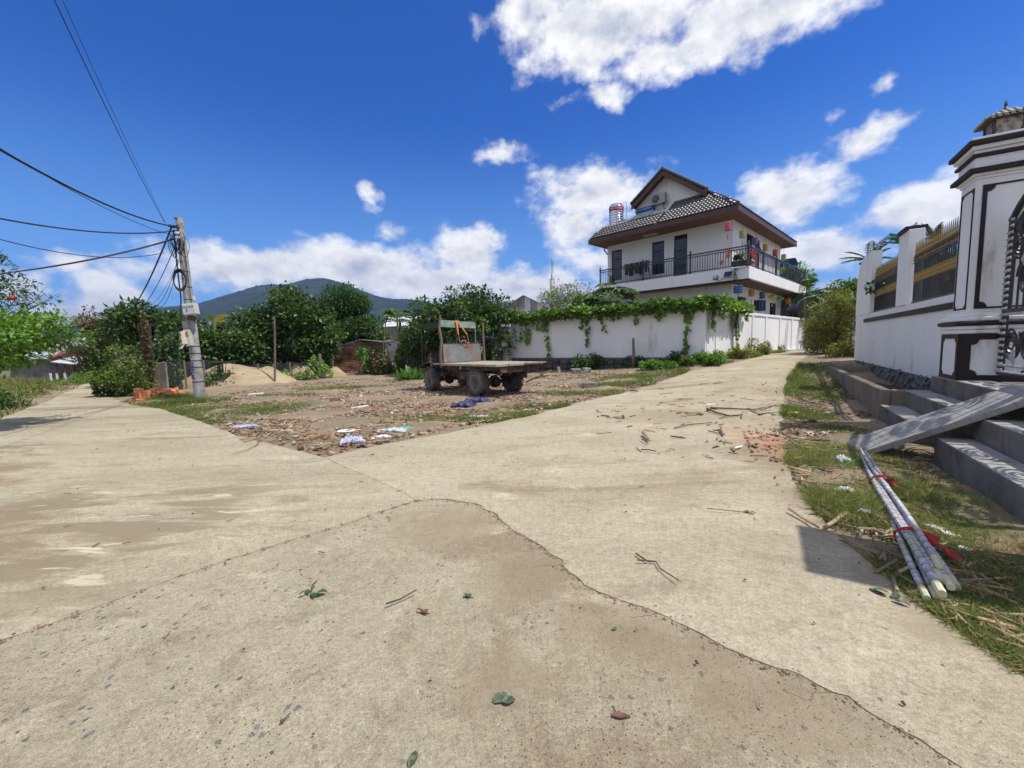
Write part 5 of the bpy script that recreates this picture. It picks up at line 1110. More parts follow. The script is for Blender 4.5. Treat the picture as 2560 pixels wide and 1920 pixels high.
for x in (-.6, 0, .6, 1.2): tb_(x - .03, x + .03, -1.6, -.121, .90, .968).build('cross_member', GRIME, tr)
for x in (0, 2.55):
    m_ = MB(tx); m_.cyl((x, -1.5, .42), (x, -.25, .42), .07, n=10); m_.lathe([(.05, -.18), (.17, -.1), (.2, 0), (.17, .1), (.05, .18)], c=(x, -.85, .42), n=12, ax=Matrix.Rotation(R(90), 3, 'X')); m_.build('axle', GRIME, tr, smooth=True)
    for y in (-.5, -1.25):
        m_ = MB(tx)
        for k in range(3): m_.tube([(x - .42 + k * .08, y, .68 - k * .02), (x, y, .50 - k * .025), (x + .42 - k * .08, y, .68 - k * .02)], .022, 4)
        m_.build('leaf_spring', GRIME, tr)
MB(tx).cyl((.1, -.85, .45), (1.6, -.85, .62), .04, n=8).build('drive_shaft', GRIME, tr)
m_ = MB(tx); m_.lathe([(.05, 0), (.2, .05), (.23, .3), (.17, .45), (.05, .5)], c=(1.5, -.85, .60), n=10, ax=Matrix.Rotation(R(90), 3, 'Y')); m_.box((1.9, -.85, .72), (.7, .42, .38)); m_.build('gearbox', GRIME, tr, bevel=.02)
tb_(.35, .95, -.35, -.10, .50, .80).build('fuel_tank', GRIME, tr, bevel=.04); tb_(-.75, -.25, -1.6, -1.3, .52, .8).build('tool_box', GRIME, tr, bevel=.02)
for k, (x0_, x1_, y0_, y1_, z_) in enumerate(((-1.17, 1.72, .12, -.36, 0), (-1.2, 1.72, -.37, -.84, .002), (-1.19, 1.72, -.85, -1.31, -.002), (-1.25, 1.72, -1.32, -1.80, .001))): tb_(x0_, x1_, y1_, y0_, .972 + z_, 1.04 + z_).build('deck_plank', DECK, tr, bevel=.006)
MB(tx).slab((-1.15, -1.0, 1.045), (-1.15, -1.78, 1.045), (-1.48, -1.70, 1.055), (-1.34, -1.0, 1.05), .03).build('loose_board', DECK, tr)
m_ = MB(tx); m_.slab((1.60, .02, 1.06), (1.60, -1.58, 1.06), (1.64, -1.58, 1.68), (1.64, .02, 1.68), .025); m_.build('headboard', SHEETM, tr)
tb_(1.60, 1.68, .02, .06, 1.05, 1.70).build('headboard_frame', GRIME, tr); tb_(1.60, 1.68, -1.62, -1.58, 1.05, 1.70).build('headboard_frame', SHEETM, tr); tb_(1.61, 1.67, -1.6, .04, 1.683, 1.72).build('headboard_frame', GRIME, tr)
m_ = MB(tx); m_.tube([(1.66, .08, .90), (1.67, .10, 1.3), (1.63, .06, 1.8), (1.68, .09, 2.2), (1.66, .05, 2.66)], [.055, .05, .047, .045, .035], 8); m_.build('wooden_post', WOOD, tr, smooth=True)
m_ = MB(tx); m_.tube([(1.5, -1.68, 1.05), (1.53, -1.70, 1.6), (1.50, -1.66, 2.0), (1.54, -1.70, 2.42)], [.045, .042, .04, .03], 8); m_.build('wooden_post', WOOD, tr, smooth=True)
MB(tx).cyl((1.7, -1.46, 1.68), (1.7, -1.46, 2.42), .022, n=6).build('canopy_post', SHEETM, tr); MB(tx).cyl((2.95, .02, .85), (2.9, .02, 2.36), .022, n=6).build('canopy_post', GRIME, tr); MB(tx).cyl((2.95, -1.5, .85), (2.9, -1.5, 2.36), .022, n=6).build('canopy_post', GRIME, tr)
m_ = MB(tx); m_.slab((1.70, .02, 2.26), (1.70, -1.48, 2.22), (1.74, -1.48, 2.44), (1.74, .02, 2.50), .03); m_.build('canopy_board', GREENB, tr)
vs = []; 
for i in range(7):
    for j in range(6): vs.append((1.74 + i * .2, .02 - j * .30, 2.48 - .03 * i * .5 + .02 * math.sin(i * 2 + j * 1.7) - (.05 if j in (0, 5) else 0)))
m_ = MB(tx); m_.add(vs, [(i * 6 + j, i * 6 + j + 1, i * 6 + j + 7, i * 6 + j + 6) for i in range(6) for j in range(5)]); o = m_.build('canopy_sheet', mat('dark_tarpaulin', (.035, .045, .04), .8, (.06, .07, .06), 3, .3), tr, smooth=True); o.modifiers.new('s', 'SOLIDIFY').thickness = .015
MB(tx).slab((1.74, .0, 2.25), (2.92, .0, 2.22), (2.92, .0, 2.42), (1.74, .0, 2.46), .012).build('canopy_flap', MATS['dark_tarpaulin'], tr)
# driver's place and engine under a bonnet
m_ = MB(tx); m_.box((2.75, -.8, .98), (.9, .62, .42)); m_.build('bonnet', GRIME, tr, bevel=.05); tb_(2.25, 2.3, -1.4, -.1, .85, 1.45).build('dashboard', GRIME, tr, bevel=.02)
tb_(1.78, 2.15, -1.2, -.5, .95, 1.15).build('seat', RUB, tr, bevel=.04); MB(tx).slab((1.74, -.5, 1.1), (1.74, -1.2, 1.1), (1.70, -1.2, 1.5), (1.70, -.5, 1.5), .08).build('seat_back', RUB, tr)
m_ = MB(tx); sc_ = Vector((2.15, -.85, 1.42)); m_.tube([sc_ + Vector((math.sin(a) * .08, math.cos(a) * .2, math.sin(a) * .17)) for a in np.linspace(0, 6.283, 19)], .015, 5); m_.cyl(sc_, (2.4, -.85, 1.1), .018, n=6); m_.build('steering_wheel', RUB, tr)
for y0, y1 in ((-.28, .10), (-1.75, -1.4)):
    m_ = MB(tx); pr = [(2.0, .90), (2.1, .98), (2.3, 1.03), (2.6, 1.03), (2.85, .98), (3.05, .84)]
    for (a, b_) in zip(pr[:-1], pr[1:]): m_.slab((a[0], y0, a[1]), (b_[0], y0, b_[1]), (b_[0], y1, b_[1]), (a[0], y1, a[1]), .02)
    m_.build('mudguard', GRIME, tr)
    m_ = MB(tx); m_.box((2.12, (y0 + y1) / 2, 1.0), (.22, .34, .05)); m_.build('step', SHEETM, tr)
tb_(3.05, 3.15, -1.5, -.1, .62, .80).build('bumper', GRIME, tr)
for y in (-.35, -1.3): MB(tx).cyl((3.1, y, .92), (3.2, y, .92), .09, n=12).build('headlight', METAL, tr)
for k, (p1, p2) in enumerate((((1.7, -.02, .9), (1.9, -.02, .62)), ((1.2, -.1, .9), (.55, -.1, .55)), ((-1.0, -.3, .85), (-.2, -.35, .45)))): MB(tx).cyl(p1, p2, .025, n=6).build('brace', GRIME, tr)
STRAP = mat('orange_strap', (.55, .24, .07), .7, (.42, .20, .07), 8, .2)
for (ya, yb, zb) in ((-.62, -.60, 1.75), (-.66, -.98, 1.75)):
    m_ = MB(tx); m_.slab((1.66, ya + .05, 2.50), (1.66, ya - .04, 2.50), (1.55, yb - .02, zb + .25), (1.55, yb + .02, zb + .25), .01); m_.tube([(1.55, yb, zb + .25), (1.56, yb - .05, zb)], .012, 4); m_.build('strap', STRAP, tr)
MB(tx).tube([(1.57, -.7, 1.74), (1.55, -.78, 1.80), (1.53, -.88, 1.78), (1.52, -.95, 1.70), (1.55, -1.05, 1.72)], .015, 5).build('rope_end', mat('pink_rope', (.6, .3, .28), .8), tr)
m_ = MB(tx); m_.slab((.55, .13, 1.05), (.50, .13, 1.05), (.52, .14, .86), (.56, .14, .86), .01); m_.build('strap_end', mat('tan_cloth', (.5, .4, .25), .9), tr)
for k, (a, b_) in enumerate((((-1.1, -1.5, .85), (-1.35, -1.75, .55)), ((-1.1, -1.6, .5), (-1.45, -2.0, .75)), ((-1.05, -1.2, .42), (-1.4, -1.9, .6)))): MB(tx).tube([a, Vector(a).lerp(Vector(b_), .5) + Vector((0, 0, .05)), b_], .025, 5).build('stick', WOOD, tr)
# ------------------------------------------------------------------ power pole
PCON = mat('pole_concrete', (.40, .40, .39), .85, (.31, .30, .285), 3, .35, 40, rust=((.24, .22, .19), .42, 4))
pb_ = G(502, 1004); pt_ = AT(448, 545, pb_.y)
pole = thing('power_pole', pb_, 'leaning grey concrete power pole hung with boxes and coils beside the junction', 'power pole')
def PP(f, dx=0, dy=0, dz=0): return pb_.lerp(pt_, f) + Vector((dx, dy, dz))
def pz(py): return (py - 1004) / (545 - 1004)
m_ = MB(); m_.tube([PP(0) - Vector((0, 0, .2)), PP(.3), PP(.6), PP(1)], [.165, .148, .13, .102], 20); m_.build('shaft', PCON, pole, smooth=True)
m_ = MB()
for k in range(9): f = .99 - k * .045; m_.cyl(PP(f, 0, -.11, 0), PP(f, 0, -.20 + .05 * (1 - f), 0), .022, n=8)
m_.build('bolt_holes', RUB, pole)
for py in (880, 862, 898, 915, 952, 676, 714, 745): m_ = MB(); f = pz(py); m_.cyl(PP(f) - Vector((0, 0, .012)), PP(f) + Vector((0, 0, .012)), .167 - .066 * f + .006, n=16); m_.build('steel_band', RUB, pole)
BOX = mat('grey_box_plastic', (.62, .62, .60), .5, (.54, .54, .52), 2, .05); CRM = mat('cream_box', (.58, .53, .42), .55, (.50, .45, .35), 3, .1)
def bx(px, py, w_, h_, d_, m2, name, dy=-.28, rz=.15, par=None): c = AT(px, py, pb_.y + dy); M_ = Matrix.Translation(c) @ Matrix.Rotation(rz, 4, 'Z') @ Matrix.Rotation(-.10, 4, 'Y'); o = MB(M_).box((0, 0, 0), (w_, d_, h_)).build(name, m2, par or pole, bevel=.012); return o, M_
o, M_ = bx(477, 773, .36, .34, .24, BOX, 'junction_box'); MB(M_).box((0, -.13, .10), (.34, .02, .02)).build('box_lip', BOX, o); MB(M_).box((-.05, -.125, -.03), (.02, .02, .06)).build('latch', RUB, o)
bx(480, 795, .2, .12, .2, GRIME, 'box_bracket', -.1); bx(485, 746, .05, .14, .1, BOX, 'conduit', -.2)
bx(465, 815, .14, .32, .14, PCON, 'small_box', -.22)
o, M_ = bx(472, 845, .16, .52, .2, CRM, 'meter_box', -.30); 
for k in range(4): MB(M_).box((.01, -.105, .18 - k * .04), (.10, .01, .018)).build('vent_slot', mat('orange_slot', (.45, .15, .05), .7), o)
o2, M2 = bx(462, 845, .14, .40, .24, CRM, 'meter_box', -.38, -.5)
for i in range(2):
    for j in range(2): MB(M2).box((-.03 + i * .07, -.123, .10 - j * .2), (.035, .01, .08)).build('meter_window', GLASS, o2)
MB(M2 @ Matrix.Translation((-.02, -.1, -.26)) @ Matrix.Rotation(R(-35), 4, 'X')).box((0, 0, 0), (.16, .02, .2)).build('open_flap', CRM, o2)
m_ = MB(); m_.tube([PP(pz(740), -.17, -.1), PP(pz(800), -.22, -.15), PP(pz(840), -.18, -.15)], .018, 6); m_.tube([PP(pz(575), -.15, -.1), PP(pz(650), -.17, -.1), PP(pz(740), -.17, -.1)], .02, 6); m_.tube([PP(pz(600), .12, -.1), PP(pz(760), .17, -.12), PP(pz(800), .2, -.1)], .012, 5); m_.build('riser_cable', RUB, pole, smooth=True)
for k in range(7):
    MB().tube([PP(pz(700), -.02 + .01 * k + math.cos(a) * .20, -.26 - k * .012, math.sin(a) * (.27 + .012 * k)) for a in np.linspace(0, 6.283, 21)], .020, 5).build('cable_coil', RUB, pole, smooth=True)
g_ = random.Random(12)
for k in range(9):
    c_ = PP(pz(612), g_.uniform(-.25, .22), -.15 + g_.uniform(-.08, .05), g_.uniform(-.12, .12)); a1, b1 = g_.uniform(.08, .16), g_.uniform(.2, .32); MB().tube([c_ + Vector((math.cos(a) * a1, math.sin(a * 2) * .03, math.sin(a) * b1)) for a in np.linspace(0, 6.283, 13)], .009, 4).build('loose_wire', RUB, pole, smooth=True)
m_ = MB(); hk = AT(437, 567, pb_.y - .1)
m_.tube([PP(pz(570), -.08, -.12), hk + Vector((.12, 0, .05)), hk], .02, 6); m_.cyl(hk - Vector((.16, .05, -.03)), hk, .04, .05, 8); m_.tube([hk, hk + Vector((.15, 0, -.02)), PP(pz(590), -.13, -.12), PP(pz(640), -.15, -.1)], .018, 6); m_.build('cable_clamp', RUB, pole, smooth=True)
m_ = MB(); [m_.cyl(PP(pz(y), .02, -.14), PP(pz(y), .02, -.24), .05, .04, 8) for y in (585, 596)]; m_.build('insulator', WHP, pole)
# stencilled marks and a small red notice
SB = mat('blue_stencil', (.06, .09, .5), .8); m_ = MB(); g_ = random.Random(6)
for r_ in range(6):
    f = pz(905 + r_ * 7.5); rad_ = .168 - .066 * f
    for k in range(4):
        a = -math.pi / 2 - .75 + k * .26 + g_.uniform(-.04, .04); c_ = PP(f) + Vector((math.cos(a), math.sin(a), 0)) * rad_; M_ = Matrix.Translation(c_) @ Matrix.Rotation(a + math.pi / 2, 4, 'Z')
        m_.box(None, (g_.uniform(.02, .045), .008, g_.uniform(.02, .065)), m=M_)
m_.build('stencil', SB, pole)
f = pz(940); a = -math.pi / 2 - .4; M_ = Matrix.Translation(PP(f) + Vector((math.cos(a), math.sin(a), 0)) * .158) @ Matrix.Rotation(a + math.pi / 2, 4, 'Z'); m_ = MB(); m_.box(None, (.1, .014, .12), m=M_); m_.build('notice', REDP, pole)
m_ = MB(); m_.box(None, (.07, .006, .035), m=M_ @ Matrix.Translation((0, -.01, -.09))); m_.build('notice_slip', WHP, pole)
# ------------------------------------------------------------------ overhead cables
def cable(a, b_, sag, r_, label, ext=0, grp=None):
    a, b_ = Vector(a), Vector(b_); e = b_ + (b_ - a) * ext; n = 28; pts = []
    for i in range(n + 1):
        t_ = i / n; p = a.lerp(e, t_); p.z -= sag * 4 * t_ * (1 - t_); pts.append(p)
    o = MB().tube(pts, r_, 5).build('overhead_cable', RUB, smooth=True); tag(o, label, 'cable', 'overhead cables at the pole')
def A(px, py, dy=0): return AT(px, py, pb_.y + dy)
cable(hk, AT(-150, 285, 6.0), .25, .021, 'thick black cable sloping up from the pole top to the left edge')
cable(A(436, 590), AT(-150, 285 - 10, 6.2), .22, .008, 'thin cable running just above the thick black one')
cable(A(440, 577), AT(-300, 478, 7.0), .30, .018, 'black cable leaving the pole nearly level to the left')
cable(A(410, 632), AT(-300, 500, 7.0), .45, .010, 'thin cable sagging below the level black cable')
cable(A(440, 595), AT(-300, 712, 9.0), .22, .017, 'black cable dropping left from the pole behind the sparse tree')
cable(A(440, 597), AT(-300, 705, 9.2), .26, .009, 'thin cable beside the one dropping left behind the sparse tree')
cable(A(412, 557), AT(60, -160, 5.5), .12, .007, 'steep cable running overhead from the pole to the top edge')
cable(A(414, 557), AT(85, -160, 5.5), .10, .004, 'thinner steep cable beside the one running to the top edge')
cable(A(428, 570, -.1), AT(312, 793, 24), .35, .026, 'heavy black service cable dropping from the pole into the orchard')
cable(A(440, 610), AT(330, 790, 24), .4, .013, 'service wire dropping into the orchard beside the heavy cable')
for k, (x0_, y0_, x1_, y1_) in enumerate(((444, 650, 375, 765), (446, 655, 392, 765), (450, 640, 350, 770))): cable(A(x0_, y0_), AT(x1_, y1_, 22), .5, .010 if k < 2 else .006, ('wavy drop wire nearest the pole', 'second wavy drop wire close to the pole', 'faint drop wire left of the two wavy ones')[k])
# ------------------------------------------------------------------ sheds and fences behind the lot
TIN = mat('corrugated_tin', (.36, .36, .35), .5, (.22, .20, .18), 1.5, .1, 30, metal=.3, rust=((.24, .14, .09), .36, 2), stretch=(1, 1, .2)); TINW = mat('pale_tin', (.70, .71, .72), .45, (.60, .60, .60), 2, .05, metal=.2)
def corr(M_, w_, h_, name, m, par, pitch=.09, poly=None):
    m_ = MB(M_); n = int(w_ / pitch * 2); vs = []
    for i in range(n + 1):
        x = -w_ / 2 + w_ * i / n; z1 = h_(x) if callable(h_) else h_; vs += [(x, .018 * (1 if i % 2 else -1), 0), (x, .018 * (1 if i % 2 else -1), z1)]
    m_.add(vs, [(2 * i, 2 * i + 2, 2 * i + 3, 2 * i + 1) for i in range(n)]); o = m_.build(name, m, par); o.modifiers.new('s', 'SOLIDIFY').thickness = .004; return o
# tall grey tin shed
Yd = 40; c0 = AT(1310, 820, Yd); ap = AT(1310, 739, Yd).z; el_ = AT(1252, 776, Yd); er = AT(1372, 771, Yd); wd = er.x - el_.x; cx0 = (el_.x + er.x) / 2
sh = thing('tin_shed', (cx0, Yd, .3), 'tall gabled shed of grey corrugated tin behind the vine covered wall', 'shed')
Ms = Matrix.Translation((cx0, Yd, .3)); zb = AT(1255, 815, Yd).z - .3; apx = c0.x - cx0
def gh(x): return (ap - .3) - (abs(x - apx) / ((wd / 2) + (apx if x < apx else -apx))) * (ap - (el_.z if x < apx else er.z))
npan = 8
for k in range(npan):
    x0_, x1_ = -wd / 2 + wd * k / npan, -wd / 2 + wd * (k + 1) / npan; m_ = MB(Ms); n = 7; vs = []
    for i in range(n + 1): x = x0_ + (x1_ - x0_) * i / n; vs += [(x, .02 * (1 if i % 2 else -1) - .01 * (k % 2), 0), (x, .02 * (1 if i % 2 else -1) - .01 * (k % 2), gh(x))]
    m_.add(vs, [(2 * i, 2 * i + 2, 2 * i + 3, 2 * i + 1) for i in range(n)]); m_.build('wall_sheet', TINW if k in (4, 6) else TIN, sh)
m_ = MB(Ms); m_.slab((-wd / 2 - .15, -.2, gh(-wd / 2)), (apx, -.2, ap - .28), (apx, 9, ap - .28), (-wd / 2 - .15, 9, gh(-wd / 2)), .04); m_.slab((apx, -.2, ap - .28), (wd / 2 + .15, -.2, gh(wd / 2)), (wd / 2 + .15, 9, gh(wd / 2)), (apx, 9, ap - .28), .04); m_.build('roof', TINW, sh)
MB(Ms).bb(-wd / 2, -wd / 2 + .05, .05, 9, 0, gh(-wd / 2)).build('side_wall', TIN, sh); MB(Ms).bb(-wd / 2 - .02, wd / 2, -.06, -.03, zb - .05, zb + .12).build('ledge', TINW, sh)
# brick shed
Yb = 27.5; BRK = mat('old_brick', (.44, .22, .13), .9, (.30, .16, .10), 2, .5, 30, island=.3, rust=((.10, .085, .07), .42, 2)); a = AT(836, 935, Yb); b2 = AT(962, 930, Yb); zl = AT(850, 872, Yb).z; za = AT(900, 852, Yb).z; zr2 = AT(962, 857, Yb).z
bs = thing('brick_shed', (a.x, Yb, 0), 'low old brick shed with a sheet roof at the back of the lot', 'shed')
Lb = b2.x - a.x; m_ = MB(); g_ = random.Random(5); row = 0; z_ = 0.0
while z_ < zr2 + .05:
    x_ = a.x - (.11 if row % 2 else 0)
    while x_ < b2.x:
        if z_ < zl + (za - zl) * min(1, (x_ - a.x) / (Lb * .5)) - .08: m_.box((x_ + .1, Yb + g_.uniform(-.012, .012), z_ + .035), (.20, .10, .062))
        x_ += .215
    z_ += .075; row += 1
tag(m_.build('bricks', BRK, bs), kind='stuff')
MB().bb(a.x, b2.x, Yb + .02, Yb + .12, -.1, zl).build('mortar_wall', mat('mud_mortar', (.22, .17, .12), .95), bs); MB().bb(a.x, a.x + .1, Yb + .1, Yb + 3, -.1, zl).build('side_wall', BRK, bs)
pl_, pm_, pr_ = AT(838, 868, Yb - .3), AT(900, 850, Yb - .3), AT(962, 856, Yb - .3); m_ = MB(); m_.slab(pl_, pm_, pm_ + Vector((0, 3.4, .1)), pl_ + Vector((0, 3.4, .1)), .035); m_.build('roof_sheet', TIN, bs); m_ = MB(); m_.slab(pm_, pr_, pr_ + Vector((0, 3.4, .1)), pm_ + Vector((0, 3.4, .1)), .035); m_.build('roof_sheet', TIN, bs)
# dark lean-to
ls = thing('lean_to', (AT(1000, 930, 27).x, 27, 0), 'dark open lean-to with a sloping sheet roof right of the brick shed', 'shed')
p1, p2 = AT(955, 858, 26.6), AT(1044, 843, 26.6); MB().slab(p1, p2, p2 + Vector((0, 3.5, .15)), p1 + Vector((0, 3.5, .15)), .05).build('roof_sheet', TIN, ls)
for px in (963, 1010, 1042): q1_ = AT(px, 925, 27.0); MB().cyl((q1_.x, 27, 0), (q1_.x, 27, AT(px, 852, 27).z), .05, n=7).build('post', WOOD, ls)
MB().bb(p1.x + .1, p2.x, 29.8, 29.9, -.1, 2.2).build('back_wall', mat('dark_boards', (.05, .042, .035), .95), ls)
# white roofed building behind the papaya
wb = thing('far_building', (AT(1000, 850, 46).x, 46, 0), 'pale building with a bright sheet roof behind the papaya tree', 'building')
q1_, q2_ = AT(962, 820, 46), AT(1062, 820, 46); MB().bb(q1_.x, q2_.x + 2, 46, 52, 0, AT(1000, 817, 46).z).build('wall', mat('grey_wall', (.22, .21, .20), .9), wb); zz1, zz2 = AT(1000, 817, 45.7).z, AT(1000, 798, 46).z; MB().slab((q1_.x - .2, 45.7, zz1), (q2_.x + 2, 45.7, zz1 + .15), (q2_.x + 2, 48.5, zz2 + .5), (q1_.x - .2, 48.5, zz2 + .35), .06).build('roof', TINW, wb)
# junk by the end of the white wall
jk = AT(1235, 905, 23.5); zg = 0.02
t = thing('scrap_shack', (jk.x, 23.5, 0), 'patched shack of black tarp, boards and tin beside the white wall end', 'shack')
pA, pB = AT(1205, 850, 23.5), AT(1276, 849, 23.5); m_ = MB(); m_.slab(pA, pB, pB + Vector((0, 2, .1)), pA + Vector((0, 2, .1)), .05); m_.build('roof_sheet', mat('rusty_tin', (.28, .13, .09), .8, (.2, .1, .07), 3, .3), t)
xa, xb = AT(1236, 880, 23.5).x, AT(1256, 880, 23.5).x; MB().bb(xa, xb, 23.55, 23.62, 0, pA.z - .1).build('tarp', mat('black_tarp', (.05, .05, .06), .5, (.12, .12, .14), 6, .8, 8), t)
xa, xb = AT(1257, 880, 23.4).x, AT(1270, 880, 23.4).x; MB().bb(xa, xb, 23.35, 23.4, 0, AT(1260, 866, 23.4).z).build('board', mat('tan_board', (.42, .33, .25), .8, (.32, .24, .17), 3, .2), t); MB().bb(xa - .05, xb, 23.30, 23.34, AT(1260, 866, 23.4).z + .005, AT(1260, 851, 23.4).z).build('white_panel', TINW, t)
MB().bb(xa + .1, xb + .05, 23.2, 23.28, 0, AT(1262, 890, 23.2).z).build('green_board', mat('pale_green_board', (.25, .38, .33), .7), t)
xa, xb = AT(1271, 880, 23.6).x, AT(1279, 880, 23.6).x
for k in range(9): MB().bb(xa, xb, 23.6, 23.64, .3 + k * .13, .36 + k * .13).build('slat', TINW, t)
MB().cyl((AT(1232, 880, 23.5).x, 23.5, 0), (AT(1228, 850, 23.5).x, 23.5, pA.z), .05, n=6).build('post', WOOD, t)
# house at the far left of the lane
hl = AT(130, 900, 30); t = thing('cottage', (hl.x, 30, 0), 'small grey cottage with tin roof and awning half hidden by trees at far left', 'house')
GW = mat('grey_render', (.24, .23, .22), .9, (.15, .145, .14), 2, .3)
def X_(px, Y): return AT(px, 900, Y).x
def Z_(px, py, Y): return AT(px, py, Y).z
MB().bb(X_(20, 30), X_(122, 30), 30, 36, -.2, Z_(100, 897, 30)).build('wall', GW, t)
m_ = MB(); m_.slab((X_(20, 29.5), 29.5, Z_(60, 899, 29.5)), (X_(124, 29.5), 29.5, Z_(124, 898, 29.5)), (X_(124, 29.5) - .0, 34, Z_(124, 898, 29.5) + 1.6), (X_(20, 29.5), 34, Z_(60, 899, 29.5) + 1.6), .06); m_.build('roof', mat('grey_blue_tin', (.42, .45, .48), .5, (.34, .37, .40), 1, .05), t)
m_ = MB(); m_.slab((X_(122, 29.5), 29.45, Z_(124, 898, 29.5) + .06), (X_(122, 29.5) + .35, 29.45, Z_(124, 898, 29.5) + .06), (X_(122, 29.5) + .35, 34, Z_(124, 898, 29.5) + 1.67), (X_(122, 29.5), 34, Z_(124, 898, 29.5) + 1.67), .08); m_.build('red_verge', mat('red_verge', (.35, .07, .06), .7), t)
MB().slab((X_(125, 28.5), 28.5, Z_(130, 906, 28.5)), (X_(182, 28.5), 28.5, Z_(182, 912, 28.5)), (X_(192, 28.5), 31, Z_(182, 912, 28.5) + .55), (X_(130, 28.5), 31, Z_(130, 906, 28.5) + .55), .05).build('awning', TINW, t)
for px in (140, 160, 178): MB().cyl((X_(px, 28.6), 28.6, -.1), (X_(px, 28.6), 28.6, Z_(px, 908, 28.6)), .05, n=6).build('post', GRIME, t)
MB().bb(X_(124, 30), X_(200, 30), 31.5, 31.6, -.1, 2.0).build('back_wall', MATS['dark_boards'], t)
for px in (118, 134, 154): MB().bb(X_(px, 27), X_(px, 27) + .08, 27, 27.08, -.1, .55).build('fence_post', WHITE, t)
# radio mast
ml = AT(1379, 760, 75); mt = AT(1379, 651, 75); t = thing('radio_mast', (ml.x, 75, 0), 'thin lattice radio mast rising behind the trees', 'mast')
m_ = MB()
for a in range(3): dx, dy = .18 * math.cos(a * 2.09), .18 * math.sin(a * 2.09); m_.cyl((ml.x + dx, 75 + dy, 0), (mt.x + dx, 75 + dy, mt.z - 2.6), .035, n=5)
for k in range(int(mt.z / .5) - 6): m_.cyl((ml.x - .18, 75, k * .5), (ml.x + .18, 75, k * .5 + .5), .025, n=4)
m_.build('lattice', GRIME, t); m_ = MB(); m_.cyl((mt.x, 75, mt.z - 3.2), (mt.x, 75, mt.z), .04, n=5); m_.cyl((mt.x + .2, 75, mt.z - 2.2), (mt.x + .2, 75, mt.z - .1), .04, n=5); m_.cyl((mt.x - .3, 75, mt.z - 4.8), (mt.x - .3, 75, mt.z - 3.2), .06, n=5); m_.cyl((mt.x + .4, 75, mt.z - 5.6), (mt.x + .4, 75, mt.z - 3.2), .05, n=5); m_.cyl((mt.x - .3, 75, mt.z - 3.3), (mt.x + .4, 75, mt.z - 3.3), .04, n=5); m_.build('antenna', GRIME, t)
# posts, panel and wire netting along the back of the lot
def GY(px, py): return G(px, py)
def postt(px, yb, yt, Y, r_, m, label, name='fence_post', lean=0, catg='post'):
    a = AT(px, yb, Y); a.z = float(H(a.x, a.y)) - .1; b_ = AT(px + lean, yt, Y); m_ = MB(); m_.tube([a, a.lerp(b_, .5) + Vector((.02, 0, 0)), b_], [r_, r_ * .92, r_ * .8], 8); tag(m_.build(name, m, smooth=True, origin=a), label, catg)
postt(372, 965, 800, 17.5, .10, mat('mottled_post', (.22, .18, .13), .95, (.07, .055, .04), 7, .8), 'tall mottled post wrapped in dry creeper beside the broken cement panel', lean=-6)
postt(686, 955, 790, 20, .05, WOOD, 'thin tall pole standing straight among the vines near the sand')
postt(801, 935, 884, 23, .11, WOOD, 'short thick wooden fence post beside the sand heap', lean=-2)
postt(547, 962, 905, 19.5, .09, MATS['mottled_post'], 'dark post holding a small black cover above the sand')
postt(1000, 928, 800, 26, .09, WOOD, 'pale crooked pole in front of the dark lean-to')
postt(1018, 925, 835, 26.2, .04, METAL, 'thin leaning ladder rail right of the pale crooked pole', lean=-16)
postt(950, 900, 804, 25.5, .045, mat('bamboo', (.42, .34, .16), .7, (.3, .24, .12), 4, .2), 'leaning bamboo pole between brick shed and papaya', lean=14)
postt(958, 928, 866, 25.8, .06, WOOD, 'short pale post at the corner of the brick shed')
postt(898, 928, 868, 26.6, .07, WOOD, 'weathered post standing against the brick shed wall')
postt(1583, 918, 845, 19.2, .075, WOOD, 'short wooden post standing in front of the white wall', 'marker_post')
postt(1396, 936, 917, 20.5, .10, mat('red_white_paint', (.5, .42, .38), .8, (.28, .10, .07), 7, .2), 'stubby red and white stone marker before the white wall', 'marker_stone')
def bolt(a, b_, r_, m, label, name, catg): a, b_ = Vector(a), Vector(b_); tag(MB().tube([a, a.lerp(b_, .5), b_], r_, 7).build(name, m, smooth=True), label, catg)
bolt(G(776, 940), AT(800, 905, 23.2), .05, WOOD, 'dark slanting strut propping the short thick fence post', 'strut', 'post')
t = AT(400, 970, 17.6); tag(MB().bb(t.x - .33, t.x + .33, 17.6, 17.68, -.1, AT(400, 906, 17.6).z).build('cement_panel', mat('stained_cement', (.33, .30, .25), .95, (.14, .12, .10), 2, .5, stretch=(1, 1, .4)), bevel=.01), 'broken upright cement panel behind the brick heap', 'panel')
cv = AT(555, 906, 19.4); tag(MB(Matrix.Translation(cv) @ Matrix.Rotation(.1, 4, 'X')).box((0, 0, 0), (.95, .5, .06)).build('black_cover', mat('black_sheet', (.02, .02, .02), .5), bevel=.02), 'small flat black cover on a dark post above the sand', 'cover')
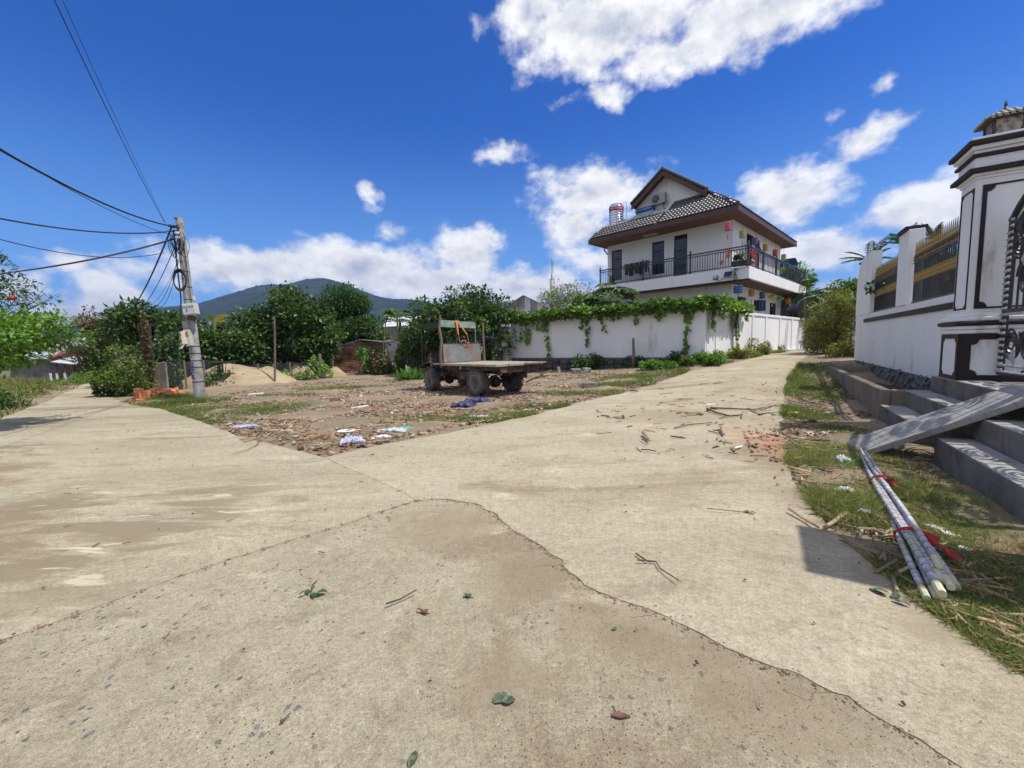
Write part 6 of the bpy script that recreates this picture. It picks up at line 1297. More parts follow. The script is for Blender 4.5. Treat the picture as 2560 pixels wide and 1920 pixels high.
def netting(p0, p1, hgt, label):
    t = thing('wire_fence', p0, label, 'fence'); p0, p1 = Vector(p0), Vector(p1); d = (p1 - p0); L_ = d.length; d.normalize(); vs = []; fs = []; m_ = MB(); st = .11; n = int(L_ / st)
    def ln(a, b_): o_ = len(m_.v); up_ = Vector((0, 0, .008)) ; m_.v += [a, b_, b_ + up_, a + up_]; m_.f += [(o_, o_ + 1, o_ + 2, o_ + 3)]
    k = -int(hgt / st)
    while k < n:
        for s_ in (1, -1):
            x0_ = k * st if s_ > 0 else (k * st + hgt); x1_ = x0_ + s_ * hgt; z0_, z1_ = 0, hgt
            if x0_ < 0: z0_ += -x0_; x0_ = 0
            if x1_ > L_: z1_ -= (x1_ - L_); x1_ = L_
            if x0_ > L_: z0_ += x0_ - L_; x0_ = L_
            if x1_ < 0: z1_ -= -x1_; x1_ = 0
            if z1_ > z0_: ln(p0 + d * x0_ + Vector((0, 0, z0_)), p0 + d * x1_ + Vector((0, 0, z1_)))
        k += 1
    tag(m_.build('netting', METAL, t), kind='stuff')
    for f in (0, .33, .66, 1): q_ = p0 + d * L_ * f; MB().cyl(q_ - Vector((0, 0, .1)), q_ + Vector((0, 0, hgt + .05)), .04, n=6).build('post', WOOD, t)
netting(AT(415, 968, 17.7).xy.to_3d(), AT(560, 960, 19.6).xy.to_3d(), 1.25, 'sagging chain link fence behind the brick heap')
netting(AT(560, 960, 19.7).xy.to_3d(), AT(800, 935, 23.2).xy.to_3d(), .95, 'low wire fence overgrown with creeper in front of the sand heaps')
netting(AT(965, 928, 26.2).xy.to_3d(), AT(1060, 925, 25).xy.to_3d(), 1.3, 'wire fence with creeper in front of the dark lean-to')
# stick palisade behind the truck
t = thing('stick_fence', (AT(1060, 920, 24).x, 24, 0), 'ragged stick fence behind the farm truck cab', 'fence'); g_ = random.Random(9)
for k in range(26): x_ = AT(1020 + k * 3.0, 920, 24).x; m_ = MB(); m_.tube([(x_, 24, -.1), (x_ + g_.uniform(-.05, .05), 24, 1.0), (x_ + g_.uniform(-.1, .1), 24 + g_.uniform(-.1, .1), g_.uniform(1.4, 1.9))], .028, 5); m_.build('stick', WOOD, t)
# sand heaps
SAND = mat('yellow_sand', (.42, .33, .205), .95, (.33, .255, .15), 2, .6, 12)
def heap(pxl, pxr, ptop, Y, label, seed, asym=0):
    a, b_ = AT(pxl, 960, Y), AT(pxr, 960, Y); c0 = (a + b_) / 2; w_ = (b_.x - a.x) / 2; h_ = AT((pxl + pxr) / 2, ptop, Y).z; n = 40; V = []; g_ = np.random.default_rng(seed)
    for j in range(n):
        for i in range(n):
            u_, v_ = -1.15 + 2.3 * i / (n - 1), -1.15 + 2.3 * j / (n - 1); r_ = math.hypot(u_ + asym * (1 - abs(u_)), v_); hh = h_ * max(0, 1 - r_ ** 2.0) * (1 + .12 * math.sin(u_ * 7 + seed) * math.cos(v_ * 5)) - .12 * (r_ > .98) + g_.normal() * .012
            V.append((c0.x + u_ * w_, Y + 1.0 + v_ * min(w_, 1.8), hh - .03))
    i = (np.arange(n - 1)[:, None] * n + np.arange(n - 1)[None]).ravel(); tag(fast('sand_heap', V, np.stack([i, i + 1, i + n + 1, i + n], 1), SAND, smooth=True), label, 'sand', 'sand heaps behind the lot')
heap(405, 720, 914, 19.8, 'long low yellow sand heap behind the power pole', 3, .1); heap(690, 770, 912, 22.5, 'middle pointed sand heap left of the fence post', 4); heap(560, 700, 920, 20.5, 'sand spilling right of the long heap', 6); heap(775, 850, 918, 24, 'small sand heap beside the brick shed', 5)
# heap of new bricks
BR = mat('new_brick', (.70, .30, .145), .85, (.58, .22, .10), 6, .3, 40, island=.12)
bp = G(400, 1000); t = thing('brick_heap', bp, 'loose heap of new orange bricks beside the lane', 'bricks'); bme = None; g_ = random.Random(14)
def brick(c, rx, ry, rz):
    global bme
    if bme is None:
        o_ = MB(MAT4[t]); bw, bd, bh = .19, .085, .085
        # a hollow brick: frame round two channels
        for (x0_, x1_, z0_, z1_) in ((-bd / 2, bd / 2, -bh / 2, -bh / 2 + .012), (-bd / 2, bd / 2, bh / 2 - .012, bh / 2), (-bd / 2, -bd / 2 + .012, -bh / 2 + .012, bh / 2 - .012), (bd / 2 - .012, bd / 2, -bh / 2 + .012, bh / 2 - .012), (-.006, .006, -bh / 2 + .012, bh / 2 - .012), (-bd / 2 + .012, -.006, -.006, .006), (.006, bd / 2 - .012, -.006, .006)): o_.bb(-bw / 2, bw / 2, x0_, x1_, z0_, z1_)
        bme = o_.build('brick', BR, t); o = bme
    else: o = bme.copy(); COL.objects.link(o); o.parent = t
    o.location = c; o.rotation_euler = (rx, ry, rz)
for k in range(5):          # neat stacks at the left, then tumbled ones to the right
    for s_, (x_, y_, r_) in enumerate(((-.62, -.1, 1.5), (-.22, -.22, 1.55), (.06, -.14, 1.5))):
        if k < (5, 4, 5)[s_]: brick((x_ - .05, y_ + g_.uniform(-.02, .02), .05 + k * .088), 0, 0, r_ + g_.uniform(-.08, .08)); brick((x_ + .05, y_, .05 + k * .088), 0, 0, r_ + g_.uniform(-.08, .08))
for k in range(4):
    for x_ in (-.55, -.33, -.1, .12, .3):
        for y_ in (.1, .3): brick((x_ + g_.uniform(-.03, .03), y_ + g_.uniform(-.03, .03), .05 + k * .09), g_.uniform(-.08, .08), g_.uniform(-.1, .1), g_.uniform(-.2, .5))
for k in range(46):
    f = g_.random(); x_ = .15 + f * .75; brick((x_, g_.uniform(-.25, .3), .05 + (1 - f) ** .8 * g_.random() * .42), g_.uniform(-.7, .7), g_.uniform(-.6, .6), g_.uniform(0, 3.1))
for k in range(10): brick((g_.uniform(-.7, 1.1), g_.uniform(-.5, -.3), .04), g_.uniform(-.2, .2), g_.uniform(-.2, .2), g_.uniform(0, 3.1))
# ------------------------------------------------------------------ trees and shrubs
def TT(px, top, bot, w_, Y, n, L, m, seed, label, name='broadleaf_tree', catg='tree', group=None, depth=1.0, **kw):
    c = AT(px, (top + bot) / 2, Y); rx = w_ / 2 * Y / F; rz = (bot - top) / 2 * Y / F; bxx = AT(kw.get('bpx') or px, 900, Y).x; base = Vector((bxx, Y, float(H(bxx, Y)))); kw['full'] = kw.get('full', name in ('bush', 'hedge_bush', 'shrub'))
    return tree(name, label, catg, base, c, (rx, rx * depth, rz), n, L, m, seed, group, **kw)
TT(303, 795, 960, 120, 27, 5200, .22, L_MID, 101, 'leafy tree between the bare tree and the yellow green shrub', clumps=24, wr=.5)
TT(372, 728, 968, 160, 22, 5890, 0.29, L_DARK, 102, 'tall leafy orchard tree left of the power pole', clumps=30, wr=.45, tr=.12)
TT(462, 790, 962, 150, 21.5, 5890, 0.22, L_DARK, 103, 'dark orchard tree directly behind the power pole', clumps=30)
TT(570, 808, 948, 170, 22.5, 6820, 0.21, L_DARK, 104, 'rounded dark orchard tree right of the power pole', clumps=32)
TT(655, 768, 935, 130, 24, 5270, 0.22, L_DARK, 105, 'dark glossy orchard tree left of the tall one', clumps=26)
TT(740, 722, 935, 190, 25, 9300, 0.24, L_DARK, 106, 'tallest glossy orchard tree in front of the mountain', clumps=38, tr=.14)
TT(785, 778, 930, 110, 25, 4340, 0.22, L_DARK, 107, 'orchard tree in front of the feathery tree', clumps=24)
TT(862, 704, 885, 130, 31, 24000, .17, L_FINE, 108, 'tall feathery bright green tree behind the orchard', name='feathery_tree', clumps=34, wr=.4, tr=.12)
TT(910, 792, 905, 130, 29, 4030, 0.22, L_DARK, 109, 'low leafy tree behind the brick shed', clumps=24)
TT(1150, 722, 915, 250, 23.5, 19000, .20, L_DARK, 110, 'broad round leafy tree behind the farm truck', clumps=44, tr=.16)
TT(1060, 800, 915, 150, 24.5, 6500, .18, L_MID, 111, 'lower leafy tree left of the broad round one', clumps=24)
TT(1250, 830, 920, 70, 25, 2600, .16, L_MID, 112, 'small leafy tree beside the scrap shack', clumps=14)
TT(1410, 722, 800, 190, 46, 3800, .26, L_YEL, 113, 'airy pale tree behind the vines and radio mast', clumps=26, wr=.5, limbs=16, bare=3)
TT(1480, 730, 800, 120, 40, 2600, .26, L_MID, 114, 'open leafy tree between the mast and the villa', clumps=20, wr=.6, limbs=12, bare=2)
TT(1982, 640, 790, 90, 38, 4200, .26, L_BRIGHT, 115, 'bright green tree behind the far end of the villa balcony', clumps=24, limbs=12, bare=2)
TT(2060, 735, 810, 90, 45, 3200, .26, L_MID, 116, 'small far tree between the coconut palm and the bush', clumps=18)
TT(2125, 690, 800, 80, 30, 3200, .2, L_MID, 117, 'leafy tree behind the near end of the compound wall', clumps=18)
# the low creeper that ties the orchard hedge together, in front of it
def creeper(name, label, pts, Yf, hgt, n, L, m, seed, th=.5, catg='creeper'):
    g_ = np.random.default_rng(seed); t = thing(name, AT(*pts[0], Yf(0)), label, catg); px = g_.random(n); 
    xs = np.interp(px, np.linspace(0, 1, len(pts)), [p[0] for p in pts]); P = []
    for k in range(n):
        Y = Yf(px[k]) + g_.normal() * th * .5; zt_ = hgt(px[k]) * (.75 + .25 * math.sin(px[k] * 23) + .15 * math.sin(px[k] * 61)); a = AT(xs[k], 900, Y); P.append((a.x, Y, float(H(a.x, Y)) + zt_ * g_.random() ** .8))
    out = rnd_dirs(n, g_) + [0, -.5, -.1]; N = np.array([.2, -.2, .9]) + rnd_dirs(n, g_) * .7; Ls = L * (.6 + .7 * g_.random(n)); V, T_ = leaves(np.array(P), out, N, Ls, Ls * .75); fast('foliage', V, T_, m, t)
    m_ = MB(); g2_ = random.Random(seed)
    for k in range(14):
        f = (k + .5) / 14; a = AT(np.interp(f, np.linspace(0, 1, len(pts)), [p[0] for p in pts]), 900, Yf(f)); z0 = float(H(a.x, a.y)); m_.tube([(a.x, a.y, z0), (a.x + g2_.uniform(-.2, .2), a.y, z0 + hgt(f) * .5), (a.x + g2_.uniform(-.3, .3), a.y, z0 + hgt(f) * .9)], .015, 4)
    m_.build('stem', BARK, t); return t
creeper('creeper', 'leafy creeper over the wire fence in front of the sand', [(500, 0), (830, 0)], lambda f: 19.0 + f * 4.2, lambda f: .55 + .75 * max(0, math.sin(f * 9)) ** 2, 2600, .13, L_VINE, 41)
creeper('creeper', 'creeper rising behind the sand under the orchard trees', [(415, 0), (828, 0)], lambda f: 22.3 + f * 3.2, lambda f: 2.6, 14000, .17, L_DARK, 42, th=1.0)
creeper('creeper', 'dark tangle of creeper beside the broken cement panel', [(375, 0), (450, 0)], lambda f: 18.6, lambda f: 2.4, 3000, .14, L_DARK, 43)
creeper('creeper', 'green and dry creeper on the fence before the dark lean-to', [(905, 0), (1060, 0)], lambda f: 25.5 - f * 1.5, lambda f: 1.3, 2600, .15, L_MID, 44)
creeper('creeper', 'dry brown vine hanging beside the brick shed corner', [(930, 0), (975, 0)], lambda f: 25.0, lambda f: 1.6, 500, .16, L_DRY, 45)
creeper('creeper', 'green climber covering the wall end beside the scrap shack', [(1180, 0), (1282, 0)], lambda f: 24.3, lambda f: 1.7, 2200, .17, L_MID, 46)
creeper('creeper', 'dry brown creeper wrapped round the tall mottled post', [(364, 0), (378, 0)], lambda f: 17.4, lambda f: 3.2, 900, .12, L_DRY, 47, th=.22)
# low things at the far left
TT(312, 862, 1000, 125, 16.5, 2900, .13, leafmat('leaf_yellow_green', (.17, .23, .04), (.08, .13, .025), .5, .4), 120, 'bright yellow green shrub leaning over the lane by the tall mottled post', name='shrub', catg='shrub', clumps=44, limbs=18, bare=4, tr=.05, wr=.5, core=.35)
TT(275, 925, 1000, 60, 16.5, 1600, .13, L_MID, 121, 'low green weeds at the foot of the yellow green shrub', name='shrub', catg='shrub', clumps=12, tr=.03)
TT(345, 880, 985, 70, 18, 2200, .16, L_DARK, 122, 'dark shrub behind the tall mottled post', name='shrub', catg='shrub', clumps=16, tr=.04)
def bare_tree(px, Y, top, bot, w_, label, seed, m, n):
    c = AT(px, (top + bot) / 2, Y); rx = w_ / 2 * Y / F; rz = (bot - top) / 2 * Y / F; t = thing('bare_tree', (c.x, Y, 0), label, 'tree'); g_ = random.Random(seed); m_ = MB()
    for k in range(6):
        b0 = Vector((c.x + g_.uniform(-.5, .5), Y + g_.uniform(-.3, .3), -.1)); f = Vector((b0.x + g_.uniform(-.3, .3), b0.y, c.z - rz * .6)); m_.tube([b0, f], [.09, .06], 6)
        for j in range(9):
            a = g_.uniform(0, 6.28); e = c + Vector((math.cos(a) * rx * g_.uniform(.5, 1), math.sin(a) * rx * .8, rz * g_.uniform(-.3, .95))); md = f.lerp(e, .5) + Vector((g_.uniform(-.2, .2), 0, g_.uniform(0, .3))); m_.tube([f, md, e], [.03, .02, .008], 4)
            for q_ in range(7): s_ = md.lerp(e, g_.random()); m_.tube([s_, s_ + Vector((g_.uniform(-.7, .7), g_.uniform(-.5, .5), g_.uniform(-.1, .7)))], [.010, .004], 3)
    m_.build('branches', mat('pale_bark', (.26, .21, .16), .9, (.15, .12, .09), 5, .3), t); (V, T_), _ = crown(c, (rx, rx, rz), n, .12, seed, 30); fast('crown', V, T_, m, t)
bare_tree(228, 27, 838, 935, 165, 'round brown twiggy tree leaning over the far end of the left lane', 130, L_DRY, 1700)
TT(190, 835, 940, 90, 42, 3000, .3, L_DARK, 131, 'dark far tree behind the twiggy tree and the cottage', clumps=18)
TT(90, 852, 920, 240, 60, 6000, .4, L_DARK, 132, 'distant tree belt seen over the cottage roof', clumps=26, tr=.2)
TT(238, 760, 880, 70, 26, 900, .22, L_DRY, 133, 'slender sparse tree standing above the twiggy tree', clumps=14, wr=.4, limbs=12, bare=3, tr=.05)
# near left: bright leafy tree, sparse dark one above with a red ornament
TT(15, 765, 945, 290, 9.5, 7500, .13, L_BRIGHT, 140, 'bright light green tree reaching in from the left edge', clumps=34, wr=.5, tr=.08, core=.3, bpx=-260)
TT(-45, 640, 800, 250, 12, 2000, .16, L_DARK, 141, 'sparse dark branched tree above the bright one at the left edge', clumps=26, wr=.32, limbs=18, bare=4, tr=.09, bpx=-300)
rb = AT(30, 745, 10.5); t = thing('red_ornament', rb, 'small round red ornament hanging in the sparse tree at far left', 'ornament'); MB(Matrix.Translation(rb)).lathe([(.01, -.06), (.045, -.045), (.062, 0), (.045, .045), (.01, .06)], n=12).build('ball', REDP, t, smooth=True); MB().cyl(rb + Vector((0, 0, .07)), rb + Vector((.03, 0, .55)), .004, n=4).build('string', RUB, t)
for k, (px, Y, top, w_, lb) in enumerate(((40, 17, 965, 150, 'dry brown bushes along the left verge'), (120, 20, 955, 150, 'mixed dry and green bush before the cottage'), (190, 24, 935, 90, 'low green hedge at the cottage fence'), (-30, 13, 960, 160, 'dense green bush at the left edge of the verge'))):
    TT(px, top, top + 65 + (20 if k in (0, 3) else 0), w_, Y, 2600, .13, (L_YEL, L_YEL, L_BRIGHT, L_MID)[k], 150 + k, lb, name='bush', catg='bush', clumps=20, tr=.03, wr=.35)
# right side bushes
TT(2092, 715, 905, 120, 19.5, 12000, .11, L_YEL, 160, 'tall yellow green hedge bush beside the rounded wall end', name='hedge_bush', catg='bush', clumps=36, wr=.45, core=.2, limbs=14, bare=2, tr=.06)
TT(2060, 760, 905, 80, 21, 5000, .12, L_YEL, 161, 'yellowish hedge bush nearest the lane on the right', name='hedge_bush', catg='bush', clumps=24, wr=.45, bare=2, tr=.05)
TT(2120, 850, 935, 90, 17.5, 3600, .10, L_YEL, 162, 'low weedy bush at the far end of the planter', name='bush', catg='bush', clumps=18, wr=.4, tr=.03)
TT(2040, 905, 945, 60, 16.5, 1700, .10, L_BRIGHT, 163, 'bright low bush on the right verge', name='bush', catg='bush', clumps=12, tr=.02)
# bushes along the foot of the white wall
for k, (px, top, bot, w_, Y, lb, m, n) in enumerate(((1470, 882, 925, 70, 20.4, 'dark round bush against the stone footing', L_DARK, 1900), (1590, 893, 922, 70, 19.5, 'low dark plants behind the short wooden post', L_DARK, 1100), (1690, 880, 918, 60, 18.3, 'dark leggy bush left of the wall corner', L_DARK, 1300), (1735, 888, 915, 80, 17.7, 'green weeds just left of the wall corner', L_MID, 1600), (1785, 876, 915, 90, 17.6, 'fresh green bush at the white wall corner', L_BRIGHT, 2300), (1855, 868, 905, 90, 19.5, 'green weedy bush beyond the wall corner', L_YEL, 2000), (1890, 850, 890, 70, 21.5, 'tall straggly weeds against the side wall pilasters', L_YEL, 1500), (1640, 905, 928, 90, 17.6, 'low leafy ground plants at the lane edge', L_BRIGHT, 1700), (2025, 848, 868, 30, 33, 'small clump of grass below the white post railing', L_YEL, 500), (1948, 862, 876, 30, 26, 'tiny weed tuft at the side wall base', L_YEL, 260))):
    TT(px, top, bot, w_, Y, n, .10, m, 170 + k, lb, name='bush', catg='bush', clumps=14, tr=.02, limbs=6)
# strap leaved plant in front of the truck
def straps(px, py, R_, n, L, W_, m, label, seed, name='strap_leaved_plant', arch=.5):
    p = G(px, py); t = thing(name, p, label, 'plant'); g_ = random.Random(seed)
    for k in range(n):
        a = g_.uniform(0, 6.28); o_ = p + Vector((math.cos(a), math.sin(a), 0)) * g_.uniform(0, R_ * .55); d = Vector((math.cos(a + g_.uniform(-.6, .6)), math.sin(a + g_.uniform(-.6, .6)), 0)); l_ = L * g_.uniform(.7, 1.2); tl = g_.uniform(.3, 1.1); s_ = Vector((-d.y, d.x, 0)); vs = []
        for i in range(6):
            f = i / 5; c_ = o_ + d * (l_ * math.sin(tl) * f) + Vector((0, 0, l_ * math.cos(tl) * f - arch * l_ * f * f * math.sin(tl))); w_ = W_ * (.35 + 1.3 * f * (1 - f) * 2) * (1 if i < 5 else .05); vs += [c_ - s_ * w_ + Vector((0, 0, w_ * .4)), c_, c_ + s_ * w_ + Vector((0, 0, w_ * .4))]
        m_ = MB(); m_.add(vs, [(3 * i + j, 3 * i + j + 1, 3 * i + j + 4, 3 * i + j + 3) for i in range(5) for j in range(2)]); m_.build('leaf', m, t, smooth=True)
straps(1024, 950, .9, 80, .8, .07, leafmat('leaf_lily', (.10, .21, .035), (.07, .15, .03), .35, .35, .1), 'clump of bright strap leaved plants beside the front wheel of the truck', 5)
# papaya trees
def papaya(px, Y, ptop, label, seed, R_=1.0, m=L_MID, nl=15, name='papaya_tree', pxb=None):
    top = AT(px, ptop + 18, Y); b0 = Vector((AT(pxb or px, 900, Y).x, Y, float(H(top.x, Y)))); t = thing(name, b0, label, 'tree'); MB().tube([b0 - Vector((0, 0, .1)), b0.lerp(top, .5) + Vector((.05, 0, 0)), top], [.10, .08, .06], 8).build('trunk', mat('papaya_bark', (.30, .27, .21), .9, (.2, .18, .14), 6, .3), t, smooth=True); g_ = random.Random(seed)
    for k in range(nl):
        a = k * 2.4 + g_.uniform(-.2, .2); el_ = g_.uniform(-.35, .9); d = Vector((math.cos(a) * math.cos(el_), math.sin(a) * math.cos(el_), math.sin(el_))); e = top + d * R_ * .6; m_ = MB(); m_.tube([top, top.lerp(e, .6) + Vector((0, 0, .06)), e], .013, 4); lf = m_.build('leaf_stalk', mat('pale_stalk', (.25, .3, .12), .7), t)
        h_ = Vector((d.x, d.y, -.15)).normalized(); s_ = Vector((-h_.y, h_.x, 0)).normalized(); m_ = MB()
        for j in range(7):
            th = (j - 3) * .72; dr = h_ * math.cos(th) + s_ * math.sin(th); l_ = R_ * .42 * (1.1 - .12 * abs(j - 3)); sd_ = Vector((-dr.y, dr.x, 0)) * l_ * .22; m_.add([e, e + dr * l_ * .5 + sd_ + Vector((0, 0, -.02)), e + dr * l_ + Vector((0, 0, -l_ * .3)), e + dr * l_ * .5 - sd_ + Vector((0, 0, -.02)), e + dr * l_ * .55 + sd_ * 1.6 + Vector((0, 0, -.1)), e + dr * l_ * .55 - sd_ * 1.6 + Vector((0, 0, -.1))], [(0, 1, 2, 3), (0, 4, 1), (0, 3, 5)])
        m_.build('leaf_blade', m, lf)
    return t
papaya(993, 25.5, 775, 'papaya tree with thin pale trunk in front of the bright roofed building', 3, 1.15, L_MID, 22)
papaya(1525, 22.5, 728, 'papaya tree spreading above the vines left of the villa', 4, 1.7, L_DARK, 26)
papaya(1500, 23.5, 755, 'lower papaya crown half hidden by the vines', 5, 1.1, L_DARK, 16)
# young tree with sparse leaves by the brick shed
TT(915, 868, 905, 55, 26, 520, .17, L_MID, 190, 'young leafy sapling in front of the brick shed', clumps=8, tr=.04)
# palms
def palm(crown_pt, base, nf, L, label, seed, m=L_PALM, name='coconut_palm', stem=.16, lw=.045, droop=.55, elr=(-.4, 1.3), leaf=.55):
    t = thing(name, base, label, 'palm'); crown_pt = Vector(crown_pt); base = Vector(base); MB().tube([base - Vector((0, 0, .2)), base.lerp(crown_pt, .5) + Vector((.15, 0, 0)), crown_pt], [stem * 1.3, stem, stem * .8], 8).build('trunk', mat('palm_bark', (.25, .21, .17), .9, (.16, .13, .1), 8, .5), t, smooth=True); g_ = np.random.default_rng(seed)
    for k in range(nf):
        a = k * 2.4 + g_.uniform(-.3, .3); e0 = g_.uniform(*elr); d = np.array([math.cos(a), math.sin(a), 0]); l_ = L * g_.uniform(.8, 1.1); n = 16; pts = []; p = np.array(tuple(crown_pt)); el_ = e0
        for i in range(n + 1): pts.append(p.copy()); st = l_ / n; p = p + (d * math.cos(el_) + np.array([0, 0, math.sin(el_)])) * st; el_ -= droop * 2.4 / n * (.5 + i / n)
        pts = np.array(pts); m_ = MB(); m_.tube([tuple(q_) for q_ in pts], [.03 * (1 - .8 * i / n) for i in range(n + 1)], 4); fr = m_.build('frond', m, t)
        nl = 70; f = np.linspace(.12, 1, nl); idx = np.minimum((f * n).astype(int), n - 1); ff = f * n - idx; P = pts[idx] * (1 - ff[:, None]) + pts[idx + 1] * ff[:, None]; tg = pts[idx + 1] - pts[idx]; tg /= np.linalg.norm(tg, axis=1)[:, None]; sd_ = np.cross(tg, [0, 0, 1.]); sd_ /= np.linalg.norm(sd_, axis=1)[:, None] + 1e-6
        sg = np.where(np.arange(nl) % 2 == 0, 1, -1)[:, None]; out = sd_ * sg + tg * .7 + np.array([0, 0, -.35]) + rnd_dirs(nl, g_) * .12; Ls = L * leaf * .42 * np.sin(np.clip(f, .05, .97) * math.pi) ** .5 * (.9 + .2 * g_.random(nl)); V, T_ = leaves(P, out, np.tile([0, 0, 1.], (nl, 1)), Ls, np.full(nl, lw * L / 2.5)); fast('leaflets', V, T_, m, fr)
cp = AT(2008, 735, 31); palm(cp, (cp.x, 31, .75), 18, 3.0, 'coconut palm with long drooping fronds past the villa', 51)
cp = AT(2175, 650, 22); palm(cp, (cp.x, 22, .6), 10, 1.3, 'small fan of spiky palm fronds just over the rounded wall end', 52, name='palm_tree', stem=.1, elr=(.1, 1.3), droop=.3)
cp = AT(2150, 760, 25); palm(cp, (cp.x, 25, .6), 10, 3.2, 'palm whose long fronds reach out left of the compound wall', 53, name='palm_tree', stem=.12, elr=(-.2, 1.0), droop=.5)
cp = AT(2262, 610, 13); palm(cp, (cp.x, 13, .6), 7, .7, 'spiky palm tips behind the pier of the compound wall', 54, name='palm_tree', stem=.08, elr=(.2, 1.3), droop=.2)
cp = AT(2335, 606, 11.5); palm(cp, (cp.x, 11.5, .6), 7, .6, 'dark spiky palm rising behind the nearer spiked railing', 55, name='palm_tree', stem=.08, elr=(.5, 1.5), droop=.12)
TT(2310, 628, 790, 220, 12.5, 7200, .13, L_DARK, 191, 'dark garden trees behind the nearer spiked railing', clumps=24); TT(2205, 700, 800, 120, 16.5, 3000, .13, L_DARK, 192, 'dark garden shrubs behind the farther spiked railing', name='shrub', catg='shrub', clumps=16)
# banana leaf touch of yellow by the pole
t = thing('banana_plant', AT(545, 800, 22), 'yellowing banana leaf showing above the orchard by the pole', 'banana'); 
for k, (dx, dz, c_) in enumerate(((.6, .35, 0), (.45, .1, 0), (-.4, .35, 1), (-.15, .5, 1))):
    p0 = AT(535, 800, 21.6); vs = []
    for i in range(6): f = i / 5; c0 = p0 + Vector((dx * 1.3 * f, 0, dz * 1.3 * f - .25 * f * f)); w_ = .14 * math.sin(math.pi * min(.95, f + .08)); vs += [c0 + Vector((0, .02, w_)), c0 - Vector((0, 0, w_))]
    m_ = MB(); m_.add(vs, [(2 * i, 2 * i + 1, 2 * i + 3, 2 * i + 2) for i in range(5)]); m_.build('leaf', mat('yellow_leaf', (.48, .36, .05), .6, (.35, .22, .04), 4, .1, trans=.3) if c_ == 0 else L_BRIGHT, t)
MB().cyl(AT(540, 960, 21.6), AT(536, 800, 21.6), .08, n=7).build('stem', mat('banana_stem', (.2, .22, .08), .8), t)
# ------------------------------------------------------------------ grass
def blades(name, label, P, hgt, m, seed, lean=.5, wd=.006):
    g_ = np.random.default_rng(seed); n = len(P); h_ = hgt * (.5 + .8 * g_.random(n)); a = g_.random(n) * 6.283; s_ = np.stack([np.cos(a), np.sin(a), np.zeros(n)], 1) * (wd * (.7 + .8 * g_.random(n)))[:, None]; ln = np.stack([g_.normal(size=n), g_.normal(size=n), np.zeros(n)], 1) * (h_ * lean)[:, None]
    mid = P + ln * .4 + np.stack([np.zeros(n)] * 2 + [h_ * .6], 1); tip = P + ln * 1.1 + np.stack([np.zeros(n)] * 2 + [h_], 1); V = np.stack([P - s_, P + s_, mid + s_ * .7, mid - s_ * .7, tip], 1).reshape(-1, 3); i = np.arange(n)[:, None] * 5; T_ = np.concatenate([i + [0, 1, 2], i + [0, 2, 3], i + [3, 2, 4]], 1).reshape(-1, 3)
    o = fast(name, V, T_, m); tag(o, label, 'grass', kind='stuff'); return o
GRM = leafmat('grass_blade', (.16, .23, .055), (.11, .165, .04), .6, .35, .4, .2); GRD = leafmat('dry_grass_blade', (.34, .29, .13), (.26, .20, .09), .8, .25, .35, .1)
allp = []; allh = []; g_ = np.random.default_rng(77)
def offroad(P, marg=.02):
    X, Y = P[:, 0], P[:, 1]; r_ = inroad(X, Y); e = np.minimum.reduce([pdist(X, Y, p) for p in ALLP]); return (~r_) | (e < marg)
for (c, rx, ry, n, h_) in GPATCH:
    p = G(*c); n = int(n * 1.5); r_ = np.sqrt(g_.random(n)) * (1 + .25 * g_.normal(size=n)); a = g_.random(n) * 6.283
    th = R(-12) if c[0] < 1300 else 0
    X = p.x + r_ * np.cos(a) * rx; Y = p.y + r_ * np.sin(a) * ry
    # tufts: pull blades towards random centres
    k = max(6, n // 40); cx_ = p.x + (g_.random(k) - .5) * 2 * rx; cy_ = p.y + (g_.random(k) - .5) * 2 * ry; id_ = g_.integers(0, k, n); w_ = (g_.random(n) < .6)
    X = np.where(w_, cx_[id_] + g_.normal(size=n) * .07, X); Y = np.where(w_, cy_[id_] + g_.normal(size=n) * .07, Y)
    P = np.stack([X, Y, H(X, Y) - .01], 1); ok = offroad(P); 
    kx_ = (P - np.array(tuple(PC))) @ np.array(tuple(D)); ky = (P - np.array(tuple(PC))) @ np.array(tuple(N_)); ok &= ~((ky > -.72) & (kx_ > -4) & (kx_ < 8.2)); P = P[ok]; allp.append(P); allh.append(np.full(len(P), h_))
P = np.concatenate(allp); hh = np.concatenate(allh); near = np.hypot(P[:, 0], P[:, 1]) < 8; dry = g_.random(len(P)) < .42
blades('grass', 'short green grass on the verges close to the viewer', P[near & ~dry], hh[near & ~dry], GRM, 1, .7, .0028); blades('grass', 'short green grass round the rubble lot', P[~near & ~dry], hh[~near & ~dry], GRM, 2, .5, .007)
blades('dry_grass', 'dry straw coloured grass among the green on the verges', P[dry], hh[dry] * .9, GRD, 3, .9, .0035)
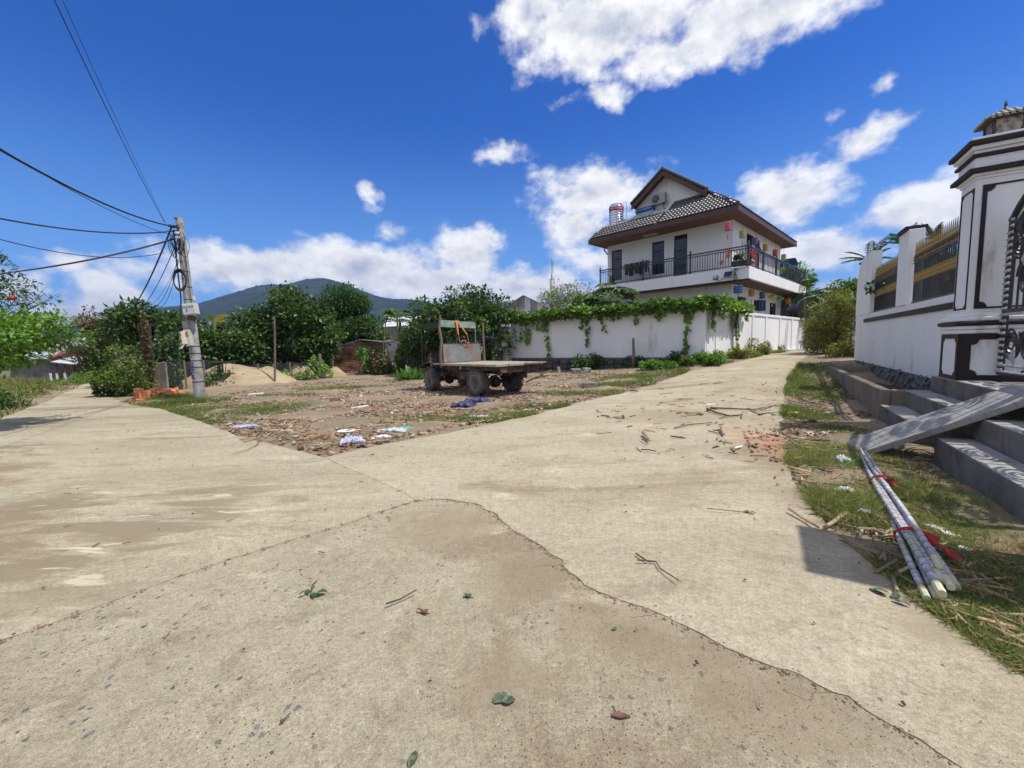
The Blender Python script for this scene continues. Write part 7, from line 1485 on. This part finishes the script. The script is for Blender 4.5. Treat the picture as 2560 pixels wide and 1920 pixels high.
# thin cover on the right verge under the steps and long grass on the left verge
n = 15000; X = 1.8 + g_.random(n) * 4.6; Y = 1.0 + g_.random(n) * 6.5; P = np.stack([X, Y, H(X, Y) - .01], 1); ok = offroad(P, 0) & (np.sin(X * 3.1 + Y * 2) + np.sin(Y * 4.3 - X * 1.7) + g_.normal(size=n) * .8 > .2)
kx_ = (P - np.array(tuple(PC))) @ np.array(tuple(D)); ky = (P - np.array(tuple(PC))) @ np.array(tuple(N_)); ok &= ~(ky > -.72); blades('grass', 'matted thin grass between the lane and the entrance steps', P[ok], np.full(ok.sum(), .055), GRM, 5, 1.1, .0025)
n = 42000; X = -36 + g_.random(n) * 27; Y = 7 + g_.random(n) * 24; ok = (X + Y < -2.5) & (X + Y > -22) & (Y - X < 62); X = X[ok]; Y = Y[ok]; P = np.stack([X, Y, H(X, Y) - .02], 1); ok = offroad(P, 0); P = P[ok]; back = np.clip((-2.8 - P[:, 0] - P[:, 1]) / 6, 0, 1); blades('tall_grass', 'rough grass on the left verge below the bright tree', P, .14 + .5 * back, GRM, 6, .45, .014)
b_ = g_.random(len(P)) < .35; blades('dry_grass', 'dry tall grass on the left verge before the cottage', P[b_] + [.1, 0, 0], (.2 + .6 * back)[b_], GRD, 7, .4, .012)
# ------------------------------------------------------------------ rubble, straw and twigs
lot = l_right[2:] + r_left[1:60]
LOTP = [tuple(p) for p in g2([(420, 1005), (590, 1086), (813, 1140), (1200, 1062), (1481, 996), (1735, 922), (1560, 925), (1290, 938), (1000, 940), (700, 965)])]
def inlot(n, rng): 
    xs = [p[0] for p in LOTP]; ys = [p[1] for p in LOTP]; X = min(xs) + rng.random(n) * (max(xs) - min(xs)); Y = min(ys) + rng.random(n) * (max(ys) - min(ys)); ok = inpoly(X, Y, LOTP) & ~inroad(X, Y); return X[ok], Y[ok]
def chips(name, label, X, Y, size, m, seed, flat=.5, long_=1, cat_='rubble', zoff=.0):
    g_ = np.random.default_rng(seed); n = len(X); base = np.array([(-1, -1, -1), (1, -1, -1), (1, 1, -1), (-1, 1, -1), (-1, -1, 1), (1, -1, 1), (1, 1, 1), (-1, 1, 1)]) * .5; V = base[None] * (1 + .45 * (g_.random((n, 8, 3)) - .5)); s_ = size * (.35 + 1.1 * g_.random(n) ** 2); sc_ = np.stack([s_ * long_, s_ * (.6 + .5 * g_.random(n)) * (1 if long_ == 1 else .12), s_ * flat * (.5 + .8 * g_.random(n)) * (1 if long_ == 1 else .15)], 1); V = V * sc_[:, None]
    a = g_.random(n) * 6.283; tx_ = g_.normal(size=n) * (.3 if long_ == 1 else .08); ca_, sa_ = np.cos(a), np.sin(a); V[:, :, 2] += V[:, :, 0] * np.tan(np.clip(tx_, -.8, .8))[:, None]; Xr = V[:, :, 0] * ca_[:, None] - V[:, :, 1] * sa_[:, None]; Yr = V[:, :, 0] * sa_[:, None] + V[:, :, 1] * ca_[:, None]
    V = np.stack([Xr + X[:, None], Yr + Y[:, None], V[:, :, 2] + (H(X, Y) + sc_[:, 2] * .3 + .03 + zoff)[:, None]], 2).reshape(-1, 3); q_ = np.array([(0, 3, 2, 1), (4, 5, 6, 7), (0, 1, 5, 4), (1, 2, 6, 5), (2, 3, 7, 6), (3, 0, 4, 7)]); T_ = (np.arange(n)[:, None, None] * 8 + q_[None]).reshape(-1, 4); tag(fast(name, V, T_, m), label, cat_, kind='stuff')
gr = np.random.default_rng(9)
def clus(X, Y, ctrs, base=.12):
    w_ = np.full(len(X), base)
    for (px, py, r1, r2, a) in ctrs: p = G(px, py); w_ += a * np.exp(-(((X - p.x) / r1) ** 2 + ((Y - p.y) / r2) ** 2))
    k = gr.random(len(X)) < w_; return X[k], Y[k]
CH1 = mat('brick_chips', (.36, .20, .125), .9, (.30, .20, .14), 6, .2, 30, island=.3); CH2 = mat('stone_chips', (.43, .36, .28), .9, (.29, .23, .165), 5, .3, 30, island=.3); CH3 = mat('earth_clods', (.27, .19, .125), .95, (.17, .12, .08), 5, .4, 30, island=.3); STR = mat('straw', (.42, .31, .18), .9, (.30, .21, .12), 6, .2); STR2 = mat('dry_straw', (.44, .34, .20), .9, (.24, .17, .10), 4, .2, island=.4)
X, Y = clus(*inlot(44000, gr), [(1150, 1005, 3.0, 1.6, .9), (950, 1010, 2.2, 1.6, .6), (1350, 980, 2.5, 2, .5), (760, 990, 2.0, 1.6, .4), (1050, 1025, 2, .8, .6)]); chips('brick_rubble', 'scattered orange brick chips over the empty lot', X, Y, .05, CH1, 21, .35)
X, Y = clus(*inlot(44000, gr), [(820, 1005, 3.0, 1.6, .7), (1350, 960, 3, 2, .7), (640, 1000, 2.0, 1.4, .6), (1000, 975, 3, 2, .5)], .2); chips('stone_rubble', 'scattered pale stone and mortar chips over the empty lot', X, Y, .06, CH2, 22, .35)
X, Y = clus(*inlot(16000, gr), [(950, 1110, 1.2, .5, 1), (700, 1075, 1.5, .5, .8)], .35); chips('earth_clods', 'dark clods of earth over the empty lot', X, Y, .06, CH3, 23, .5)
X, Y = clus(*inlot(30000, gr), [(700, 1070, 1.8, .6, 1), (950, 1110, 1.6, .5, .9), (1150, 1055, 2.5, .6, .7), (1350, 1010, 3, 1, .6), (800, 1040, 2, 1, .5)], .12); chips('straw_litter', 'dry straw and stalks strewn along the edge of the lot', X, Y, .22, STR2, 24, .5, 1.2, 'straw')
X, Y = clus(*inlot(9000, gr), [(930, 1118, .9, .35, 1), (1010, 1110, 1.1, .35, 1), (860, 1105, .8, .3, .7), (700, 1070, 1.2, .4, .3)], .01)
Pz = np.stack([X, Y, H(X, Y) + .04], 1); V, T_ = leaves(Pz, rnd_dirs(len(X), gr) * [1, 1, .25], np.array([0, 0, 1.]) + rnd_dirs(len(X), gr) * .5, .10 + .06 * gr.random(len(X)), np.full(len(X), .06)); tag(fast('fallen_leaves', V, T_, leafmat('leaf_orange_brown', (.42, .20, .06), (.22, .09, .035), .7, .2, .4, .2)), 'orange brown fallen leaves at the corner of the lot', 'leaves', kind='stuff')
gq = np.random.default_rng(91); X, Y = inlot(1500, gq); k_ = gq.random(len(X)) < .55; chips('rubble_lumps', 'larger lumps of broken brick and mortar half sunk in the lot', X[k_], Y[k_], .11, CH2, 61, .5, zoff=-.03)
X, Y = inlot(900, gq); chips('brick_lumps', 'larger pieces of broken orange brick on the lot', X, Y, .09, CH1, 62, .45, zoff=-.02)
# verge on the right: chips, straw
def verge(n, pts): 
    poly = [tuple(p) for p in g2(pts)]; xs = [p[0] for p in poly]; ys = [p[1] for p in poly]; X = min(xs) + gr.random(n) * (max(xs) - min(xs)); Y = min(ys) + gr.random(n) * (max(ys) - min(ys)); ok = inpoly(X, Y, poly); X, Y = X[ok], Y[ok]; k = ((X - PC.x) * N_.x + (Y - PC.y) * N_.y) < -.75; return X[k], Y[k]
X, Y = verge(11000, [(1990, 950), (2070, 940), (2220, 1060), (2130, 1115), (2190, 1180), (2330, 1500), (2240, 1480), (2060, 1300), (1990, 1215), (1950, 1080)]); chips('straw_litter', 'dry stalks and cane trash on the right verge', X, Y, .16, STR2, 31, .5, 1.1, 'straw')
X, Y = verge(9000, [(2010, 960), (2090, 950), (2210, 1060), (2100, 1110), (2000, 1100)]); chips('leaf_trash', 'flat brown trash and bark chips beside the planter', X, Y, .085, mat('bark_trash', (.34, .26, .18), .9, (.20, .145, .10), 5, .3, 30, island=.4), 32, .15, cat_='litter')
X, Y = verge(6000, [(2140, 1180), (2330, 1100), (2560, 1350), (2560, 1700), (2330, 1520)]); chips('straw_litter', 'straw scattered round the sugar cane bundle', X, Y, .12, STR2, 33, .5, 1.1, 'straw')
# bits lying on the lanes
def scatter_lane(n, poly_px, size, m, name, label, seed, long_=1, flat=.4, cat_='litter'):
    poly = [tuple(p) for p in g2(poly_px)]; xs = [p[0] for p in poly]; ys = [p[1] for p in poly]; X = min(xs) + gr.random(n) * (max(xs) - min(xs)); Y = min(ys) + gr.random(n) * (max(ys) - min(ys)); ok = inpoly(X, Y, poly); chips(name, label, X[ok], Y[ok], size, m, seed, flat, long_, cat_, zoff=-.012)
TWG = mat('dark_twig', (.13, .085, .055), .9, (.07, .045, .03), 5, .3)
LANES = [(0, 1060), (480, 1050), (813, 1150), (1200, 1072), (1740, 930), (1960, 960), (1950, 1080), (2060, 1310), (2400, 1640), (2400, 1900), (0, 1900)]
scatter_lane(520, LANES, .045, TWG, 'twig_litter', 'short dark twigs scattered over the lanes', 41, 1.1, .5); scatter_lane(800, LANES, .011, TWG, 'grit', 'dark grit and crumbs scattered over the lanes', 42); scatter_lane(900, LANES, .010, CH2, 'grit', 'pale grit scattered over the lanes', 43)
scatter_lane(260, [(1480, 1030), (1700, 980), (1960, 1000), (1950, 1160), (1560, 1150)], .14, TWG, 'twig_litter', 'dark broken stalks round the middle of the right lane', 44, 1.2, .5); scatter_lane(420, [(1850, 1080), (1970, 1070), (2010, 1200), (1950, 1160), (1880, 1150)], .035, CH1, 'brick_crumbs', 'red brick crumbs at the edge of the right lane', 45)
scatter_lane(120, [(1600, 930), (1980, 920), (1960, 1100), (1500, 1090)], .20, STR2, 'straw_litter', 'loose straw on the right lane', 46, 1.2, .5)
scatter_lane(900, [(1880, 960), (1975, 950), (1960, 1080), (2060, 1310), (1950, 1260), (1870, 1100)], .07, STR2, 'edge_litter', 'straw and husk bits along the right edge of the lane', 47, 1.1, .5); scatter_lane(700, [(1900, 1000), (1965, 1000), (1990, 1215), (2300, 1500), (2250, 1520), (1930, 1230)], .016, TWG, 'edge_grit', 'dark grit along the right edge of the lane', 48)
gk = np.random.default_rng(55); ck = np.array(crack[3:-2]); i_ = gk.integers(0, len(ck), 1500); sp_ = gk.normal(size=(1500, 2)) * (.012 + .05 * gk.random((1500, 1)) ** 3) - .008
chips('crack_grit', 'dark grit and crumbs gathered along the broken slab edge', ck[i_, 0] + sp_[:, 0], ck[i_, 1] + sp_[:, 1], .010, CH3, 71, .5, cat_='grit', zoff=-.028)
jk_ = np.array(joint + seam[:len(seam) // 2]); i_ = gk.integers(0, len(jk_), 500); chips('joint_grit', 'fine grit lying in the straight joints of the lanes', jk_[i_, 0] + gk.normal(size=500) * .02, jk_[i_, 1] + gk.normal(size=500) * .02, .012, CH3, 72, .4, cat_='grit', zoff=-.028)
mc_ = MB()
for k in range(9):
    a_ = ck[int((k + .5) / 9 * len(ck) * .8)]; d_ = Vector((-.5 - .4 * gk.random(), -.6 + .8 * gk.random(), 0)); P_ = [Vector((a_[0], a_[1], float(H(a_[0], a_[1])) + .0018))]
    for j in range(7): P_.append(P_[-1] + d_ * .035 + Vector((gk.normal() * .012, gk.normal() * .012, 0)))
    mc_.tube(P_, [.0028 * (1 - j / 8) + .0004 for j in range(8)], 3)
tag(mc_.build('side_cracks', CH3), 'fine side cracks branching from the broken slab edge', 'cracks', kind='stuff')
# individual branches and stalks
def stick(pts, r_, m, label, name='stick', catg='stick', z=.02):
    P = [G(*p) + Vector((0, 0, z + r_ + (p[0] * 7 % 5) * .004)) for p in pts]; tag(MB().tube(P, [r_ * (1 - .5 * k / len(P)) for k in range(len(P))], 6).build(name, m, smooth=True), label, catg)
stick([(1775, 1023), (1840, 1026), (1880, 1028), (1930, 1020)], .018, TWG, 'long dark branch lying across the right lane edge', 'branch', 'branch'); stick([(1767, 1028), (1790, 1036), (1825, 1045), (1855, 1042)], .022, TWG, 'thick curved dark branch just below the long one', 'branch', 'branch')
stick([(1885, 1028), (1905, 1027), (1935, 1016), (1950, 1020)], .016, STR, 'pale forked stalk at the end of the long dark branch'); stick([(1607, 1090), (1616, 1098), (1621, 1106)], .028, STR, 'short thick pale stalk upright looking near the lane middle'); stick([(1604, 1104), (1612, 1109), (1620, 1114)], .010, TWG, 'thin dark twig touching the short thick pale stalk')
stick([(1802, 1077), (1806, 1086), (1810, 1093)], .026, STR, 'stubby pale stalk on a dark twig near the lane edge'); stick([(1770, 1081), (1790, 1086), (1806, 1093)], .010, TWG, 'dark bent twig under the stubby pale stalk'); stick([(1685, 1074), (1720, 1066), (1780, 1060)], .011, TWG, 'long thin curved twig in the right lane'); stick([(1603, 1130), (1622, 1132), (1641, 1135)], .011, TWG, 'short straight dark twig nearest the tyre marks')
stick([(1576, 980), (1587, 982), (1596, 982)], .024, TWG, 'short black stick by the grass verge of the right lane'); stick([(1698, 1000), (1735, 1000)], .012, STR, 'thin straight pale cane lying on the far right lane'); stick([(1766, 1017), (1788, 1015)], .018, WHP, 'small white strip lying on the right lane'); stick([(1836, 1128), (1855, 1121)], .016, WHP, 'small white scrap near the red stained patch')
stick([(1972, 1284), (2010, 1306), (2046, 1330)], .012, STR, 'slim split stalk reaching from the lane to the cane trash'); stick([(2113, 1295), (2085, 1315), (2060, 1330)], .020, STR, 'broad pale husk crossing the slim split stalk'); stick([(1767, 1281), (1855, 1286)], .004, TWG, 'very thin straight twig left of the wilted sprig')
stick([(1590, 1392), (1620, 1412), (1640, 1413), (1650, 1430), (1697, 1466)], .006, TWG, 'bent dark twig with side stalk in the middle of the slab', 'twig', 'twig'); stick([(1594, 1412), (1640, 1412)], .006, TWG, 'second dark twig crossing the bent one', 'twig', 'twig'); stick([(966, 1522), (1000, 1508), (1042, 1490)], .006, TWG, 'thin curved brown twig on the near slab', 'twig', 'twig')
stick([(600, 1103), (645, 1100)], .022, STR, 'pale cut stalk at the tip of the curved stem'); stick([(645, 1100), (648, 1108), (640, 1118), (615, 1130), (585, 1138)], .009, mat('tan_stem', (.30, .19, .10), .8), 'curved brown stem sweeping from the lot corner over the lane', 'stem', 'stem'); stick([(610, 1108), (650, 1098), (660, 1105)], .016, STR, 'second pale stalk beside the cut one at the lot corner')
stick([(690, 1520), (640, 1580), (560, 1650)], .003, TWG, 'hair thin twig on the near slab') if False else None
stick([(2460, 1760), (2430, 1790)], .014, STR, 'pale stalk end at the lower right verge') if False else None
# larger pieces of rubble, each a thing
def chunk(px, py, d, m, label, rz, name='rubble_block', catg='rubble', tilt=0, holes=False):
    p = G(px, py); M_ = Matrix.Translation(p + Vector((0, 0, d[2] / 2 + .01))) @ Matrix.Rotation(rz, 4, 'Z') @ Matrix.Rotation(tilt, 4, 'Y'); o = MB(M_); o.box((0, 0, 0), d); g_ = random.Random(px); o.v = [v_ + Vector((g_.uniform(-1, 1), g_.uniform(-1, 1), g_.uniform(-.5, .5))) * min(d) * .18 for v_ in o.v]; tag(o.build(name, m, bevel=min(d) * .12), label, catg)
chunk(843, 1006, (.34, .2, .16), CH1, 'red and grey block of broken brickwork on the lot', .4); chunk(1440, 936, (.42, .3, .26), GREYC, 'square grey block before the stone footing', .3); chunk(1466, 935, (.3, .28, .28), PCON, 'pale cube stone right of the square grey block', .1); chunk(1475, 972, (.48, .3, .2), GREYC, 'grey concrete block at the grass edge near the lane', .1)
chunk(1380, 950, (.4, .25, .1), CH2, 'flat pale slab by the stubby marker', .8); chunk(900, 1022, (.05, .5, .06), WHP, 'white plastic pipe end lying on the rubble', -.7, 'pipe_piece', 'pipe', .1) ; chunk(930, 935, (1.0, .1, .06), WOOD, 'pale board lying before the brick shed', .1, 'board', 'board'); chunk(870, 928, (.18, .18, .34), CH1, 'upright orange brick piece beside the shed wall', .2); chunk(897, 930, (.2, .16, .2), mat('pink_plastic', (.65, .18, .14), .5), 'pinkish red pot behind the pale board', .2, 'plastic_pot', 'pot')
chunk(640, 988, (.45, .3, .06), WHP, 'thin white sheet fragment on the left of the lot', .3, 'sheet_piece', 'litter'); chunk(540, 1005, (.2, .16, .12), TINW, 'small pale stone near the power pole', .7); chunk(598, 1000, (.36, .12, .08), CH2, 'long pale stone right of the power pole', -.4); chunk(525, 1018, (.4, .25, .05), CH2, 'flat pale slab in the grass below the power pole', .2); chunk(325, 1003, (.3, .2, .12), CH2, 'pale stone at the left end of the brick heap', .2)
# soft litter
def bag(px, py, r1, r2, h_, m, label, seed, name='plastic_bag', catg='bag', rz=0, z=0):
    g_ = np.random.default_rng(seed); p = G(px, py); n = 22; V = []
    for j in range(n):
        for i in range(n):
            u_, v_ = -1 + 2 * i / (n - 1), -1 + 2 * j / (n - 1); r_ = math.hypot(u_, v_); sq = 1 / max(1, r_ / (.8 + .2 * math.sin(math.atan2(v_, u_) * 3 + seed) + .1 * math.sin(math.atan2(v_, u_) * 7 + seed * 2))); x_, y_ = u_ * sq * r1, v_ * sq * r2; hh = h_ * max(0, 1 - (r_ * .95) ** 2) ** .5 * (.55 + .45 * math.sin(u_ * 9 + seed + v_ * 4) * math.cos(v_ * 8 - u_ * 3)) + abs(g_.normal()) * h_ * .12; V.append((p.x + x_ * math.cos(rz) - y_ * math.sin(rz), p.y + x_ * math.sin(rz) + y_ * math.cos(rz), p.z + .035 + max(0, hh) + z))
    i = (np.arange(n - 1)[:, None] * n + np.arange(n - 1)[None]).ravel(); o = fast(name, V, np.stack([i, i + 1, i + n + 1, i + n], 1), m, smooth=True); tag(o, label, catg); md = o.modifiers.new('s', 'SOLIDIFY'); md.thickness = .004; return o
BLUEF = mat('navy_cloth', (.035, .045, .13), .55, (.02, .025, .08), 8, .6, 14); WB = mat('white_plastic_film', (.72, .74, .80), .3, (.62, .64, .72), 6, .3, 20, trans=.3); LB = mat('pale_blue_film', (.42, .48, .72), .35, (.36, .42, .68), 5, .2); TEAL = mat('teal_film', (.10, .42, .36), .4)
bag(1193, 1010, .42, .2, .16, BLUEF, 'crumpled navy blue cloth, the right hand heap before the truck', 3, 'cloth_heap', 'cloth', .1); bag(1163, 1021, .38, .22, .15, BLUEF, 'crumpled navy blue cloth, the left hand heap nearer the lane', 5, 'cloth_heap', 'cloth', .2); bag(1196, 1046, .25, .10, .04, WB, 'small white scrap of film below the navy cloth', 6)
bag(608, 1072, .30, .12, .05, LB, 'flat pale blue plastic bag at the left edge of the lot', 7, rz=.3); bag(880, 1113, .24, .15, .12, mat('lilac_film', (.66, .64, .84), .3, (.56, .54, .78), 6, .3, 20, trans=.3), 'crumpled lilac white plastic bag at the lot corner', 8); bag(952, 1100, .20, .09, .06, WB, 'small torn white bag between lilac bag and clear sheet', 9, rz=.4); bag(985, 1082, .32, .15, .06, WB, 'clear white plastic sheet spread near the right lane', 10); bag(1012, 1077, .22, .06, .05, TEAL, 'teal edged film at the end of the clear plastic sheet', 12)
t = thing('foam_plate', G(866, 1088) + Vector((0, 0, .04)), 'white oval foam plate lying on the dark earth', 'plate'); MB(Matrix.Translation(G(866, 1088) + Vector((0, 0, .04))) @ Matrix.Scale(.7, 4, (0, 1, 0))).lathe([(.10, 0), (.15, .03), (.165, .045), (.16, .05), (.09, .015)], n=20).build('tray', WHP, t, smooth=True)
bag(1987, 1038, .14, .06, .04, mat('yellow_film', (.75, .62, .03), .4), 'small bright yellow wrapper on the right verge', 13); bag(2072, 1088, .2, .06, .03, WB, 'white torn film in the shade left of the ramp', 14); bag(2024, 1088, .06, .04, .03, WB, 'tiny white scrap left of the torn film', 15); bag(2105, 1160, .08, .10, .08, WB, 'white tied bag scrap left of the sugar cane top', 16); bag(2110, 1235, .12, .06, .04, WB, 'white crumpled paper in the grass left of the sugar cane', 17, name='paper', catg='paper'); bag(2160, 1290, .07, .04, .03, WB, 'small white scrap above the husk', 18)
bag(855, 1170, .0001, .0001, .0001, WB, 'x', 1) if False else None
for (px, py, w_, h_, rz, lb) in ((2345, 1328, .16, .11, .3, 'white plaster shard right of the sugar cane'), (2380, 1345, .13, .09, -.4, 'second white plaster shard touching the first'), (2415, 1382, .10, .07, .5, 'dim plaster shard lying lower in the shade')): chunk(px, py, (w_, h_, .03), WHITE, lb, rz, 'plaster_shard', 'shard', .15)
bag(2352, 1320 + 60, .0001, .0001, .0001, WB, 'x', 1) if False else None
tag(MB().tube([G(2155, 1155) + Vector((0, 0, .06)), G(2120, 1168) + Vector((0, 0, .05)), G(2100, 1175) + Vector((0, 0, .03))], .008, 5).build('green_twine', mat('green_twine', (.03, .40, .15), .5)), 'short bright green twine by the top of the sugar cane', 'twine')
# leaves and sprigs lying on the slabs
def sprig(px, py, items, m, label, name='leaf_sprig', stem=True):
    p = G(px, py) + Vector((0, 0, .004)); t = thing(name, p, label, 'leaf')
    for k, (dx, dy, a, L_, w_) in enumerate(items):
        c = p + Vector((dx, dy, .006 * k)); d = Vector((math.cos(a), math.sin(a), .015)); s_ = Vector((-d.y, d.x, 0)); vs = []
        for i in range(7): f = i / 6; w2 = w_ * math.sin(math.pi * min(.97, f * .93 + .05)) ** .8; c0 = c + d * L_ * f + Vector((0, 0, .005 * math.sin(f * 3.1) + .002 * math.sin(f * 9 + k))); vs += [c0 - s_ * w2 + Vector((0, 0, .005)), c0, c0 + s_ * w2 + Vector((0, 0, .007))]
        MB().add(vs, [(3 * i + j, 3 * i + j + 1, 3 * i + j + 4, 3 * i + j + 3) for i in range(6) for j in range(2)]).build('leaf', m, t, smooth=True)
    if stem: MB().tube([p + Vector((-.01, .05, .004)), p, p + Vector((.05, -.01, .004))], .0022, 4).build('stem', TWG, t)
SG = mat('sprig_green', (.06, .13, .03), .5, (.04, .09, .02), 20, .2); GB_ = mat('grey_green_leaf', (.16, .20, .12), .8, (.05, .07, .04), 45, .6); BL_ = mat('brown_leaf', (.20, .085, .05), .6, (.13, .05, .035), 25, .3)
sprig(775, 1490, [(0, 0, -.2, .075, .018), (-.01, .0, 2.2, .06, .014), (.02, 0, -1.0, .055, .014), (.05, 0, .1, .06, .018), (-.02, 0, -2.5, .045, .012), (0, .02, 1.6, .09, .007)], SG, 'small green leaf sprig on the near slab'); sprig(1250, 1760, [(-.03, .0, .6, .075, .026), (.01, -.005, 0.2, .06, .02)], GB_, 'pale grey green leaf lying near the bottom middle', 'fallen_leaf', False); sprig(1028, 1902, [(-.0, -.03, 1.3, .06, .017)], GB_, 'grey green leaf cut by the bottom edge', 'fallen_leaf', False)
sprig(1545, 1792, [(-.03, 0, -.15, .075, .014)], BL_, 'reddish brown pointed leaf near the bottom middle', 'fallen_leaf'); sprig(1165, 1495, [(-.02, 0, .3, .06, .014), (0, .01, -.8, .04, .01)], GB_, 'withered grey sprig on the near slab'); sprig(1055, 1535, [(-.01, 0, .5, .05, .010), (0, .0, -.5, .045, .009), (0, 0, 2.6, .04, .008)], BL_, 'dry brown leaf below the thin curved twig', 'fallen_leaf'); sprig(2215, 1495, [(0, 0, 1.9, .09, .02), (.02, -.02, .4, .08, .02), (.0, -.04, -.9, .08, .018), (.03, .02, 2.6, .07, .02)], GB_, 'withered grey green leaves beside the cut cane ends'); sprig(1870, 1285, [(0, 0, 1.2, .07, .008), (.01, 0, 2.6, .05, .014), (0, -.01, -.3, .06, .012)], SG, 'wilted dark sprig standing on the right lane')
sprig(1535, 1680 - 102, [(-.01, 0, .4, .03, .01)], SG, 'tiny green leaf among the exposed stones', 'fallen_leaf', False)
# ------------------------------------------------------------------ air
hz = bpy.data.materials.new('haze'); hz.use_nodes = True; t_ = hz.node_tree; t_.nodes.clear(); q = NB(t_); pv_ = q.n('ShaderNodeVolumePrincipled'); pv_.inputs['Color'].default_value = (.42, .58, 1, 1); pv_.inputs['Density'].default_value = 2.0e-4; pv_.inputs['Anisotropy'].default_value = .2
t_.links.new(pv_.outputs[0], q.n('ShaderNodeOutputMaterial').inputs['Volume'])
o = MB().bb(-4600, 4600, -4300, 4450, -40, 345).build('haze', hz); o['kind'] = 'stuff'
